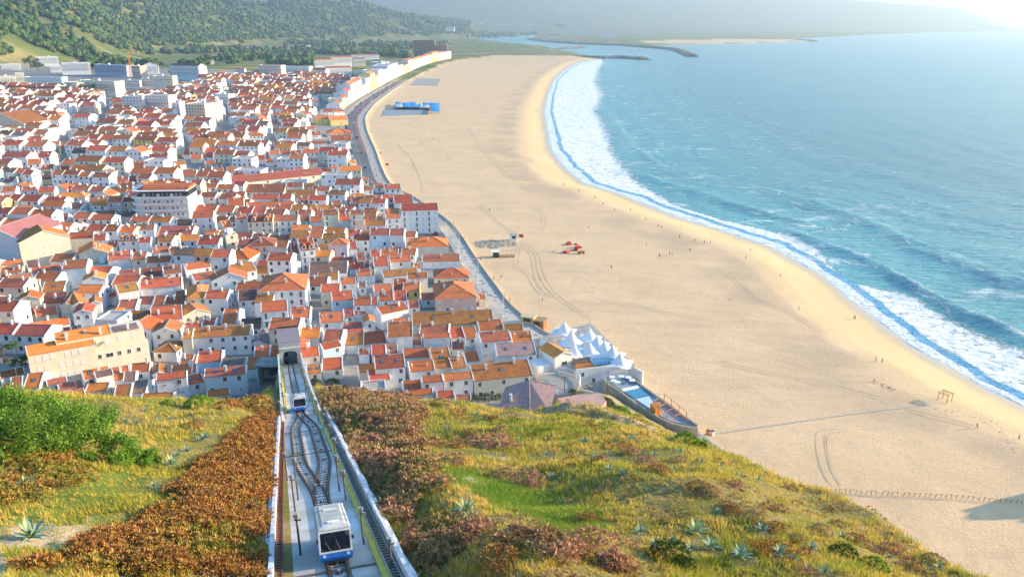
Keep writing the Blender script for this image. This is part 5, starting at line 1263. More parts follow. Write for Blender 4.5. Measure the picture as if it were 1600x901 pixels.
# ---------------------------------------------------------------- the two cars
CARB = mat('car_blue_paint', (0.025, 0.19, 0.62), 0.35, 0.5, 0.1, 1.0); CARW = mat('car_white_paint', (0.74, 0.76, 0.77), 0.4, 0.5, 0.06, 1.0)
CARR = mat('car_roof_grey', (0.62, 0.62, 0.58), 0.75, 0.3, col2=(0.38, 0.36, 0.31), vscale=0.55)
g = NT('car_glass'); g.b.inputs['Base Color'].default_value = (0.02, 0.03, 0.045, 1); g.b.inputs['Roughness'].default_value = 0.06; g.b.inputs['Alpha'].default_value = 0.55; CARG = g.m
def car(s, label, W=2.45, L=9.2, H=2.75, sc=(0.88, 0.75, 0.87)):
    r = empty('funicular_car', track_pt(s, 0, 0.0)); r.rotation_euler = Matrix.Rotation(HEAD, 3, 'Z').to_euler(); r.rotation_euler = (Matrix.Rotation(HEAD, 3, 'Z') @ Matrix.Rotation(-slope_at(s + L / 2), 3, 'X')).to_euler()
    tag(r, label, 'funicular car'); a = W / 2; r.scale = sc
    def ringz(z, y0, y1, i=0.0): return [(-a + i, y0, z), (a - i, y0, z), (a - i, y1, z), (-a + i, y1, z)]
    b = MB(); b.prism(ringz(0.25, 0.18, L - .18, .12), ringz(0.5, 0.02, L - .02, 0.02)); b.prism(ringz(0.502, 0, L), ringz(0.88, 0, L)); b.obj('lower_body', CARB, r)
    b = MB(); b.prism(ringz(0.882, 0.0, L), ringz(1.0, 0.0, L)); b.prism(ringz(2.42, 0.05, L - .05, .04), ringz(2.62, 0.1, L - .1, .1)); b.box(-a + .05, 0.07, 0.9, a - .05, L - .07, 0.95)
    for x in (-a + .02, a - .14):
        for y in (0.03, 1.9, 3.9, 5.9, L - .2): b.box(x, y, 1.002, x + .12, y + .13, 2.418)
    b.obj('frame', CARW, r)
    b = MB(); b.box(-a + .14, 0.05, 1.02, -0.02, 0.08, 2.4); b.box(0.02, 0.05, 1.02, a - .14, 0.08, 2.4); b.obj('windscreen', CARG, r)
    b = MB(); b.box(-a + .14, L - .1, 1.02, a - .14, L - .07, 2.4); b.obj('rear_window', CARG, r)
    b = MB(); b.box(-0.02, 0.04, 1.0, 0.02, 0.07, 2.42); b.tube((-0.35, 0.03, 1.0), (-0.75, 0.03, 1.75), 0.015, None, 4); b.tube((0.35, 0.03, 1.0), (0.05, 0.03, 1.8), 0.015, None, 4); b.obj('wiper', DARK, r)
    for x in (-a + .04, a - .07):
        for y0, y1 in ((0.17, 1.88), (2.05, 3.88), (4.05, 5.88), (6.05, L - .22)):
            b = MB(); b.box(x, y0, 1.02, x + .03, y1, 2.4); b.obj('side_window', CARG, r)
    b = MB(); b.prism(ringz(2.622, 0.02, L - .02, .03), ringz(2.74, 0.08, L - .08, .12)); b.prism(ringz(2.742, 0.5, L - .5, .30), ringz(2.80, 0.7, L - .7, .42)); rf = b.obj('roof', CARR, r)
    b = MB(); b.box(-0.45, 1.6, 2.80, 0.45, 2.2, 2.86); b.box(-.5, 6.3, 2.80, .5, 6.9, 2.86); b.tube((-.4, 1.2, 2.95), (.4, 1.5, 2.95), .04); b.tube((0, 1.35, 2.8), (0, 1.35, 2.95), .04); b.obj('hatch', CARW, rf)
    for sx in (-1, 1):
        b = MB(); b.box(sx * (a + .08) - .08, 0.0, 1.7, sx * (a + .08) + .08, 0.06, 2.0); b.tube((sx * a, 0.05, 1.95), (sx * (a + .1), 0.03, 1.9), .02); b.obj('mirror', DARK, r)
        b = MB(); b.tube((sx * (a - .35), -0.02, 0.7), (sx * (a - .35), 0.03, 0.7), .11, .11, 10); b.obj('headlight', CARW, r)
        b = MB(); b.box(sx * .6 - .1, 0.6, -0.0, sx * .6 + .1, 1.3, 0.24); b.box(sx * .6 - .1, L - 1.3, 0, sx * .6 + .1, L - .6, 0.24); b.obj('wheelset', DARK, r)
    b = MB(); b.box(-.9, .3, 0.05, .9, L - .3, 0.249); b.obj('underframe', DARK, r)
    b = MB(); b.box(-a + .15, 1.2, 0.96, a - .15, 1.26, 1.75); b.box(-1.0, 2.6, 0.96, -.2, 3.1, 1.4); b.box(.2, 2.6, .96, 1.0, 3.1, 1.4); b.box(-1.0, 4.6, 0.96, -.2, 5.1, 1.4); b.box(.2, 4.6, .96, 1.0, 5.1, 1.4); b.obj('seats', mat('seat_blue', (0.05, 0.12, 0.3), 0.8), r)
    return r
c1 = car(48.6, 'blue and white funicular car nearest the viewer, driver behind its windscreen')
c2 = car(131.0, 'small blue and white funicular car farther down, above the tunnel')
p = track_pt(49.5, -0.55, 0.45); person(p[0], p[1], p[2], HEAD, 'stand', 'blue', 'jeans', 'person in a light blue shirt standing at the left of the upper car windscreen', scale=0.9)
# ---------------------------------------------------------------- tunnel portal
def portal():
    s = 221.2; x, y, z = track_pt(s, 0.2, 0.0)
    r = empty('tunnel_portal', (x, y, z - .2), HEAD); tag(r, 'pale blue arched portal over the dark tunnel mouth of the funicular', 'tunnel portal')
    b = MB(); n = 10; Wd, Hd = 1.85, 4.1; A = 2.9
    ring = [(-Wd, 0, 0)] + [(-Wd * math.cos(math.pi * i / n), 0, Hd - 1.0 + 1.0 * math.sin(math.pi * i / n)) for i in range(n + 1)] + [(Wd, 0, 0)]
    out = [(-A, 0, 0)] + [(-A + 2 * A * i / n, 0, 6.3) for i in range(n + 1)] + [(A, 0, 0)]
    for i in range(len(ring) - 1):
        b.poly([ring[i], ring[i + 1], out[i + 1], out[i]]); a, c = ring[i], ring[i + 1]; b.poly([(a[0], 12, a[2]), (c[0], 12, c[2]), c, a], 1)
    b.poly([(-A, 0, 6.3), (A, 0, 6.3), (A, 3, 6.3), (-A, 3, 6.3)]); b.box(-A, .3, -4, -Wd - .02, 11.9, 6.29); b.box(Wd + .02, .3, -4, A, 11.9, 6.29); b.box(-Wd, 3.2, 4.2, Wd, 11.9, 6.2); b.obj('arch', [W_WALL['S'], DARK], r)
    b = MB(); b.box(-A - .2, .3, 6.302, A + .2, 12, 6.5); b.obj('roof', mat('portal_roof', (0.27, 0.22, 0.24), .7), r); b = MB(); b.poly([(-3, 12, 0), (3, 12, 0), (3, 12, 7), (-3, 12, 7)]); b.obj('darkness', DARK, r); b = MB()  # end sheet coloured dark to stand for the shade inside the tunnel
    b.box(-A, -0.3, 4.9, A, -.002, 5.15); b.obj('cornice', W_WALL['W'], r)
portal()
for (x0, y0, x1, y1, yr, lab) in ((430, 547, 525, 537, 492, 'left grey metal roof of the lower funicular station'), (532, 531, 630, 521, 478, 'middle grey metal roof right above the tunnel portal'), (627, 501, 735, 494, 448, 'right grey metal roof of the lower funicular station')):
    if 'P2' not in ROOFM: ROOFM['P2'] = mat('station_sheet_roof', (0.27, 0.22, 0.25), 0.6, 0.4, 0.15, 0.5); ROOFC['P2'] = (None, None, 'grey'); 
    o = traced_house(280, 380, SA, x0, y0, x1, y1, yr, 1, 'X', 'W', 'P2', 'c0'); o.name = 'station_hall'; tag(o, lab, 'station', None)
def graffiti_house():
    q = G(422, 606, 8.5); a = b_ = (q[0], q[1], 8.5); W = 6.6; rz = 0.0
    r = empty('derelict_building', ((a[0] + b_[0]) / 2, (a[1] + b_[1]) / 2, (a[2] + b_[2]) / 2 - .3), rz); tag(r, 'roofless derelict building left of the track, blue graffiti in its open room', 'building')
    b = MB(); b.box(-W / 2, 0, -3, -W / 2 + .35, 6, 6.2); b.box(W / 2 - .35, 0, -3, W / 2, 6, 6.6); b.box(-W / 2 + .35, 5.6, -3, W / 2 - .35, 5.95, 6.2); b.obj('wall', W_WALL['W'], r)
    b = MB(); b.box(-W / 2 - .4, -0.3, 6.6, W / 2 - .9, 6.2, 7.1); b.obj('roof_slab', CONC, r)
    b = MB(); b.box(-W / 2 + .351, 5.50, 3.6, W / 2 - .351, 5.598, 6.19); b.obj('opening_shade', DARK, r)  # dark sheet painting the shade of the opening under the slab
    b = MB(); b.box(-W / 2 + .351, 0, -3, W / 2 - .351, 5.5, 0.9); b.obj('floor', CONC, r)
    gr = mat('graffiti_blue', (0.03, 0.20, 0.62), 0.7)
    for j, (cx, cz, rx, rz_) in enumerate(((-.9, 2.6, .95, 1.0), (0.2, 3.0, .75, .85), (0.9, 2.3, .6, .75))):
        b = MB(); pts = [(cx + rx * math.cos(t) * (1 + .15 * math.sin(3 * t)), 5.49 - .012 * j, cz + rz_ * math.sin(t)) for t in np.linspace(0, 2 * math.pi, 14)[:-1]]
        b.poly([(p[0], p[1] - .012, p[2]) for p in pts], 1); sc = [(cx + (p[0] - cx) * .86, p[1] - .02, cz + (p[2] - cz) * .86) for p in pts]; b.poly(sc); b.obj('graffiti', [gr, CL['black']], r)
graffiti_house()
# ================================================================ promenade, road, beach
def resample(pl, step):
    out = [pl[0]]; acc = 0
    for i in range(len(pl) - 1):
        a, b = np.array(pl[i]), np.array(pl[i + 1]); L = np.hypot(*(b - a)); d = step - acc
        while d <= L: out.append(tuple(a + (b - a) * d / L)); d += step
        acc = (acc + L) % step
    return out
def catmull(pl, n=8):
    P = [np.array(p) for p in pl]; P = [2 * P[0] - P[1]] + P + [2 * P[-1] - P[-2]]; out = []
    for i in range(1, len(P) - 2):
        for k in range(n):
            t = k / n; out.append(tuple(0.5 * ((2 * P[i]) + (-P[i - 1] + P[i + 1]) * t + (2 * P[i - 1] - 5 * P[i] + 4 * P[i + 1] - P[i + 2]) * t * t + (-P[i - 1] + 3 * P[i] - 3 * P[i + 1] + P[i + 2]) * t ** 3)))
    out.append(tuple(P[-2])); return out
PL = catmull(PROM, 8)
def offs(pl, d):
    P = np.array(pl); T = np.gradient(P, axis=0); T /= np.linalg.norm(T, axis=1)[:, None]; N = np.stack([-T[:, 1], T[:, 0]], 1)
    for _ in range(3): N[1:-1] = (N[:-2] + 2 * N[1:-1] + N[2:]) / 4
    return P + N * d
def ribbon(name, d0, d1, z, mt, i0=0, i1=None, zf=None, kind='structure', thick=None):
    A, B_ = offs(PL, d0)[i0:i1], offs(PL, d1)[i0:i1]; b = MB()
    for i in range(len(A) - 1):
        za = z
        q = [(A[i][0], A[i][1], za), (A[i + 1][0], A[i + 1][1], za), (B_[i + 1][0], B_[i + 1][1], za), (B_[i][0], B_[i][1], za)]
        if thick: b.prism([(p[0], p[1], za - thick) for p in q][::-1], q[::-1])
        else: b.poly(q[::-1])
    o = b.obj(name, mt); tag(o, kind=kind); return o
ASPH = mat('asphalt', (0.16, 0.165, 0.175), 0.9, 0.2, 0.25, 0.15); PAVE = mat('promenade_limestone', (0.44, 0.40, 0.34), 0.85, 0.2, 0.15, 0.25)
g = NT('patterned_pavement'); tc = g.n.new('ShaderNodeTexCoord'); ck = g.n.new('ShaderNodeTexVoronoi'); ck.inputs['Scale'].default_value = 0.42; g.L.new(g.pos(), ck.inputs['Vector'])
g.L.new(g.mix(g.rng(ck.outputs['Distance'], 0.30, 0.36), (0.16, 0.18, 0.20), (0.46, 0.43, 0.38)), g.b.inputs['Base Color']); g.b.inputs['Roughness'].default_value = 0.85
PATT = g.m; REDL = mat('red_cycle_lane', (0.42, 0.16, 0.13), 0.85, 0.2, 0.2, 0.4)
KERB = mat('kerb_stone', (0.55, 0.53, 0.50), 0.85)
n = len(PL); PA = np.array(PL)
def idx_v(v): return min(range(n), key=lambda i: abs(proj((PA[i][0], PA[i][1], 5))[1] - v))
iR = idx_v(415)
ribbon('promenade', 0.4, 8.0, 5.06, PAVE, 0, None, thick=1.2)
ribbon('promenade_pattern', 2.2, 6.6, 5.066, PATT, idx_v(540), idx_v(360))
ribbon('road', 8.3, 21.5, 4.98, ASPH, iR)
ribbon('cycle_lane', 8.35, 10.2, 4.985, REDL, idx_v(240))
ribbon('pavement', 21.8, 26.5, 5.1, PAVE, iR, thick=0.6)
ribbon('kerb', 21.5, 21.8, 5.11, KERB, iR, thick=0.5)
ribbon('footpath', 8.02, 14.5, 5.03, PAVE, 0, iR, thick=0.5)
WL = mat('road_paint', (0.75, 0.75, 0.72), 0.7)
def dashes():
    b = MB(); A, B_ = offs(PL, 14.6), offs(PL, 14.75)
    for i in range(iR, n - 1):
        a, c = A[i], A[i + 1]; L = np.hypot(*(c - a)); k = 0
        for t in np.arange(0, L, 7.0):
            p = a + (c - a) * t / L; q = a + (c - a) * min(t + 3, L) / L; d = (B_[i] - A[i])
            b.poly([(p[0], p[1], 4.987), (p[0] + d[0], p[1] + d[1], 4.987), (q[0] + d[0], q[1] + d[1], 4.987), (q[0], q[1], 4.987)])
    tag(b.obj('road_marking', WL), kind='structure')
dashes()
# low wall between promenade and sand
def sea_wall():
    r = empty('sea_wall', (0, 0, 0)); tag(r, 'low pale wall separating the promenade from the sand all along the beach', 'wall')
    A, B_ = offs(PL, 0.0), offs(PL, 0.38)
    for i0 in range(0, n - 1, 4):
        b = MB(); i1 = min(i0 + 4, n - 1)
        for i in range(i0, i1):
            e = 0.04 if i == i1 - 1 else 0
            q = [A[i], A[i + 1] * (1 - e) + A[i] * e, B_[i + 1] * (1 - e) + B_[i] * e, B_[i]]
            b.prism([(p[0], p[1], 2.6) for p in q], [(p[0], p[1], 5.62) for p in q])
        b.obj('segment', PAVE, r)
sea_wall()
def along(v, off):
    """point beside the promenade whose picture row is v"""
    O = offs(PL, off); best = min(range(n - 1), key=lambda i: abs(proj((O[i][0], O[i][1], 5))[1] - v)); 
    i = best; a = proj((*O[i], 5))[1]; j = i + 1 if (proj((*O[min(i + 1, n - 1)], 5))[1] - v) * (a - v) < 0 else i - 1; j = max(0, min(n - 1, j))
    c = proj((*O[j], 5))[1]; t = 0 if c == a else (v - a) / (c - a); t = max(0, min(1, t)); p = O[i] * (1 - t) + O[j] * t
    d = O[max(i, j)] - O[min(i, j)] if i != j else np.array([0, 1]); return p[0], p[1], math.atan2(-d[0], d[1])
# lamps
LAMPM = mat('lamp_white_metal', (0.68, 0.69, 0.70), 0.5, 0.4)
def lamp(x, y, z, rz, label, h=12.0, proto=[None]):
    if proto[0] is None:
        r = empty('street_lamp', (x, y, z), rz); b = MB(); b.tube((0, 0, -.4), (0, 0, h), .11, .06, 8); b.tube((0, 0, 0), (0, 0, .9), .2, .14, 8); b.obj('pole', LAMPM, r)
        for s in (-1, 1): b = MB(); b.tube((0, 0, h - .8), (s * 1.5, 0, h + .1), .045, .04, 5); b.box(min(s * 1.4, s * 2.2), -.16, h + .02, max(s * 1.4, s * 2.2), .16, h + .16); b.obj('arm', LAMPM, r)
        proto[0] = r
    else:
        r = proto[0].copy(); COL.objects.link(r); r.location = (x, y, z); r.rotation_euler = (0, 0, rz)
        for c in proto[0].children: d = c.copy(); COL.objects.link(d); d.parent = r
    tag(r, label, 'street lamp', 'double-armed lamps along the promenade'); return r
LV = [497, 450, 405, 370, 352, 325, 300, 268, 240, 218, 200, 186, 172, 160, 150, 141, 133, 126, 120, 114.5, 109.5, 105, 101, 97.5]
for i, v in enumerate(LV):
    x, y, rz = along(v, 7.4); lamp(x, y, 5.06, rz, 'white double-armed lamp, %s along the promenade counted from the beach hut' % ((['first'] + ORD[1:] + ['twenty-first', 'twenty-second', 'twenty-third', 'twenty-fourth'])[i]))
# parked cars
TYRE = mat('tyre', (0.02, 0.02, 0.02), 0.9)
CARP = {k: mat('car_paint_' + k, c, 0.3, 0.5) for k, c in dict(white=(0.75, 0.75, 0.75), black=(0.02, 0.02, 0.022), grey=(0.20, 0.21, 0.22), silver=(0.48, 0.49, 0.50), red=(0.45, 0.03, 0.03), blue=(0.03, 0.08, 0.28)).items()}
def car_meshes(col, van=False):
    prof = [(-2.1, .35), (-2.15, .7), (-1.9, .88), (-1.1, .98), (-.45, 1.42), (1.05, 1.45), (1.75, 1.0), (2.1, .92), (2.15, .4)] if not van else [(-2.4, .35), (-2.45, .8), (-2.1, 1.05), (-1.6, 1.95), (2.3, 2.0), (2.4, .4)]
    a = .86 if not van else .95
    b = MB(); low = [(p[0], -a, p[1]) for p in prof]; hi = [(p[0], a, p[1]) for p in prof]; b.prism(low[::-1], hi[::-1]); body = b.mesh('body', CARP[col])
    b = MB()
    if not van:
        for s in (-1, 1): q = [(-1.0, s * (a + .01), 1.0), (1.6, s * (a + .01), 1.02), (1.0, s * (a + .01), 1.38), (-.45, s * (a + .01), 1.36)]; b.poly(q if s < 0 else q[::-1])
        b.poly([(-1.13, -.75, 1.0), (-1.13, .75, 1.0), (-.5, .68, 1.43), (-.5, -.68, 1.43)][::-1]); b.poly([(1.78, -.75, 1.03), (1.78, .75, 1.03), (1.12, .68, 1.45), (1.12, -.68, 1.45)])
    else: b.poly([(-2.1, -.8, 1.12), (-2.1, .8, 1.12), (-1.66, .75, 1.9), (-1.66, -.75, 1.9)][::-1]); b.box(-1.5, -.97, 1.25, 1.9, .97, 1.75)
    glass = b.mesh('windows', GLASS); b = MB(); b.tube((0, -.1, 0), (0, .1, 0), .33, None, 10); return body, glass, b.mesh('wheel', TYRE)
CMs = {}
def parked(x, y, z, rz, col, label, van=False, group='cars parked along the seafront road'):
    k = (col, van)
    if k not in CMs: CMs[k] = car_meshes(col, van)
    body, glass, wh = CMs[k]; r = empty('parked_car' if not van else 'parked_van', (x, y, z), rz)
    obj('body', body, r); obj('windows', glass, r)
    for sx in (-1.35, 1.35):
        for sy in (-.8, .8): obj('wheel', wh, r, (sx, sy, .33))
    tag(r, label, 'car' if not van else 'van', group)
CCOL = ['white', 'grey', 'black', 'silver', 'red', 'white', 'blue', 'black', 'white', 'grey']
rs = random.Random(5)
cnt = {}
def carlab(c, where): cnt[(c, where)] = cnt.get((c, where), 0) + 1; return '%s parked car, %s of that colour %s' % (c, ORD[cnt[(c, where)] - 1].replace('nearest', 'first'), where)
for i, v in enumerate(np.arange(286, 188, -2.6)):
    c = CCOL[(i * 7 + 3) % 10]; x, y, rz = along(v, 19.9 if i % 9 else 11.8); parked(x, y, 4.98, rz + R(90) + rs.uniform(-.06, .06), c, carlab(c, 'from the near end of the visible seafront road'), van=False)
for i, v in enumerate((352, 359, 367, 376, 386, 394)):
    c = ['silver', 'white', 'black', 'white', 'black', 'white'][i]; x, y, rz = along(v, 12.0 + (i % 2) * 6); parked(x, y, 4.98, rz + R(90), c, carlab(c, 'on the road corner behind the balcony block'), van=(i == 5))
for i, v in enumerate(np.arange(184, 112, -3.2)):
    c = CCOL[(i * 3 + 1) % 10]; x, y, rz = along(v, 20.0 if i % 2 else 10.8); parked(x, y, 4.98, rz + R(90), c, carlab(c, 'beyond the promenade bend'))
# ---------------------------------------------------------------- walkers
OUT = [('walk', 'navy', 'jeans'), ('walk', 'black', 'black'), ('walk', 'red', 'jeans'), ('stand', 'white', 'black'), ('walk', 'beige', 'grey'), ('stand', 'black', 'jeans')]
pc_ = {}
def walker(u, v, where, k, z=None, fac=None):
    p = GG(u, v, 0) if z is None else np.array([*G(u, v, z), z])
    pose, t, b_ = OUT[k % 6]; key = (t, b_, where); pc_[key] = pc_.get(key, 0) + 1
    o = ORD[pc_[key] - 1].replace('nearest', 'first')
    person(p[0], p[1], p[2], rs.uniform(0, 6.28) if fac is None else fac, pose, t, b_, '%s person in %s top and %s trousers %s' % (o, t, 'denim' if b_ == 'jeans' else b_, where), group='people out walking')
k = 0
for u, v in ((758, 489), (761, 488), (771, 437), (788, 465), (704, 359), (719, 368), (725, 375), (751, 407), (753, 405), (709, 350), (818, 504), (796, 472)):
    walker(u, v, 'on the patterned promenade', k, 5.07); k += 1
for v in (282, 276, 270, 266, 262, 258, 254, 249, 245, 240, 236, 231, 226, 221, 217, 212, 207, 203, 198, 193):
    x, y, rz = along(v, rs.uniform(1.2, 7.2)); pr = proj((x, y, 5)); walker(pr[0], pr[1], 'on the promenade beside the road', k, 5.07); k += 1
for u, v in ((1336, 499), (1334, 498), (1172, 393), (1110, 380), (1368, 565), (1378, 566), (1526, 669), (1592, 686), (919, 357), (942, 320), (963, 266), (1078, 393), (894, 252), (1248, 484), (1219, 433), (826, 168), (838, 175), (660, 224), (676, 218), (848, 470), (960, 330), (1030, 402)):
    walker(u, v, 'on the open sand', k); k += 1
# swimmers / surfers far out
bw = mat('wetsuit', (0.02, 0.02, 0.03), 0.5)
for i, (u, v) in enumerate(((1164, 345), (1193, 350), (1211, 349), (1254, 349), (1288, 359), (1313, 364), (1490, 354), (1090, 338))):
    p = G(u, v, 0.25); r = empty('surfer', (p[0], p[1], 0.5), R(40 * i)); b = MB(); b.prism([(-1.1, 0, 0), (-.6, -.24, 0), (.7, -.26, 0), (1.0, 0, .03), (.7, .26, 0), (-.6, .24, 0)], [(-1.1, 0, .06), (-.6, -.24, .07), (.7, -.26, .07), (1.0, 0, .09), (.7, .26, .07), (-.6, .24, .07)]); b.obj('surfboard', CL['white'], r)
    m = body_mesh('sit', CL['black'], CL['black']) if ('s',) not in PM else PM[('s',)]; PM[('s',)] = m; m.name = 'rider'; obj('rider', m, r, (0, 0, -0.72))
    tag(r, '%s dark-suited surfer sitting on a board beyond the foam, from the left' % (ORD[i].replace('nearest', 'first') if i < 6 else ['far right offshore', 'leftmost'][i - 6]), 'surfer')
# ---------------------------------------------------------------- things on the sand
def sand_pt(u, v): p = GG(u, v, 0); return float(p[0]), float(p[1]), float(p[2])
WOOD = mat('beach_timber', (0.42, 0.27, 0.13), 0.8, 0.2, 0.3, 1.5); REDP = mat('red_plastic', (0.55, 0.05, 0.045), 0.5); ORANGE = mat('orange_paint', (0.72, 0.26, 0.04), 0.6)
BLUEA = mat('blue_awning', (0.015, 0.30, 0.68), 0.7, 0.2, 0.15, 0.4); GREYA = mat('grey_awning', (0.40, 0.48, 0.53), 0.7)
def quadbox(px, z0, z1, name, mt, parent=None, zr=None):
    """box standing on a traced four-cornered plan (traced at height zr)"""
    zr = z1 if zr is None else zr; q = [tuple(G(u, v, zr)) for u, v in px]; b = MB(); b.prism([(p[0], p[1], z0) for p in q][::-1], [(p[0], p[1], z1) for p in q][::-1]); return b.obj(name, mt, parent)
def pavilion():
    r = empty('beach_pavilion', sand_pt(650, 176)); zc = r.location.z; zr = zc + 3.4
    tag(r, 'long beach pavilion with bright blue and grey canvas roof panels turning a corner', 'pavilion')
    X = lambda u, v: tuple(G(u, v, zr))
    cells = [((617.5, 159.5, 627, 163), BLUEA), ((617, 163.2, 629, 167.5), GREYA), ((629.2, 160.5, 641, 167.5), BLUEA), ((641.2, 159.8, 650, 163), BLUEA), ((641.2, 163.2, 655, 167.5), BLUEA), ((655.5, 161, 660, 168), GREYA), ((660.2, 160.5, 671, 164), BLUEA), ((660.2, 164.2, 671, 168.5), GREYA), ((671.2, 161, 686.5, 166), BLUEA), ((673.5, 166.2, 686.5, 174.5), BLUEA)]
    for i, ((a, b_, c, d), m) in enumerate(cells):
        q = [X(a, d), X(c, d), X(c, b_), X(a, b_)]; cx = sum(p[0] for p in q) / 4; cy = sum(p[1] for p in q) / 4
        mb = MB(); z0 = zr + 0.02 * (i % 3)
        for j in range(4): p, s = q[j], q[(j + 1) % 4]; mb.poly([(p[0], p[1], z0), (s[0], s[1], z0), (cx, cy, z0 + .9)])
        for p in q: mb.box(p[0] - .1, p[1] - .1, zc - .6, p[0] + .1, p[1] + .1, z0, 1)
        o = mb.obj('canopy', [m, CONC], r); o.location = (-r.location.x, -r.location.y, -r.location.z)
    q = [X(617, 167.6), X(673, 168.6), X(673, 163), X(617, 162)]; mb = MB(); mb.prism([(p[0], p[1], zc - .5) for p in q], [(p[0], p[1], zc + .25) for p in q]); o = mb.obj('deck', WOOD, r); o.location = -r.location
pavilion()
def deck(u0, v0, u1, v1, u2, v2, u3, v3, label, mt, name='deck', h=0.5):
    z = sand_pt(u0, v0)[2]; o = quadbox(((u0, v0), (u1, v1), (u2, v2), (u3, v3)), z - .6, z + h, name, mt); tag(o, label, 'deck'); return o
DKB = mat('blue_grey_decking', (0.30, 0.36, 0.40), 0.8, 0.2, 0.25, 0.3)
deck(596, 181, 668, 178, 664, 172, 602, 172, 'grey boarded deck in front of the blue pavilion', DKB)
deck(640, 133, 683, 134, 689, 123.5, 652, 122, 'grey rectangular platform on the sand left of the promenade bend', CONC, 'platform', .3)
def arr_posts():
    for i, (u, v) in enumerate([(608, 212), (622, 213), (640, 213), (657, 213), (675, 213), (692, 213), (612, 224), (634, 224), (650, 224), (668, 226), (686, 226)]):
        x, y, z = sand_pt(u, v); b = MB(); b.tube((0, 0, -.4), (0, 0, 5.0), .09, .07, 6); r = empty('net_pole', (x, y, z)); b.obj('pole', LAMPM, r); b = MB(); b.tube((-.5, 0, 4.8), (.5, 0, 4.8), .05, None, 5); b.obj('crossbar', LAMPM, r)
        tag(r, 'tall white net pole on the sand, %s from the left in the %s row' % ((ORD[i % 6].replace('nearest', 'first')), 'back' if i < 6 else 'front'), 'pole', 'net poles on the beach')
arr_posts()
def pergola_small():
    x, y, z = sand_pt(1476, 626); r = empty('beach_pergola', (x, y, z), R(35)); tag(r, 'lone wooden pergola with a slatted roof standing on the open sand', 'pergola')
    for sx in (-1.3, 1.3):
        for sy in (-1.3, 1.3): b = MB(); b.box(sx - .07, sy - .07, -.3, sx + .07, sy + .07, 2.4); b.obj('post', WOOD, r)
    for sx in (-1.3, 1.3): b = MB(); b.box(sx - .06, -1.6, 2.402, sx + .06, 1.6, 2.55); b.obj('beam', WOOD, r)
    for i in range(9): b = MB(); b.box(-1.7, -1.55 + i * .38, 2.552, 1.7, -1.47 + i * .38, 2.65); b.obj('slat', WOOD, r)
pergola_small()
def fence():
    r = empty('sand_fence', (0, 0, 0)); tag(r, 'low leaning stake fence across the sand at the foot of the hill', 'fence')
    pts = [sand_pt(u, v) for u, v in ((1288, 768), (1330, 770), (1380, 773), (1440, 776), (1500, 779), (1560, 784), (1605, 787), (1700, 794))]
    P = resample([(p[0], p[1]) for p in pts], 1.15); mb = MB(); mb.box(-.05, -.05, -.3, .05, .05, 1.05); me = mb.mesh('stake', WOOD)
    for i, p in enumerate(P): z = float(ground(*p)); o = obj('stake', me, r, (p[0], p[1], z)); o.rotation_euler = (rs.uniform(-.25, .25), rs.uniform(-.3, .3), 0)
    for i in range(len(P) - 1):
        if i % 11 == 7: continue
        a, b_ = P[i], P[i + 1]; za, zb = float(ground(*a)), float(ground(*b_)); m = MB(); m.tube((a[0], a[1], za + .9), (b_[0], b_[1], zb + .5 + .4 * (i % 2)), .035, None, 4); m.obj('rail', WOOD, r)
fence()
def boardwalk():
    r = empty('boardwalk', (0, 0, 0)); tag(r, 'thin line of grey boards laid across the sand to the lone pergola', 'boardwalk')
    P = resample([tuple(G(u, v, 3.4)) for u, v in ((1116, 677), (1180, 668), (1260, 656), (1340, 644), (1400, 637), (1462, 629))], 1.5); m = MB(); m.box(-.72, -.42, 0, .72, .42, .04); me = m.mesh('board', mat('grey_board', (0.58, 0.48, 0.38), 0.9, 0.1, 0.3, 1.0))
    for i in range(len(P) - 1):
        a, b_ = P[i], P[i + 1]; o = obj('board', me, r, (a[0], a[1], float(ground(*a)) + .03), math.atan2(b_[1] - a[1], b_[0] - a[0]) + rs.uniform(-.06, .06))
boardwalk()
def kiosk(u, v, w_, d_, h, wall, top, label, rz=0.3, name='kiosk'):
    x, y, z = sand_pt(u, v); r = empty(name, (x, y, z), rz); tag(r, label, 'kiosk'); b = MB(); b.box(-w_ / 2, -d_ / 2, -.3, w_ / 2, d_ / 2, h); b.obj('wall', wall, r)
    b = MB(); b.box(-w_ / 2 - .25, -d_ / 2 - .25, h + .002, w_ / 2 + .25, d_ / 2 + .25, h + .16); b.obj('roof', top, r); b = MB(); b.box(-w_ * .3, -d_ / 2 - .03, 1.0, w_ * .3, -d_ / 2 + .01, h - .35); b.obj('hatch', GLASS, r)
kiosk(843, 512, 4.2, 4.0, 3.2, mat('orange_brown_boards', (0.42, 0.16, 0.06), 0.8, 0.2, 0.3, 1.0), WOOD, 'orange-brown wooden hut on the sand beside the promenade', -0.35, 'beach_hut')
kiosk(826, 504, 4.6, 3.6, 2.6, mat('sand_coloured_panel', (0.5, 0.40, 0.24), 0.8), mat('sand_roof', (0.55, 0.46, 0.28), .8), 'sand-coloured hut behind the orange-brown beach hut', -0.35, 'beach_hut')
kiosk(802, 375, 3.0, 2.6, 2.8, W_WALL['W'], CONC, 'small white lifeguard kiosk at the end of the debris strip', 0.2)
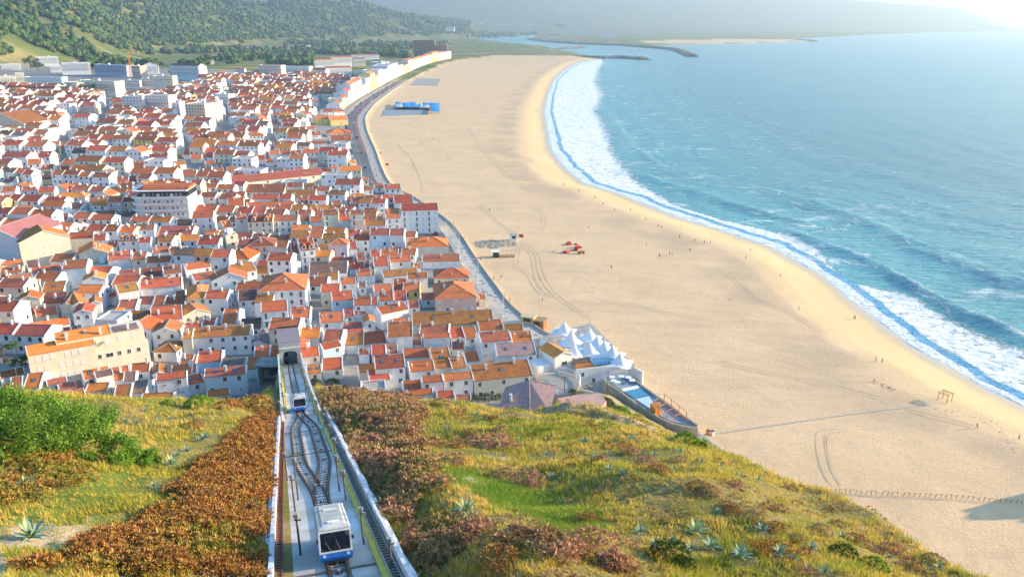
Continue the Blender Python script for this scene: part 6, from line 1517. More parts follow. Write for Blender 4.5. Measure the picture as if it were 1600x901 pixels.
def beach_bar():
    x, y, z = sand_pt(786, 401); r = empty('beach_bar', (x, y, z), R(6)); tag(r, 'low beach bar with white-topped dark box and railed deck', 'beach bar')
    b = MB(); b.box(-4.6, -1.5, -.3, -1.9, 1.5, 2.6); b.obj('box', DARK, r); b = MB(); b.box(-5.4, -1.9, 2.602, -1.6, 1.9, 2.8); b.obj('roof', W_WALL['W'], r); b = MB(); b.box(-1.88, -1.6, -.2, 5.2, 1.9, .3); b.obj('deck', WOOD, r)
    for i in range(8): b = MB(); b.box(-1.7 + i * .97, -1.5, .302, -1.62 + i * .97, -1.42, 1.3); b.box(-1.7 + i * .97, 1.7, .302, -1.62 + i * .97, 1.78, 2.4); b.obj('post', WOOD, r)
    b = MB(); b.box(-1.8, -1.5, 1.302, 5.2, -1.42, 1.38); b.box(-1.8, 1.7, 2.402, 5.2, 1.78, 2.5); b.obj('rail', WOOD, r)
beach_bar()
def slide(u, v, rz, label, big=False, boat=False):
    x, y, z = sand_pt(u, v); r = empty('pedal_boat' if boat else 'play_structure', (x, y, z), rz); tag(r, label, 'pedal boat' if boat else 'play structure')
    for s in (-.7, .7): b = MB(); b.prism([(s - .3, -1.6, .1), (s + .3, -1.6, .1), (s + .3, -1.3, .55), (s - .3, -1.3, .55)], [(s - .3, 1.9, .3), (s + .3, 1.9, .3), (s + .3, 1.6, .6), (s - .3, 1.6, .6)]); b.obj('float', REDP, r)
    b = MB(); b.box(-.95, -1.1, .602, .95, .9, .75); b.box(-.8, .3, .752, .8, .5, 1.5); b.box(-.8, -.7, .752, .8, -.6, 1.2); b.obj('seat', REDP, r)
    if big: b = MB(); b.prism([(-1.6, 0, 2.8), (0, -1.6, 2.8), (1.6, 0, 2.8), (0, 1.6, 2.8)], [(-.1, 0, 3.5), (0, -.1, 3.5), (.1, 0, 3.5), (0, .1, 3.5)]); b.tube((0, 0, .7), (0, 0, 2.8), .06); b.obj('sunshade', REDP, r)
slide(889, 382, 0.4, 'small red pedal boat lying apart to the left behind the others', boat=True); slide(885, 395, 0.9, 'smallest red pedal boat at the front of the red group', boat=True); slide(900, 391, -0.3, 'red pedal boat with pyramid sunshade at the centre of the group', True, True)
slide(904, 387, 1.4, 'red pedal boat tilted behind the one with the sunshade', boat=True)
x, y, z = sand_pt(908, 396); r = empty('cart', (x, y, z), .2); tag(r, 'yellow-brown wooden cart beside the red pedal boats', 'cart'); b = MB(); b.box(-1.4, -.8, .5, 1.4, .8, 1.2); b.obj('box', WOOD, r)
for sx in (-1.0, 1.0):
    for sy in (-.85, .85): b = MB(); b.tube((sx, sy - .08, .4), (sx, sy + .08, .4), .4, None, 10); b.obj('wheel', TYRE, r)
def flag(u, v, label):
    x, y, z = sand_pt(u, v); r = empty('warning_flag', (x, y, z)); tag(r, label, 'flag'); b = MB(); b.tube((0, 0, -.3), (0, 0, 4.6), .06, .04, 6); b.obj('pole', LAMPM, r); b = MB()
    for i in range(6): b.poly([(i * .35, .1 * math.sin(i * 1.3), 2.9), ((i + 1) * .35, .1 * math.sin((i + 1) * 1.3), 2.9), ((i + 1) * .35, .1 * math.sin((i + 1) * 1.3), 4.5), (i * .35, .1 * math.sin(i * 1.3), 4.5)])
    b.obj('cloth', REDP, r)
flag(811, 380, 'large red warning flag beside the white lifeguard kiosk'); flag(603, 265, 'small red flag at the edge of the sand by the promenade')
for i, (u, v, c) in enumerate(((595, 240, 'R'), (783, 436, 'W'), (1113, 679, 'W'), (1106, 678, 'O'))):
    x, y, z = sand_pt(u, v); r = empty('waste_bin', (x, y, z), .3 * i); b = MB(); b.prism([(-.35, -.35, 0), (.35, -.35, 0), (.35, .35, 0), (-.35, .35, 0)], [(-.42, -.42, 1.1), (.42, -.42, 1.1), (.42, .42, 1.1), (-.42, .42, 1.1)]); b.obj('bin', {'R': REDP, 'W': LAMPM, 'O': ORANGE}[c], r); b = MB(); b.box(-.45, -.45, 1.102, .45, .45, 1.2); b.obj('lid', DARK, r)
    tag(r, ['red bin at the sand edge beside the seafront road', 'pale bin where the plank path meets the sand', 'white bin at the start of the boardwalk', 'orange bin at the start of the boardwalk'][i], 'waste bin')
def rubble(name, poly_px, n_, s0, s1, mt, label=None, h=0.0, stuff=True, z=None, jitter=0.6, hump=0.0, line=None):
    V, Fc = [], []; rr = random.Random(9); pg = [tuple(G(u, v, 3.5 if z is None else z)) for u, v in poly_px]
    xs = [p[0] for p in pg]; ys = [p[1] for p in pg]; k = 0; tries = 0
    while k < n_ and tries < n_ * 40:
        tries += 1; x, y = rr.uniform(min(xs), max(xs)), rr.uniform(min(ys), max(ys))
        if not inpoly(np.array([x]), np.array([y]), pg)[0]: continue
        s = rr.uniform(s0, s1); zz = (float(ground(x, y)) if z is None else z)
        if hump: d = float(polydist(np.array([x]), np.array([y]), pg + [pg[0]])[0][0]); zz += hump * min(1, d / line)
        b = len(V); M = Matrix.Rotation(rr.uniform(0, 6), 3, 'Z') @ Matrix.Rotation(rr.uniform(-jitter, jitter), 3, 'X') @ Matrix.Rotation(rr.uniform(-jitter, jitter), 3, 'Y')
        for c in ((-1, -1, -1), (1, -1, -1), (1, 1, -1), (-1, 1, -1), (-.8, -.8, 1), (.8, -.7, 1), (.7, .8, 1), (-.7, .8, 1)):
            p = M @ Vector((c[0] * s * rr.uniform(.7, 1.2), c[1] * s * rr.uniform(.6, 1), c[2] * s * .6)); V.append((x + p[0], y + p[1], zz + p[2] + h))
        Fc += [tuple(b + i for i in f) for f in ((0, 1, 5, 4), (1, 2, 6, 5), (2, 3, 7, 6), (3, 0, 4, 7), (4, 5, 6, 7), (3, 2, 1, 0))]; k += 1
    o = obj(name, mesh(name, V, Fc, mt)); tag(o, kind='stuff')
rubble('beach_debris', ((742, 377), (770, 374), (806, 378), (806, 384), (770, 388), (744, 386)), 420, .12, .55, mat('pale_rubble', (0.48, 0.43, 0.36), 0.9, 0.1, 0.4, 0.8))
ROCK = mat('breakwater_rock', (0.30, 0.28, 0.25), 0.9, 0.2, 0.45, 0.05)
def mound(name, px, hw_, ht, label):
    P = resample(catmull([tuple(G(u, v, 0)) for u, v in px], 6), 26); b = MB(); r = empty(name, (0, 0, 0)); tag(r, label, 'breakwater')
    A = np.array(P); T = np.gradient(A, axis=0); T /= np.linalg.norm(T, axis=1)[:, None]; N = np.stack([-T[:, 1], T[:, 0]], 1)
    for i in range(len(A) - 1):
        q = [A[i] - N[i] * hw_, A[i + 1] - N[i + 1] * hw_, A[i + 1] + N[i + 1] * hw_, A[i] + N[i] * hw_]; t = [A[i] - N[i] * hw_ * .3, A[i + 1] - N[i + 1] * hw_ * .3, A[i + 1] + N[i + 1] * hw_ * .3, A[i] + N[i] * hw_ * .3]
        b.prism([(*p, -6) for p in q], [(*p, ht) for p in t])
    b.obj('core', ROCK, r)
    V, Fc = [], []; rr = random.Random(3)
    for i in range(len(A)):
        for k in range(int(30)):
            w_ = rr.uniform(-1, 1); p = A[i] + T[i] * rr.uniform(-14, 14) + N[i] * w_ * hw_; z = ht * min(1, (1 - abs(w_)) / .7); s = rr.uniform(2.0, 4.5); bb = len(V)
            for c in ((1, 0, 0), (-1, 0, 0), (0, 1, 0), (0, -1, 0), (0, 0, 1), (0, 0, -1)): V.append((p[0] + c[0] * s, p[1] + c[1] * s, z + c[2] * s * .8))
            Fc += [tuple(bb + i_ for i_ in f) for f in ((0, 2, 4), (2, 1, 4), (1, 3, 4), (3, 0, 4), (2, 0, 5), (1, 2, 5), (3, 1, 5), (0, 3, 5))]
    o = obj('rock_armour', mesh('rock_armour', V, Fc, ROCK), r); tag(o, kind='stuff')
mound('breakwater', ((905, 91), (935, 91.5), (975, 91.5), (1010, 94)), 16, 7, 'shorter rocky breakwater with a small beacon at the end of the beach')
mound('breakwater', ((828, 62.5), (870, 67), (930, 70), (985, 72.5), (1030, 76), (1060, 80), (1082, 89)), 22, 8, 'long curving rock breakwater reaching out around the harbour entrance')
mound('breakwater', ((852, 80), (880, 77), (910, 75)), 12, 6, 'low rock spur just inside the harbour channel')
mound('breakwater', ((1225, 62), (1250, 63), (1275, 65.5)), 14, 6, 'distant dark rock groyne at the end of the sunlit sand spit')
p = G(999, 88.5, 0); r = empty('beacon', (p[0], p[1], 6)); tag(r, 'small white beacon on the shorter breakwater', 'beacon'); b = MB(); b.tube((0, 0, 0), (0, 0, 9), 2.0, 1.2, 10); b.obj('tower', W_WALL['W'], r); b = MB(); b.tube((0, 0, 9), (0, 0, 11), 1.5, 1.5, 8); b.obj('lantern', REDP, r)
# harbour boats and sheds
bh = MB(); bh.prism([(-9, 0, 0), (-7, -2.4, 0), (7, -2.2, 0), (7, 2.2, 0), (-7, 2.4, 0)], [(-11, 0, 3.2), (-7.5, -3.2, 2.6), (8, -2.9, 2.2), (8, 2.9, 2.2), (-7.5, 3.2, 2.6)]); hullm = bh.mesh('hull', W_WALL['W'])
bc = MB(); bc.box(-2, -1.8, 2.3, 4, 1.8, 5.5); cabm = bc.mesh('cabin', W_WALL['W']); bm_ = MB(); bm_.tube((0, 0, 5.5), (0, 0, 12), .2, .1, 5); masm = bm_.mesh('mast', LAMPM)
for i, (u, v) in enumerate(((781, 52.5), (788, 52.8), (795, 52.2), (802, 53), (809, 54), (816, 54.5), (822, 54), (828, 54.6), (833, 53.5), (776, 51), (799, 50.6), (812, 51.3))):
    p = G(u, 53.4 + (v - 50.6) * .9, 0); r = empty('boat', (p[0], p[1], -.3), R(20 + 9 * (i % 4))); 
    for nm, me in (('hull', hullm), ('cabin', cabm), ('mast', masm)): o = obj(nm, me, r)
    r.scale = (1.3,) * 3; tag(r, 'white boat moored in the far harbour basin, %s from the left' % (ORD[i].replace('nearest', 'first')), 'boat', 'boats in the far harbour')
HB = [(735, 45.5, 745, 49, 'W'), (747, 44, 757, 46.5, 'W'), (782, 44, 793, 43.5, 'W'), (700, 47.5, 710, 47.5, 'W'), (846, 50, 853, 60, 'C'), (848, 40, 858, 39, 'W'), (868, 41, 886, 40, 'W'), (892, 55, 928, 54, 'C'), (906, 48, 920, 48, 'C'), (932, 53, 940, 53, 'Y'), (950, 54.5, 956, 54.5, 'C'), (990, 54, 1004, 54, 'W'), (810, 47, 832, 46.5, 'C'), (868, 49, 882, 49, 'C'), (855, 60, 873, 60, 'W'), (940, 58, 966, 59, 'W'), (868, 26.5, 873, 26.5, 'W')]
for i, (u0, v0, u1, v1, c) in enumerate(HB):
    if v0 == 50: v0 = v1 = 61
    vv = max(v0, 49.5); a = (*G(u0, vv, 9.0), 9.0); d = (*G(u1, vv, 9.0), 9.0); W = max(12, math.dist(a[:2], d[:2]))
    a = (a[0], a[1], max(2.0, float(ground(a[0], a[1]))))
    if v0 < 41: continue
    hh = min(22, max(7, W * .25)); b = MB(); b.box(-W / 2, 0, -4, W / 2, 26, hh); r = b.obj('harbour_building', W_WALL[c], None, ((a[0] + d[0]) / 2, (a[1] + d[1]) / 2, a[2])); b = MB(); roof_into(b, 'X', W, 26, hh, 13, m=0, mt=0, verge=False); b.obj('roof', [CONC if i % 2 else ROOFM['R'], CONC, CONC], r)
    tag(r, '%s harbour building, %s counted along the harbour front' % (WALLNAME[c], ORD[i].replace('nearest', 'first')), 'building')
# tyre tracks and paths pressed into the sand
TRK = mat('pressed_sand', (0.62, 0.455, 0.28), 0.95, 0.1)
def track_line(px, w_, gap, name='tyre_track'):
    pl = catmull([tuple(G(u, v, 3.4)) for u, v in px], 10); A = np.array(pl); T = np.gradient(A, axis=0); T /= np.linalg.norm(T, axis=1)[:, None] + 1e-9; N = np.stack([-T[:, 1], T[:, 0]], 1); b = MB()
    for g_ in ((-gap / 2, gap / 2) if gap else (0,)):
        L = A + N * (g_ - w_ / 2); Rr = A + N * (g_ + w_ / 2); zl = ground(L[:, 0], L[:, 1]); zr_ = ground(Rr[:, 0], Rr[:, 1])
        for i in range(len(A) - 1): b.poly([(*Rr[i], zr_[i] + .05), (*Rr[i + 1], zr_[i + 1] + .05), (*L[i + 1], zl[i + 1] + .05), (*L[i], zl[i] + .05)])
    o = b.obj(name, TRK); tag(o, kind='structure')
for px, w_, gp in [(((815, 375), (838, 398), (845, 425), (858, 450), (880, 470), (905, 486), (930, 500)), .35, 1.9), (((812, 380), (806, 415), (825, 428), (840, 452), (862, 465)), .3, 1.8), (((820, 385), (832, 400), (838, 430), (852, 455)), .3, 1.9),
                  (((1312, 672), (1285, 676), (1283, 700), (1290, 730), (1300, 750), (1308, 758)), .4, 2.2), (((1324, 670), (1296, 680), (1294, 705), (1302, 735), (1312, 757)), .4, 0),
                  (((1120, 565), (1200, 582), (1300, 602), (1380, 622)), .3, 2.4), (((750, 320), (775, 345), (800, 362), (815, 372)), .4, 2.0), (((838, 325), (850, 340), (846, 360)), .4, 2.2),
                  (((1140, 430), (1180, 465), (1240, 490), (1290, 520)), .3, 2.2), (((620, 225), (640, 245), (655, 275), (660, 300)), .8, 0), (((730, 200), (755, 235), (790, 270), (830, 300)), .6, 3.0),
                  (((775, 480), (800, 500), (830, 528), (880, 545)), .4, 2.0), (((940, 470), (1000, 480), (1100, 500)), .4, 2.2), (((1420, 640), (1470, 652), (1520, 664)), .4, 2.2)]: track_line(px, w_, gp)

WRACK = mat('dry_seaweed', (0.16, 0.11, 0.07), 0.9, 0.1, 0.4, 0.8)
for k_, pg_ in enumerate((((1438, 628), (1470, 633), (1560, 650), (1596, 700), (1590, 712), (1555, 665), (1490, 645), (1440, 634)), ((1365, 590), (1400, 606), (1396, 610), (1360, 596)))):
    rubble('seaweed_wrack', pg_, 90, .04, .14, WRACK, jitter=.3)
for u, v in ((1085, 378), (1062, 372), (1046, 398), (1050, 399), (1008, 345), (985, 330), (1100, 381), (905, 300), (880, 290), (870, 255), (845, 215), (838, 150), (700, 250), (655, 225), (765, 330), (1140, 470), (1165, 405), (1028, 355), (1033, 357), (930, 310), (700, 180), (640, 196), (612, 196), (1010, 385), (955, 420)):
    walker(u, v, 'scattered on the open sand', k); k += 1

# ---------------------------------------------------------------- tall blocks in a row along the seafront road
def seafront_row():
    rr = random.Random(21); O = offs(PL, 33.0); A = np.array(O); seg = np.hypot(*np.diff(A, axis=0).T); cum = np.concatenate([[0], np.cumsum(seg)])
    vs = [proj((p[0], p[1], 5))[1] for p in A]; i0 = next(i for i in range(len(vs)) if vs[i] < 176); s_ = cum[i0]; k = 0; cols = 'WCNWWCWWYYWWLCWYCWCWWYCWW'
    while s_ < cum[-1] - 60 and k < 24:
        W = rr.uniform(20, 30) * (1 + k * .13); j = min(len(seg) - 1, int(np.searchsorted(cum, s_ + W / 2)) - 1); t = (s_ + W / 2 - cum[j]) / max(seg[j], 1e-6); p = A[j] + (A[j + 1] - A[j]) * t; d = (A[j + 1] - A[j]) / seg[j]
        s_ += W + rr.choice((.4, .4, 5.0))
        dep = 16.0 + k; st = rr.choice((3, 3, 4)) if k < 3 else rr.choice((4, 5, 6, 7)) if k < 16 else rr.choice((5, 6)); hw = st * (SH + min(k, 12) * .07) + 1.2; c = cols[k % len(cols)]; flat_ = rr.random() < .6
        if 20 < k: pass
        z = gz(float(p[0]), float(p[1])); 
        o = make_house(float(p[0]), float(p[1]), z, math.atan2(d[1], d[0]), W, dep, hw, 6.5, 'F' if flat_ else 'X', c, rr.choice('OR'), st, (proj((p[0], p[1], z))[0], proj((p[0], p[1], z))[1]), 1, kind='apartment', seed=k)
        tag(o, '%s %s-storey seafront block with %s, %s of the row counted from the promenade bend' % (WALLNAME[c], NW[st], 'flat roof' if flat_ else 'tiled roof', (['first'] + ORD[1:] + ['twenty-first', 'twenty-second', 'twenty-third', 'twenty-fourth'])[k]), 'apartment building', 'blocks along the seafront road'); HOUSES[-1]['fixed'] = True; k += 1
seafront_row()
# ================================================================ white houses, tents, pool terrace below the hill
S6 = 4.094
def q6(*xy): return [(800 + x / S6, 480 + y / S6) for x, y in xy]
TENT = mat('tent_membrane', (0.80, 0.80, 0.79), 0.8, 0.2, 0.05, 0.5)
def tent(i, x, y, hw_, base, label):
    u, v = q6((x, y))[0]; zt = base + hw_; p = G(u, v, zt); r = empty('tent', (p[0], p[1], base), R(28)); tag(r, label, 'tent', 'pointed white tents of the beach restaurant')
    n, m = 16, 9; a = 3.6; V, Fc = [], []
    for j in range(m + 1):
        t = j / m; h = hw_ * (1 - t) ** 2.1
        for k in range(n):
            th = 2 * math.pi * k / n + math.pi / 4; c, s = math.cos(th), math.sin(th); sq = 1 / max(abs(math.cos(th - math.pi / 4 - math.pi / 4 * 0)), abs(math.sin(th - math.pi / 4))) if j == m else 1.0 + (1 / max(abs(math.cos(th - math.pi / 4)), abs(math.sin(th - math.pi / 4))) - 1) * t
            rad = 0.10 + (a - 0.10) * t; V.append((rad * sq * c, rad * sq * s, h + 0.22 * t * (1 if k % 4 == 0 else -0.5) * (t > .5)))
    for j in range(m):
        for k in range(n): k2 = (k + 1) % n; Fc.append((j * n + k, (j + 1) * n + k, (j + 1) * n + k2, j * n + k2))
    obj('membrane', mesh('membrane', V, Fc, TENT, None, True), r)
    b = MB(); b.tube((0, 0, -3.2), (0, 0, hw_ + .5), .09, .06, 6); b.obj('mast', LAMPM, r)
    for sx in (-1, 1):
        for sy in (-1, 1): c, s = math.cos(math.pi / 4), math.sin(math.pi / 4); b = MB(); b.tube((sx * a * .95, sy * a * .95 * 0, -3.2), (sx * a * .95, 0, 0.2), .06, None, 5) if sy > 0 else b.tube((0, sx * a * .95, -3.2), (0, sx * a * .95, .2), .06, None, 5); b.obj('post', LAMPM, r)
TB = 9.6
for i, (x, y, h, lab) in enumerate(((335, 88, 3.6, 'tallest back-left white tent of the beach restaurant'), (380, 132, 5.0, 'broadest white tent, front-centre of the left cluster'), (497, 128, 3.8, 'white tent at the sand side, first of the receding row'), (545, 175, 3.4, 'white tent second in the row beside the sand'),
        (592, 208, 3.4, 'white tent third in the row beside the sand'), (645, 240, 3.4, 'white tent fourth in the row beside the sand'), (692, 288, 3.4, 'white tent nearest the long white wall, last of the sand-side row'), (400, 232, 3.2, 'white tent nearest the little orange-roofed house'), (497, 222, 3.4, 'white tent in the middle between both rows'))):
    tent(i, x, y, h, TB, lab)
def restaurant():
    r = empty('beach_restaurant', (0, 0, 0)); tag(r, 'long white flat restaurant building with blue glass roof lights and an orange terrace strip', 'restaurant')
    quadbox(q6((175, 190), (415, 395), (785, 372), (500, 100)), 3.0, 6.1, 'terrace_floor', CONC, r, 6.1)
    f = q6((412, 395), (580, 378), (640, 370), (780, 358), (835, 398)); zt = 10.0
    P = [tuple(G(u, v, zt)) for u, v in q6((412, 398), (575, 380), (775, 356), (838, 385))]
    for i in range(3):
        a, b_ = np.array(P[i]), np.array(P[i + 1]); d = (b_ - a) / np.hypot(*(b_ - a)); nn = np.array([-d[1], d[0]]); t = .4; hgt = zt - (0.0 if i < 2 else 1.3)
        b = MB(); q = [a, b_ - d * .02, b_ - d * .02 + nn * t, a + nn * t]; b.prism([(p[0], p[1], 2.5) for p in q], [(p[0], p[1], hgt) for p in q]); b.obj('wall', W_WALL['W'], r)
        L = float(np.hypot(*(b_ - a))); k = 0
        for t_ in np.arange(2.0, L - 1, 3.4):
            if i == 2: break
            o = obj('window', WINS['m' if i else 'd'], r, (a[0] + d[0] * t_, a[1] + d[1] * t_, zt - 2.4 - (k % 2) * 2.2)); o.rotation_euler = (0, 0, math.atan2(d[1], d[0])); k += 1
    quadbox(q6((408, 388), (545, 372), (535, 352), (405, 362)), zt - .5, zt - .2, 'terracotta_roof', ROOFM['O'], r)
    quadbox(q6((405, 360), (535, 350), (500, 318), (395, 330)), zt - .6, zt - .25, 'dark_roof', ROOFM['K'], r)
    GLR = mat('blue_glass_roof', (0.08, 0.22, 0.33), 0.15, 0.6)
    for i in range(6):
        x0 = 505 + i * 25; quadbox(q6((x0 + 22, 372 - i * 4), (x0 + 46, 370 - i * 4), (x0 + 8, 322 - i * 2), (x0 - 14, 326 - i * 2)), zt - .5, zt - .15 + .01 * i, 'roof_light', GLR, r)
    quadbox(q6((175, 210), (400, 395), (412, 392), (190, 200)), 5.5, 7.2, 'side_wall', W_WALL['W'], r)
restaurant()
def small_house():
    A = G(*q6((258, 372))[0], 5.9); zt = 11.5
    e0 = G(*q6((275, 325))[0], zt); e1 = G(*q6((385, 300))[0], zt); W = math.dist(e0, e1); rz = math.atan2(e1[1] - e0[1], e1[0] - e0[0])
    r = empty('small_white_house', ((e0[0] + e1[0]) / 2, (e0[1] + e1[1]) / 2, 6), min(rz, .6)); tag(r, 'small white gabled house with a bright orange roof next to the tents', 'house')
    b = MB(); walls_into(b, 'Y', W, 9, 5.5, 0, -2); b.obj('wall', W_WALL['W'], r); b = MB(); roof_into(b, 'Y', W, 9, 5.5, 0); b.obj('roof', [ROOFM['O'], W_WALL['W'], TERRA], r)
    obj('window', WINS['w'], r, (0.3, 0, 2.6)); b = MB(); b.box(-W / 2 - 5, 1, -2, -W / 2 + .01, 7, 3.4); b.obj('annex', W_WALL['W'], r)
small_house()
def mauve_house():
    z = 15.0; e = [G(u, v, z) for u, v in q6((-75, 615), (230, 640))]; W = math.dist(*e) ; rz = -0.12; cx = (e[0][0] + e[1][0]) / 2; cy = (e[0][1] + e[1][1]) / 2
    r = empty('mauve_roofed_house', (cx, cy, z - 6.0), rz); tag(r, 'house with a large mauve hipped tile roof half hidden by the hill', 'house')
    D_ = 13.0; h = 4.6; b = MB(); b.box(-W / 2, 0, -3, W / 2, D_, h - .02); b.obj('wall', W_WALL['W'], r); mp = mat('mauve_roof_tiles', (0.40, 0.27, 0.25), 0.85, 0.2, col2=(0.30, 0.20, 0.20), vscale=1.2, bump=.05, bscale=3)
    rz_ = h + 4.8; x0, x1 = -W / 2 - .4, W / 2 + .4; px, py = 0.5, D_ * .62; b = MB()
    for q in ([(x0, -.4, h), (1.5, -.4, h), (px, py, rz_), ], [(1.5, -.4, h), (x1, -.4, h), (x1, D_ * .75, h), (px + 7, py + .6, rz_ - 1.6), (px, py, rz_)], [(x0, D_ + .4, h), (x0, -.4, h), (px, py, rz_)], [(x1, D_ * .75, h), (x1, D_ + .4, h), (x0, D_ + .4, h), (px, py, rz_), (px + 7, py + .6, rz_ - 1.6)]): b.poly(q)
    b.poly([(x0, -.4, h - .01), (x0, D_ + .4, h - .01), (x1, D_ + .4, h - .01), (x1, -.4, h - .01)], 1); rf = b.obj('roof', [mp, W_WALL['W']], r); b = MB(); b.tube((1.5, -.4, h + .05), (px, py, rz_ + .05), .13, None, 5); b.tube((px, py, rz_ + .05), (px + 7, py + .6, rz_ - 1.55), .13, None, 5); b.obj('ridge_tiles', CONC, rf)
    obj('chimney', CH1, rf, (-W * .3, 2.2, h + 1.8))
mauve_house()
PINK = mat('pink_terrace_paving', (0.55, 0.34, 0.28), 0.9, 0.1, 0.15, 0.4)
def slab_px(name, px, z, th, mt, label, cat):
    o = quadbox(px, z - th, z, name, mt); tag(o, label, cat); return o
slab_px('pink_terrace', q6((290, 580), (330, 625), (430, 632), (560, 640), (605, 600), (560, 548), (420, 556)), 13.5, 7, PINK, 'flat pink paved terrace behind the bushes right of the mauve roof', 'terrace')
slab_px('forecourt', q6((165, 440), (230, 500), (330, 525), (420, 510), (440, 470), (300, 415), (180, 415)), 8.2, 5, PAVE, 'curved pale forecourt before the small white house', 'terrace')
slab_px('upper_path', q6((200, 490), (290, 560), (420, 552), (540, 540), (430, 515), (330, 530), (240, 500)), 10.2, 6, CONC, 'curving pale path behind the mauve roof', 'path')
def balustrade():
    P = resample(catmull([tuple(G(u, v, 10.5)) for u, v in q6((300, 378), (345, 385), (400, 405), (435, 440), (432, 485), (445, 510))], 8), 1.0)
    r = empty('balustrade', (0, 0, 0)); tag(r, 'curving white balustrade with openings beside the forecourt', 'wall')
    b = MB()
    for a, c in zip(P[:-1], P[1:]): b.tube((a[0], a[1], 10.4), (c[0], c[1], 10.4), .16, None, 4); b.tube((a[0], a[1], 8.9), (c[0], c[1], 8.9), .22, None, 4)
    b.obj('coping', W_WALL['W'], r)
    for a in P: b = MB(); b.box(a[0] - .14, a[1] - .14, 5, a[0] + .14, a[1] + .14, 10.3); b.obj('baluster', W_WALL['W'], r)
balustrade()
for i, (x, y0, y1, lab) in enumerate(((610, 545, 440, 'tall wooden pole at the left end of the pool terrace'), (335, 555, 440, 'slim wooden pole on the curving path'))):
    u, v = q6((x, y0))[0]; z = 9.5; p = G(u, v, z); h = (y0 - y1) / S6 * proj((p[0], p[1], z))[2] / F_PX / .9; r = empty('utility_pole', (p[0], p[1], z)); b = MB(); b.tube((0, 0, -4), (0, 0, h), .13, .09, 7); b.obj('pole', WOODP, r); b = MB(); b.box(-.5, -.05, h - .5, .5, .05, h - .38); b.obj('crossarm', WOODP, r); tag(r, lab, 'pole')
def pool_terrace():
    r = empty('pool_terrace', (0, 0, 0)); tag(r, 'long terrace of a beach club with stone wall, small pool and pale roofs', 'beach club'); zt = 9.0
    STW = mat('beige_stone_wall', (0.52, 0.45, 0.34), 0.9, 0.2, 0.25, 0.7, bump=.05, bscale=3)
    out = q6((585, 452), (655, 425), (735, 432), (800, 470), (1000, 610), (1185, 745), (1190, 772), (1120, 752), (1005, 722), (880, 655), (760, 580), (680, 515), (600, 470))
    quadbox(out, 3.0, zt - .6, 'deck', DKB, r, zt - .6)
    P = [tuple(G(u, v, zt + .3)) for u, v in q6((585, 458), (615, 490), (680, 530), (760, 590), (880, 668), (1005, 735), (1120, 762), (1190, 770))]; P = catmull(P, 5)
    for i in range(len(P) - 1):
        a, b_ = np.array(P[i]), np.array(P[i + 1]); d = (b_ - a) / np.hypot(*(b_ - a)); nn = np.array([-d[1], d[0]]); b = MB(); q = [a, b_ - d * .015, b_ - d * .015 + nn * .4, a + nn * .4]; b.prism([(p[0], p[1], 1.5) for p in q], [(p[0], p[1], zt + .3 + .02 * (i % 2)) for p in q]); b.obj('wall_segment', STW, r)
    P = [tuple(G(u, v, zt)) for u, v in q6((735, 432), (800, 475), (900, 548), (1000, 622), (1100, 695), (1185, 748))]
    for i in range(len(P) - 1):
        a, b_ = np.array(P[i]), np.array(P[i + 1]); d = (b_ - a) / np.hypot(*(b_ - a)); nn = np.array([d[1], -d[0]]); b = MB(); q = [a, b_ - d * .015, b_ - d * .015 - nn * .3, a - nn * .3]; b.prism([(p[0], p[1], 1.5) for p in q][::-1], [(p[0], p[1], zt) for p in q][::-1]); b.obj('parapet', STW, r)
    g = NT('pool_water'); g.b.inputs['Base Color'].default_value = (0.06, 0.24, 0.36, 1); g.b.inputs['Roughness'].default_value = .08; g.L.new(g.bump(g.noise(g.pos(), 2.0, 3), .04), g.b.inputs['Normal'])
    quadbox(q6((712, 535), (785, 580), (872, 560), (815, 512)), zt - .5, zt - .35, 'pool_water', g.m, r)
    quadbox(q6((700, 520), (712, 533), (815, 510), (800, 497)), zt - .5, zt - .1, 'white_bench', W_WALL['W'], r)
    quadbox(q6((795, 585), (925, 672), (945, 660), (905, 610), (875, 565)), zt - .5, zt - .2, 'pale_blue_roof', W_WALL['U'], r)
    quadbox(q6((885, 612), (918, 650), (948, 640), (952, 602)), zt - .5, zt + 1.6, 'orange_box', ORANGE, r)
    fr = [G(u, v, zt + 2.6) for u, v in q6((940, 560), (975, 553), (1118, 665), (1040, 690), (985, 690))]
    A0, A1 = np.array(G(*q6((975, 555))[0], zt + 2.2)), np.array(G(*q6((1118, 668))[0], zt + 2.2)); B0, B1 = np.array(G(*q6((905, 600))[0], zt + 2.2)), np.array(G(*q6((1040, 690))[0], zt + 2.2))
    pg_ = empty('orange_pergola', (0, 0, 0)); tag(pg_, 'orange steel pergola frame on the beach club terrace', 'pergola')
    for t in np.linspace(0, 1, 4):
        a, c = A0 + (A1 - A0) * t, B0 + (B1 - B0) * t; b = MB(); b.tube((*a, zt + 2.2), (*c, zt + 2.2), .08, None, 4); b.obj('crossbeam', ORANGE, pg_)
        for p in (a, c): b = MB(); b.box(p[0] - .08, p[1] - .08, zt - .6, p[0] + .08, p[1] + .08, zt + 2.2); b.obj('post', ORANGE, pg_)
    for p0, p1 in ((A0, A1), (B0, B1), ((A0 + B0) / 2, (A1 + B1) / 2)): b = MB(); b.tube((*p0, zt + 2.25), (*p1, zt + 2.25), .08, None, 4); b.obj('beam', ORANGE, pg_)
pool_terrace()
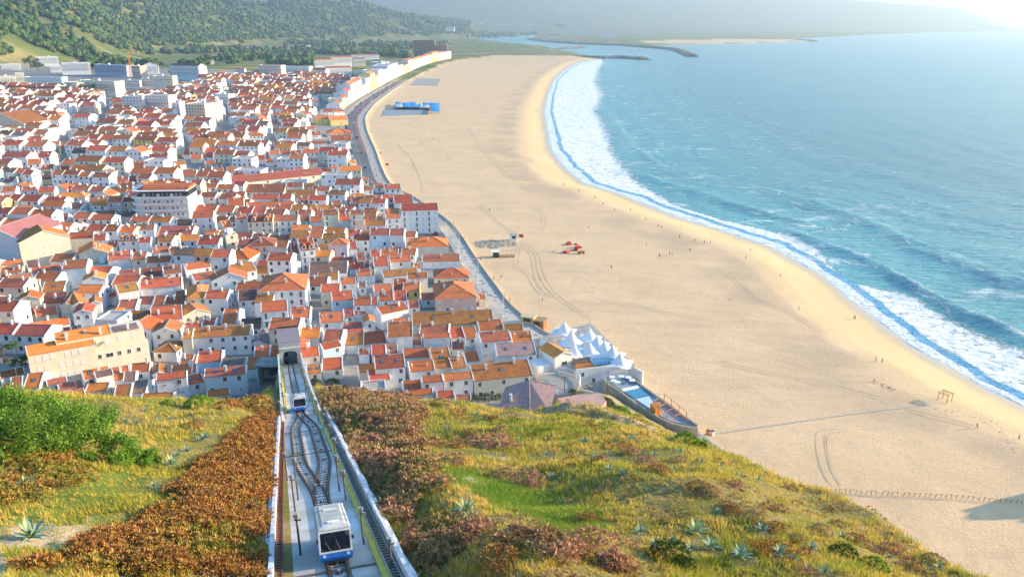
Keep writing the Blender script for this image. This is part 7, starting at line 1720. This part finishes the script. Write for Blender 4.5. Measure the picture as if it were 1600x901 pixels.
# tables on the terrace
tb = MB(); tb.tube((0, 0, .0), (0, 0, .7), .05, None, 5); tb.box(-.5, -.5, .702, .5, .5, .76); tbm = tb.mesh('terrace_table', W_WALL['W'])
for i, (x, y) in enumerate(((640, 460), (675, 492), (745, 462), (768, 480), (700, 455), (650, 482))):
    u, v = q6((x, y))[0]; p = G(u, v, 8.4); o = obj('terrace_table', tbm, None, (p[0], p[1], 8.4)); o.scale = (1.6, 1.6, 1); tag(o, 'small white square table on the pool terrace, %s from the left' % ORD[i].replace('nearest', 'first'), 'table', 'terrace tables')
# tower crane and unfinished frame building in the distance
def crane():
    a = GG(205, 120); r = empty('tower_crane', (a[0], a[1], a[2])); tag(r, 'orange tower crane above the unfinished brick block', 'crane'); H = 40 * proj((a[0], a[1], a[2]))[2] / F_PX * .95; b = MB()
    for sx in (-.9, .9):
        for sy in (-.9, .9): b.tube((sx, sy, 0), (sx, sy, H), .22, None, 4)
    for k in range(int(H / 3)): b.tube((-.9, -.9, k * 3), (.9, -.9, k * 3 + 3), .14, None, 4); b.tube((.9, .9, k * 3), (-.9, .9, k * 3 + 3), .14, None, 4)
    b.obj('mast', ORANGE, r); b = MB(); b.box(-7, -.8, H, 16, .8, H + 1.3); b.obj('jib', ORANGE, r); b = MB(); b.box(12, -1.2, H - 2, 15.5, 1.2, H - .05); b.obj('counterweight', CONC, r)
crane()
def frame_tower():
    a = GG(653, 90); d = GG(693, 91.5); W = math.dist(a[:2], d[:2]); r = empty('unfinished_building', ((a[0] + d[0]) / 2, (a[1] + d[1]) / 2, a[2])); tag(r, 'unfinished brown concrete frame tower, open floors, beside the promenade', 'building')
    H = 26.0 * proj((a[0], a[1], a[2]))[2] / F_PX; BRK = mat('bare_brick', (0.46, 0.25, 0.17), 0.9, 0.1, 0.3, 0.2); nf = 8
    for k in range(nf + 1): b = MB(); sc = 1 - .35 * (k > 5); b.box(-W / 2, -1, k * H / nf, -W / 2 + W * sc, 24, k * H / nf + .4); b.obj('floor_slab', CONC, r)
    for k in range(nf):
        sc = 1 - .35 * (k > 5); b = MB()
        for i in range(int(5 * sc) + 1): x = -W / 2 + .3 + i * (W - 1) / 5; b.box(x, -.8, k * H / nf + .402, x + .6, .2, (k + 1) * H / nf - .002); b.box(x, 23, k * H / nf + .402, x + .6, 23.8, (k + 1) * H / nf - .002)
        b.box(-W / 2 + 1, 1.5, k * H / nf + .402, -W / 2 + W * sc - 1.2, 22, (k + 1) * H / nf - .002); b.obj('storey', BRK, r)
frame_tower()
# ================================================================ vegetation
def leafmat(name, cols, scale=0.15, rough=0.75, varr=0.35, trans=0.0):
    g = NT(name); p = g.pos(); n1 = g.noise(p, scale, 3, 0.6); c = g.mix(g.rng(n1, 0.40, 0.6), cols[0], cols[1])
    if len(cols) > 2: c = g.mix(g.rng(g.noise(p, scale * 4.5, 3, .6), 0.52, 0.66), c, cols[2])
    ge = g.n.new('ShaderNodeNewGeometry'); hs = g.n.new('ShaderNodeHueSaturation'); g.L.new(g.rng(ge.outputs['Random Per Island'], 0, 1, 1 - varr, 1 + varr), hs.inputs['Value']); g.L.new(c, hs.inputs['Color'])
    g.L.new(hs.outputs[0], g.b.inputs['Base Color']); g.b.inputs['Roughness'].default_value = rough; g.b.inputs['Specular IOR Level'].default_value = 0.2
    if trans: 
        tr = g.n.new('ShaderNodeBsdfTranslucent'); g.L.new(hs.outputs[0], tr.inputs[0]); mx = g.n.new('ShaderNodeMixShader'); mx.inputs[0].default_value = trans
        g.L.new(g.b.outputs[0], mx.inputs[1]); g.L.new(tr.outputs[0], mx.inputs[2]); g.L.new(mx.outputs[0], g.n['Material Output'].inputs[0])
    return g.m
GRASS = leafmat('dry_grass', ((0.70, 0.50, 0.12), (0.52, 0.44, 0.07), (0.30, 0.34, 0.04)), 0.10, .8, .3, .3)
GRASSG = leafmat('green_ground_cover', ((0.20, 0.32, 0.03), (0.30, 0.36, 0.04)), 0.3, .7, .3, .3)
ALOE = leafmat('brown_succulent', ((0.46, 0.22, 0.06), (0.31, 0.155, 0.05), (0.52, 0.34, 0.075)), 0.16, .6, .4)
ALOEG = leafmat('green_succulent', ((0.34, 0.30, 0.05), (0.44, 0.24, 0.06), (0.20, 0.22, 0.05)), 0.3, .6, .4)
HEATH = leafmat('purple_brown_heath', ((0.52, 0.28, 0.18), (0.36, 0.29, 0.10), (0.60, 0.34, 0.15)), 0.22, .7, .4)
AGAVE = leafmat('agave_leaf', ((0.26, 0.38, 0.28), (0.36, 0.45, 0.24)), 0.5, .5, .2)
PINE = leafmat('pine_needles', ((0.12, 0.24, 0.03), (0.20, 0.34, 0.035)), 0.35, .7, .4, .3)
DGREEN = leafmat('dark_shrub_leaf', ((0.055, 0.11, 0.02), (0.09, 0.15, 0.03)), 0.8, .7, .4, .2)
BARK = mat('bark', (0.16, 0.11, 0.07), 0.95, 0.1, 0.4, 3.0, bump=.03, bscale=6)
def hill_samples(n, umin=-60, umax=1620, vmin=606, vmax=905, seed=1):
    """points on the near hill, spread evenly over the ground as seen: solved ray by ray on the analytic slope"""
    r = np.random.default_rng(seed); rr = np.exp(r.uniform(math.log(26), math.log(205), n)); az = r.uniform(-0.62, 0.62, n)
    x = rr * np.sin(az); y = rr * np.cos(az); Z = near_hill(x, y); onh = Z > 10.5
    s, wv = track_sw(x, y); k = onh & ~((np.abs(wv) < 4.75) & (s < 262))
    return x[k], y[k], Z[k]
def scatter(name, tmpl_list, x, y, z, sc, mt, seed=0, tilt=0.25, kind='stuff'):
    """joins transformed copies of small templates (verts, tris) into one mesh"""
    r = np.random.default_rng(seed); Vs, Fs = [], []; base = 0; n = len(x); pick = r.integers(0, len(tmpl_list), n); yaw = r.uniform(0, 6.283, n); ta = r.uniform(-tilt, tilt, n); tb_ = r.uniform(-tilt, tilt, n)
    for t in range(len(tmpl_list)):
        m = pick == t; V, Fc = tmpl_list[t]; k = int(m.sum())
        if k == 0: continue
        c, s = np.cos(yaw[m])[:, None], np.sin(yaw[m])[:, None]; S = sc[m][:, None]
        vx = V[None, :, 0] * S; vy = V[None, :, 1] * S; vz = V[None, :, 2] * S
        X = vx * c - vy * s + ta[m][:, None] * vz; Y = vx * s + vy * c + tb_[m][:, None] * vz
        P = np.stack([X + x[m][:, None], Y + y[m][:, None], vz + z[m][:, None]], -1).reshape(-1, 3)
        Vs.append(P); Fs.append((Fc[None] + (np.arange(k) * len(V))[:, None, None]).reshape(-1, 3) + base); base += len(P)
    o = obj(name, mesh(name, np.concatenate(Vs), np.concatenate(Fs), mt)); 
    if kind: tag(o, kind=kind)
    return o
def tuft(nb, h, sp, seed):
    r = np.random.default_rng(seed); V, Fc = [], []
    for i in range(nb):
        a = r.uniform(0, 6.28); l = h * r.uniform(.6, 1.1); w_ = .035 * h / .5; d = np.array([math.cos(a), math.sin(a)]); q = np.array([-d[1], d[0]]) * w_; o = d * r.uniform(0, sp * .5); e = o + d * sp * r.uniform(.4, 1)
        b = len(V); V += [(*(o - q), -.05), (*(o + q), -.05), (*(e), l)]; Fc.append((b, b + 1, b + 2))
    return np.array(V), np.array(Fc)
def rosette(nl, L, up, seed, w_=.115):
    r = np.random.default_rng(seed); V, Fc = [], []
    for i in range(nl):
        a = 6.283 * i / nl * 2.4 + r.uniform(-.3, .3); el = r.uniform(*up); d = np.array([math.cos(a) * math.cos(el), math.sin(a) * math.cos(el), math.sin(el)]); q = np.array([-math.sin(a), math.cos(a), 0]) * w_ * L; l = L * r.uniform(.75, 1.15)
        mid = d * l * .4 + np.array([0, 0, .05 * L]); tip = d * l - np.array([0, 0, .15 * L]) * math.cos(el); b = len(V)
        V += [-q * .3, mid + q, tip, mid - q]; Fc += [(b, b + 1, b + 2), (b, b + 2, b + 3)]
    return np.array(V), np.array(Fc)
def clump(nr, Rr, H, L, nl, seed):
    """dome-shaped bush made of rosettes"""
    r = np.random.default_rng(seed); V, Fc = [], []; ros = [rosette(nl, L, (.25, 1.35), seed * 10 + k) for k in range(3)]; base = 0
    for i in range(nr):
        a = r.uniform(0, 6.283); t = math.sqrt(r.uniform(0, 1)); x, y = Rr * t * math.cos(a), Rr * t * math.sin(a); zz = H * math.sqrt(max(0, 1 - t * t)) * r.uniform(.75, 1.05)
        v, f = ros[i % 3]; n = Vector((x / Rr, y / Rr, .9 * max(.2, zz / H))).normalized(); M = np.array(n.to_track_quat('Z', 'Y').to_matrix()); s = r.uniform(.75, 1.2); P = (v * s) @ M.T + np.array([x, y, zz])
        V.append(P); Fc.append(f + base); base += len(P)
    return np.concatenate(V), np.concatenate(Fc)
def in_cov(k, x, y):
    j = 2.2 if k == 'R' else 1.0
    return inpoly(x + j * 2 * vnoise(x / 3.1, y / 3.1) + j * vnoise(x, y), y + j * 3 * vnoise(x / 2.7 + 50, y / 2.7), COV[k])
hx, hy, hz_ = hill_samples(150000, seed=4)
dist_ = np.hypot(hx, hy); nz_ = fbm(hx / 7, hy / 7, 3)
inL, inR, inB, inG, inH = (in_cov(k, hx, hy) for k in 'LRBGH'); barem = np.zeros(len(hx), bool)
for p in COV['bare'][:3]: barem |= inpoly(hx, hy, p)
barem2 = inpoly(hx, hy, COV['bare'][3]) & (vnoise(hx / 2, hy / 2) > -.25)
hs_, hw_all = track_sw(hx, hy); cliffy = (hx > 40) | ((hy > 135) & (hx < 0))
AG_EARLY = 0
AG = [(49, 842, 62, 'big blue-green agave at the lower left on bare ground'), (41, 760, 34, 'agave in front of the straw-coloured bushes at the left edge'), (727, 800, 44, 'large blue-grey agave above the heath, centre of the foreground'), (268, 727, 34, 'agave on the upper rim of the brown succulent strip'), (1088, 832, 40, 'large agave right of the dark green bush on the right slope'), (1157, 870, 36, 'spreading agave near the bottom edge, right part'), (1219, 865, 30, 'agave near the bottom edge beside the previous spreading one'), (1111, 856, 34, 'agave directly right of the dark green bush'),
      (1191, 830, 28), (1001, 832, 28), (1024, 850, 22), (1051, 848, 24), (1081, 858, 24), (1268, 858, 24), (1289, 896, 26), (1263, 890, 20), (1316, 838, 16), (1467, 888, 20), (1338, 846, 14), (242, 761, 20), (293, 706, 20), (322, 685, 22), (310, 690, 18), (278, 712, 18), (166, 665, 16), (147, 650, 14), (197, 659, 13), (216, 662, 16), (248, 660, 16), (267, 655, 12), (227, 643, 14), (361, 738, 12),
      (855, 712, 16), (862, 746, 18), (953, 735, 20), (972, 740, 16), (700, 668, 11), (812, 688, 11), (914, 690, 16), (892, 651, 10), (848, 656, 10), (985, 686, 14), (965, 672, 11), (1022, 711, 13), (1053, 733, 12), (1063, 706, 12), (1126, 729, 14), (1185, 750, 14), (1123, 800, 14), (935, 880, 22), (1240, 875, 18), (660, 700, 10), (745, 648, 10), (780, 640, 10), (700, 640, 9), (800, 655, 9), (880, 700, 10), (930, 715, 12), (1095, 725, 11), (1150, 742, 11), (1390, 872, 14)]
AGP = np.array([march(a[0], a[1])[:2] for a in AG]); AGR = np.array([a[2] / F_PX * proj(march(a[0], a[1]))[2] * .55 for a in AG])
near_ag = np.zeros(len(hx), bool)
for (ax, ay), ar in zip(AGP, AGR): near_ag |= ((hx - ax) ** 2 + ((hy - ay + ar * .5) * .8) ** 2) < ar ** 2
brown = inL | inR | inB
T_g = [tuft(6, .55, .35, i) for i in range(6)]
m = ~near_ag & (~brown | (inR & (vnoise(hx / 2.2 + 9, hy / 2.2) < -.2))) & ~barem & ~barem2 & ~inG & (rng.random(len(hx)) < 0.62) & (vnoise(hx / 5 + 7, hy / 5) + .5 * vnoise(hx / 1.3, hy / 1.3) > -.42)
scatter('dry_grass', T_g, hx[m], hy[m], hz_[m], (0.40 + 0.0068 * dist_[m]) * rng.uniform(.6, 1.3, m.sum()) * (1 - .5 * (nz_[m] < -.15)), GRASS, 1)
T_c = [tuft(7, .2, .3, 20 + i) for i in range(5)]
green = ~near_ag & (inG | (inH & (nz_ > -.1)) | ((nz_ > .17) & ~brown)) & ~barem
x2, y2, z2 = hill_samples(130000, seed=9); gg = in_cov('G', x2, y2); x2, y2, z2 = x2[gg], y2[gg], z2[gg]
GX, GY, GZ = np.concatenate([hx[green], x2]), np.concatenate([hy[green], y2]), np.concatenate([hz_[green], z2])
scatter('green_ground_cover', T_c, GX, GY, GZ, 1.0 + .006 * np.hypot(GX, GY), GRASSG, 2)
# succulent masses
T_a = [clump(17, .66, .60, .25, 10, i) for i in range(6)]
def mass(sel, n, name, mt, s0, s1, seed, tm=T_a, dz=-.12):
    idx = np.flatnonzero(sel & ~near_ag); r = np.random.default_rng(seed); w_ = dist_[idx] ** 1.0; 
    if len(idx) == 0: return
    pk = r.choice(idx, min(n, len(idx)), replace=False)
    scatter(name, tm, hx[pk], hy[pk], hz_[pk] + dz, r.uniform(s0, s1, len(pk)) * (0.85 + .0035 * dist_[pk]) * (1 + .5 * nz_[pk]), mt, seed, .15)
mass(inL & (hx < 900) & (vnoise(hx / 1.6, hy / 1.6) > -.28) & ~((hy < 62) & (nz_ > -.05)), 2200, 'brown_succulent_mass', ALOE, .5, 1.6, 31)
T_b = [clump(13, .62, .55, .36, 9, 40 + i) for i in range(5)]
mass(inL & (hy < 62), 620, 'green_succulent_mass', ALOEG, .6, 1.15, 32, T_b)
mass(inR & (vnoise(hx / 2.2 + 9, hy / 2.2) > -.2), 1700, 'purple_brown_heath', HEATH, .5, 1.9, 33)
mass(inB, 170, 'straw_succulent_mass', ALOEG, .9, 1.5, 34)
mass(~brown & ~inG & ~barem & (nz_ < -.16) & (hx > -20) & (vnoise(hx / 3, hy / 3) > 0), 520, 'low_heath_patches', HEATH, .5, 1.2, 35)
mass(~brown & ~inG & ~barem & (hx > -10) & (vnoise(hx / 6 + 20, hy / 6) > .2), 380, 'rusty_scrub', ALOE, .4, 1.0, 38)
mass(inR & (vnoise(hx / 4 + 3, hy / 4) > .02), 420, 'green_heath_patches', ALOEG, .5, 1.2, 37)
mass(~brown & ~inG & ~barem & (hx > 0) & (hy > 95) & (nz_ > .0), 260, 'olive_scrub', GRASSG, .6, 1.2, 36)
# ---------------------------------------------------------------- agaves
def agave_leaf(L, el, droop, seed):
    V, Fc = [], []; n = 5
    for j in range(n + 1):
        t = j / n; w_ = .085 * L * (1 - t) ** .7 * (1 + 1.2 * t) ; r = L * t; z = r * math.sin(el) - droop * t * t * L; x = r * math.cos(el)
        V += [(x, -w_, z + .35 * w_), (x, 0, z), (x, w_, z + .35 * w_)]
    for j in range(n):
        b = 3 * j; Fc += [(b, b + 3, b + 4), (b, b + 4, b + 1), (b + 1, b + 4, b + 5), (b + 1, b + 5, b + 2)]
    return np.array(V), np.array(Fc)
LEAFM = [mesh('leaf', *agave_leaf(1.0, el, dr, 0), AGAVE) for el, dr in ((.35, .15), (.7, .12), (1.05, .06), (1.35, .02))]
LAB_T = {}
def joined_agave(seed):
    r = np.random.default_rng(seed); V, Fc, b = [], [], 0
    for i in range(20):
        ring = 0 if i < 7 else (1 if i < 13 else (2 if i < 17 else 3)); v, f = agave_leaf(r.uniform(.8, 1.1), (.35, .7, 1.05, 1.35)[ring], (.15, .12, .06, .02)[ring], 0); a = i * 2.4 + r.uniform(-.2, .2); M = np.array([[math.cos(a), math.sin(a), 0], [-math.sin(a), math.cos(a), 0], [0, 0, 1]]); V.append(v @ M); Fc.append(f + b); b += len(v)
    return mesh('agave', np.concatenate(V), np.concatenate(Fc), AGAVE)
AGM = [joined_agave(s) for s in range(4)]
for i, a in enumerate(AG):
    u, v, sz = a[:3]; p = march(u, v); dep = proj(p)[2]; R_ = sz / F_PX * dep * .58; p = np.array([p[0], p[1], p[2] + .06 * R_ + .05])
    if i < 8:
        r = empty('agave', p); r.scale = (R_,) * 3; tag(r, a[3], 'agave')
        for k in range(20):
            ring = 0 if k < 7 else (1 if k < 13 else (2 if k < 17 else 3)); o = obj('leaf', LEAFM[ring], r, None, k * 2.4 + rng.uniform(-.2, .2)); o.scale = (rng.uniform(.85, 1.1),) * 3
    else:
        o = obj('agave', AGM[i % 4], None, p, float(rng.uniform(0, 6))); o.scale = (R_,) * 3
        reg = 'on the grassy left slope' if u < 420 else ('at the bottom of the right slope' if v > 820 else ('halfway down the right slope' if v > 700 else 'along the crest above the houses')); LAB_T[reg] = LAB_T.get(reg, 0) + 1
        tag(o, 'small pale %sagave %s' % ('' if LAB_T[reg] == 1 else 'blue-green ', reg), 'agave', 'small agaves ' + reg)
LMK = [('big bush clump', 785, 690), ('dark green bush', 1046, 865), ('left pine', 90, 660), ('beach club wall', 1050, 690), ('mauve roof', 830, 610), ('large centre agave', 727, 800), ('bright green swath', 850, 800), ('succulent strip', 330, 720), ('bright green bush by the edge', 1365, 882), ('track wall top', 440, 650)]
sub = {}
for o in COL.objects:
    if o.name.startswith('agave') and o.get('group'):
        o['group'] = 'small agaves on the hill'; u, v, _ = proj(o.location); lm = min(LMK, key=lambda l: (l[1] - u) ** 2 + 2 * (l[2] - v) ** 2); dx, dy = u - lm[1], 1.5 * (v - lm[2]); side = ('right of' if dx > 0 else 'left of') if abs(dx) > abs(dy) else ('beyond' if dy < 0 else 'below'); sub.setdefault((lm[0], side), []).append((math.hypot(dx, dy), o))
for (l_, s_), Q in sub.items():
    Q.sort(key=lambda q: q[0])
    for i, (_, o) in enumerate(Q): o['label'] = 'small pale agave %s the %s' % (s_, l_) + (', %s of them' % ORD[i] if len(Q) > 1 else '')
# ---------------------------------------------------------------- single shrubs
SHM = {k: [mesh('foliage', *clump(130, 1.0, .85, .22, 8, 50 + i + 10 * j), mt) for i in range(2)] for j, (k, mt) in enumerate((('brown', HEATH), ('green', DGREEN), ('bright', PINE), ('rust', ALOE)))}
SH_ = [(689, 634, 38, 'brown', 'round dark brown shrub at the top of the slope below the houses'), (782, 676, 34, 'brown', 'brown shrub above the widest bush clump'), (770, 700, 70, 'brown', 'widest brown bush clump in the middle of the golden slope'), (800, 704, 40, 'brown', 'brown shrub attached right of the widest clump'), (711, 722, 44, 'brown', 'low brown shrub beside the small bare sandy patch'), (746, 692, 34, 'brown', 'brown shrub left of the widest clump'), (825, 755, 60, 'brown', 'big brown shrub above the bright green swath'), (790, 745, 44, 'brown', 'smaller brown shrub left of the big one above the green swath'),
       (981, 708, 36, 'brown', 'first brown shrub of the row descending to the right'), (1010, 726, 40, 'brown', 'second brown shrub of the row descending to the right'), (1028, 738, 40, 'rust', 'rusty shrub third in the row descending to the right'), (1060, 722, 30, 'brown', 'brown shrub set above the descending row'), (1138, 794, 34, 'brown', 'brown shrub at the lower end of the descending row'), (1110, 773, 44, 'brown', 'brown shrub fifth in the descending row'), (1092, 762, 38, 'rust', 'rusty shrub fourth in the descending row'), (924, 852, 80, 'brown', 'large brown shrub near the bottom centre'), (1046, 872, 66, 'green', 'dense dark green rounded bush at the bottom right of centre'), (1069, 886, 40, 'green', 'smaller dark green bush touching the dense rounded one'),
       (1316, 868, 46, 'green', 'dark green bush near the hill edge at the lower right'), (1365, 888, 44, 'bright', 'bright green bush at the lower right hill edge'), (1149, 760, 30, 'brown', 'brown shrub near the hill edge above the sand'), (1143, 800, 34, 'rust', 'rusty shrub left of the hill edge'), (1176, 812, 40, 'brown', 'brown shrub in the chain along the right edge, upper'), (1210, 826, 36, 'rust', 'rusty shrub in the chain along the right edge, middle'), (1242, 846, 36, 'brown', 'brown shrub in the chain along the right edge, lower'), (1282, 830, 36, 'brown', 'brown shrub right on the hill edge over the sand'), (1335, 846, 40, 'rust', 'wide rusty shrub on the hill edge'), (1395, 862, 44, 'brown', 'wide brown shrub far along the hill edge'), (1422, 886, 40, 'rust', 'rusty shrub close to the bottom right tip'), (1460, 878, 40, 'brown', 'last brown shrub at the bottom right tip'),
       (310, 638, 48, 'bright', 'bright green bushy tree before the white houses left of the track'), (262, 634, 24, 'bright', 'small green bush left of the bright bushy tree'), (355, 640, 52, 'rust', 'rusty bush right of the bright bushy tree'), (395, 636, 60, 'rust', 'wide rusty bush beside the track top'), (302, 668, 34, 'rust', 'low rusty shrub on the golden left meadow'), (492, 600, 20, 'green', 'round green bush right of the lower track'), (519, 600, 22, 'green', 'second round green bush by the pale blue wall'), (540, 606, 12, 'green', 'tiny bush right of the two round ones'),
       (735, 622, 26, 'green', 'dark garden hedge bush before the white cottage'), (757, 622, 26, 'green', 'second garden hedge bush before the white cottage'), (777, 620, 22, 'green', 'third garden hedge bush near the mauve roof'), (905, 630, 26, 'green', 'dark leafy bush over the pink terrace'), (922, 634, 22, 'bright', 'green bush at the right end of the pink terrace'), (945, 636, 34, 'green', 'spreading green bush below the pool terrace wall'), (968, 650, 34, 'bright', 'light green bush under the stone wall'), (895, 614, 14, 'green', 'small bush on the curving path'), (1072, 694, 44, 'bright', 'tall pale green bush at the end of the stone wall'), (1092, 700, 26, 'green', 'bush at the wall end by the sand'), (715, 700, 30, 'rust', 'rusty shrub at the heath edge'), (915, 812, 40, 'rust', 'rusty shrub at the tail of the green swath'), (860, 866, 90, 'brown', 'broad heath bush at the bottom centre'), (780, 880, 80, 'rust', 'broad rusty bush at the bottom left of centre'), (690, 850, 70, 'brown', 'broad brown heath bush close to the right track wall')]
for u, v, sz, k, lab in SH_:
    p = march(u, v) if v > 603 and not (u > 860 and v < 660) else GG(u, v); p = np.array(p); dep = proj(p)[2]; R_ = sz / F_PX * dep * .5; r = empty('shrub', (p[0], p[1], p[2] - .12 * R_), float(rng.uniform(0, 6)))
    tag(r, lab, 'shrub'); o = obj('foliage', SHM[k][int(rng.integers(0, 2))], r); o.scale = (R_, R_, R_ * (1.05 if k in ('bright', 'green') else .75)); b = MB(); b.tube((0, 0, -.3), (0, 0, R_ * .5), .05 * R_ + .03, .03, 5); b.obj('stem', BARK, r)
# ---------------------------------------------------------------- trees
def tree(name, x, y, z, Rr, H, label, mt, nc=26, nl=130, seed=1, leaf=.34, trunk=True, cat='tree'):
    r = random.Random(seed); t = empty(name, (x, y, z)); tag(t, label, cat); b = MB(); top = Vector((r.uniform(-.1, .1) * Rr, r.uniform(-.1, .1) * Rr, H * .55)); b.tube((0, 0, -.6), top, .045 * Rr + .08, .03 * Rr + .04, 8); cs = []
    for i in range(nc):
        a = r.uniform(0, 6.283); tt = r.uniform(.15, 1) ** .6; h = H * (.42 + .5 * r.random() * (1 - .45 * tt)); c = Vector((Rr * tt * math.cos(a), Rr * tt * math.sin(a), h)); cs.append(c)
        if i % 2 == 0: s = top * r.uniform(.5, 1); m_ = (s + c) / 2 + Vector((0, 0, -.05 * Rr)); b.tube(s, m_, .022 * Rr + .02, .015 * Rr, 5); b.tube(m_, c, .015 * Rr, .006 * Rr, 4)
    b.obj('trunk', BARK, t); V, Fc = [], []
    for c in cs:
        cr = Rr * r.uniform(.2, .34)
        for k in range(nl):
            d = Vector((r.gauss(0, 1), r.gauss(0, 1), r.gauss(0, .75))).normalized() * cr * r.uniform(.45, 1.08); p = c + d; s = leaf * r.uniform(.5, 1.1); q = Vector((r.gauss(0, 1), r.gauss(0, 1), r.gauss(0, 1) + .6)).normalized(); e = q.cross(d).normalized() if q.cross(d).length > 1e-4 else Vector((1, 0, 0)); bb = len(V)
            V += [tuple(p - e * s * .22), tuple(p + e * s * .22), tuple(p + q * s + e * s * .12), tuple(p + q * s * .9 - e * s * .16)]; Fc += [(bb, bb + 1, bb + 2), (bb, bb + 2, bb + 3)]
    obj('crown', mesh('crown', np.array(V), np.array(Fc), mt), t); return t
for i, (u, v, Rp, H, lab) in enumerate(((40, 712, 95, 6.0, 'large bright green pine filling the left edge of the hill'), (125, 705, 58, 4.6, 'bright green pine right behind the large one'), (-40, 690, 80, 6.0, 'pine cut off by the left frame edge'), (178, 722, 46, 2.4, 'low bright green bushy pine sloping to the meadow'), (225, 728, 26, 1.6, 'small green bush at the right end of the pines'))):
    p = march(u, v); dep = proj(p)[2]; tree('pine_tree', p[0], p[1], p[2] - .3, Rp / F_PX * dep, H, lab, PINE, 34 if i < 3 else 20, 430, 60 + i, .25 if i < 3 else .2)
for i, (u, v, sz, lab) in enumerate(((138, 150, 22, 'round dark tree left of the tall cream gabled house'), (163, 148, 16, 'second round tree beside the tall cream gabled house'), (122, 168, 14, 'small tree among the houses below the cream block'), (118, 112, 14, 'first dark tree before the long white flat block'), (132, 114, 16, 'second dark tree before the long white flat block'), (146, 114, 15, 'third dark tree before the long white flat block'), (158, 116, 14, 'fourth dark tree before the long white flat block'), (275, 122, 16, 'tree beside the white block beyond the square'), (48, 108, 22, 'large tree at the foot of the wooded hill on the left'), (440, 150, 12, 'dark tree among the northern houses'), (26, 545, 34, 'dark tree left of the long beige block'), (60, 112, 18, 'tree beside the large one at the hill foot'), (8, 566, 40, 'dark tree at the left frame edge behind the pines'), (34, 578, 34, 'dark tree between the left frame edge and the beige block'), (200, 118, 12, 'tree under the crane'))):
    p = GG(u, v); dep = proj(p)[2]; Rr = sz / F_PX * dep * .55; tree('round_tree', p[0], p[1], p[2], Rr, Rr * 1.7, lab, DGREEN, 14, 60, 90 + i, .16 * Rr)
# agave flower stalks
for i, (u, v, h, lab) in enumerate(((282, 640, 6.0, 'tall dry agave flower stalk with side branches before the white houses'),)):
    p = march(u, v); r = empty('flower_stalk', p); tag(r, lab, 'flower stalk'); b = MB(); b.tube((0, 0, -.2), (.15, 0, h), .07, .03, 5)
    for k in range(9): z_ = h * (.45 + .06 * k); a = k * 2.4; b.tube((0, 0, z_), (math.cos(a) * .7 * (1.3 - k * .1), math.sin(a) * .7 * (1.3 - k * .1), z_ + .3), .03, .05, 4)
    b.obj('stalk', BARK, r)
# ---------------------------------------------------------------- wooded hills far behind
def ico():
    t = (1 + 5 ** .5) / 2; V = np.array([(-1, t, 0), (1, t, 0), (-1, -t, 0), (1, -t, 0), (0, -1, t), (0, 1, t), (0, -1, -t), (0, 1, -t), (t, 0, -1), (t, 0, 1), (-t, 0, -1), (-t, 0, 1)], float); V /= np.linalg.norm(V[0])
    Fc = np.array([(0, 11, 5), (0, 5, 1), (0, 1, 7), (0, 7, 10), (0, 10, 11), (1, 5, 9), (5, 11, 4), (11, 10, 2), (10, 7, 6), (7, 1, 8), (3, 9, 4), (3, 4, 2), (3, 2, 6), (3, 6, 8), (3, 8, 9), (4, 9, 5), (2, 4, 11), (6, 2, 10), (8, 6, 7), (9, 8, 1)]); return V, Fc
def blob(seed, nb=3):
    r = np.random.default_rng(seed); v, f = ico(); V, Fc = [], []
    for i in range(nb): V.append(v * r.uniform(.55, 1.0) * np.array([1, 1, r.uniform(.8, 1.25)]) * (1 + r.uniform(-.22, .22, (12, 1))) + np.array([r.uniform(-.7, .7), r.uniform(-.7, .7), r.uniform(.5, 1.3)])); Fc.append(f + 12 * i)
    return np.concatenate(V), np.concatenate(Fc)
FOREST = leafmat('forest_leaf', ((0.03, 0.075, 0.018), (0.065, 0.115, 0.025), (0.14, 0.15, 0.035)), 0.006, .8, .45)
def forest():
    r = np.random.default_rng(2); n = 60000; rr = np.exp(r.uniform(math.log(1300), math.log(8500), n)); az = r.uniform(-.66, .10, n); x, y = rr * np.sin(az), rr * np.cos(az); Z, sd, tp, land, onh, h1, h2, k = ground_all(x, y)
    d = fbm(x / 240, y / 240, 4) + .25 * fbm(x / 60, y / 60, 2); m = (h1 > 22) & (d > -.42) & (r.random(n) < np.where(y > 2600, .85, .75)); idx = np.flatnonzero(m)[:26000]
    m2 = np.flatnonzero((h1 > 0.5) & (h1 < 40) & (d > .05) & (r.random(n) < .35) | ((h1 <= .5) & (d > .18) & (y > 1500) & (y < 4200) & land & (x < -300) & (r.random(n) < .35)))[:3000]; idx = np.unique(np.concatenate([idx, m2]))
    sz = r.uniform(4.5, 8.5, len(idx)) * (1 + (y[idx] - 1500) / 6000)
    scatter('hillside_forest', [blob(i) for i in range(8)], x[idx], y[idx], Z[idx], sz, FOREST, 3, .1)
forest()
# ================================================================ haze
def build_haze():
    b = MB(); b.box(-36000, -36000, -60, 36000, 36000, 1150)
    m = bpy.data.materials.new('haze_air'); m.use_nodes = True; t = m.node_tree; t.nodes.remove(t.nodes['Principled BSDF'])
    v = t.nodes.new('ShaderNodeVolumePrincipled'); v.inputs['Density'].default_value = HAZE_DENSITY
    v.inputs['Color'].default_value = (0.62, 0.82, 1.0, 1); v.inputs['Anisotropy'].default_value = 0.5
    t.links.new(v.outputs[0], t.nodes['Material Output'].inputs['Volume'])
    o = b.obj('haze', m); tag(o, kind='stuff')
HAZE_DENSITY = 1.15e-4
build_haze()
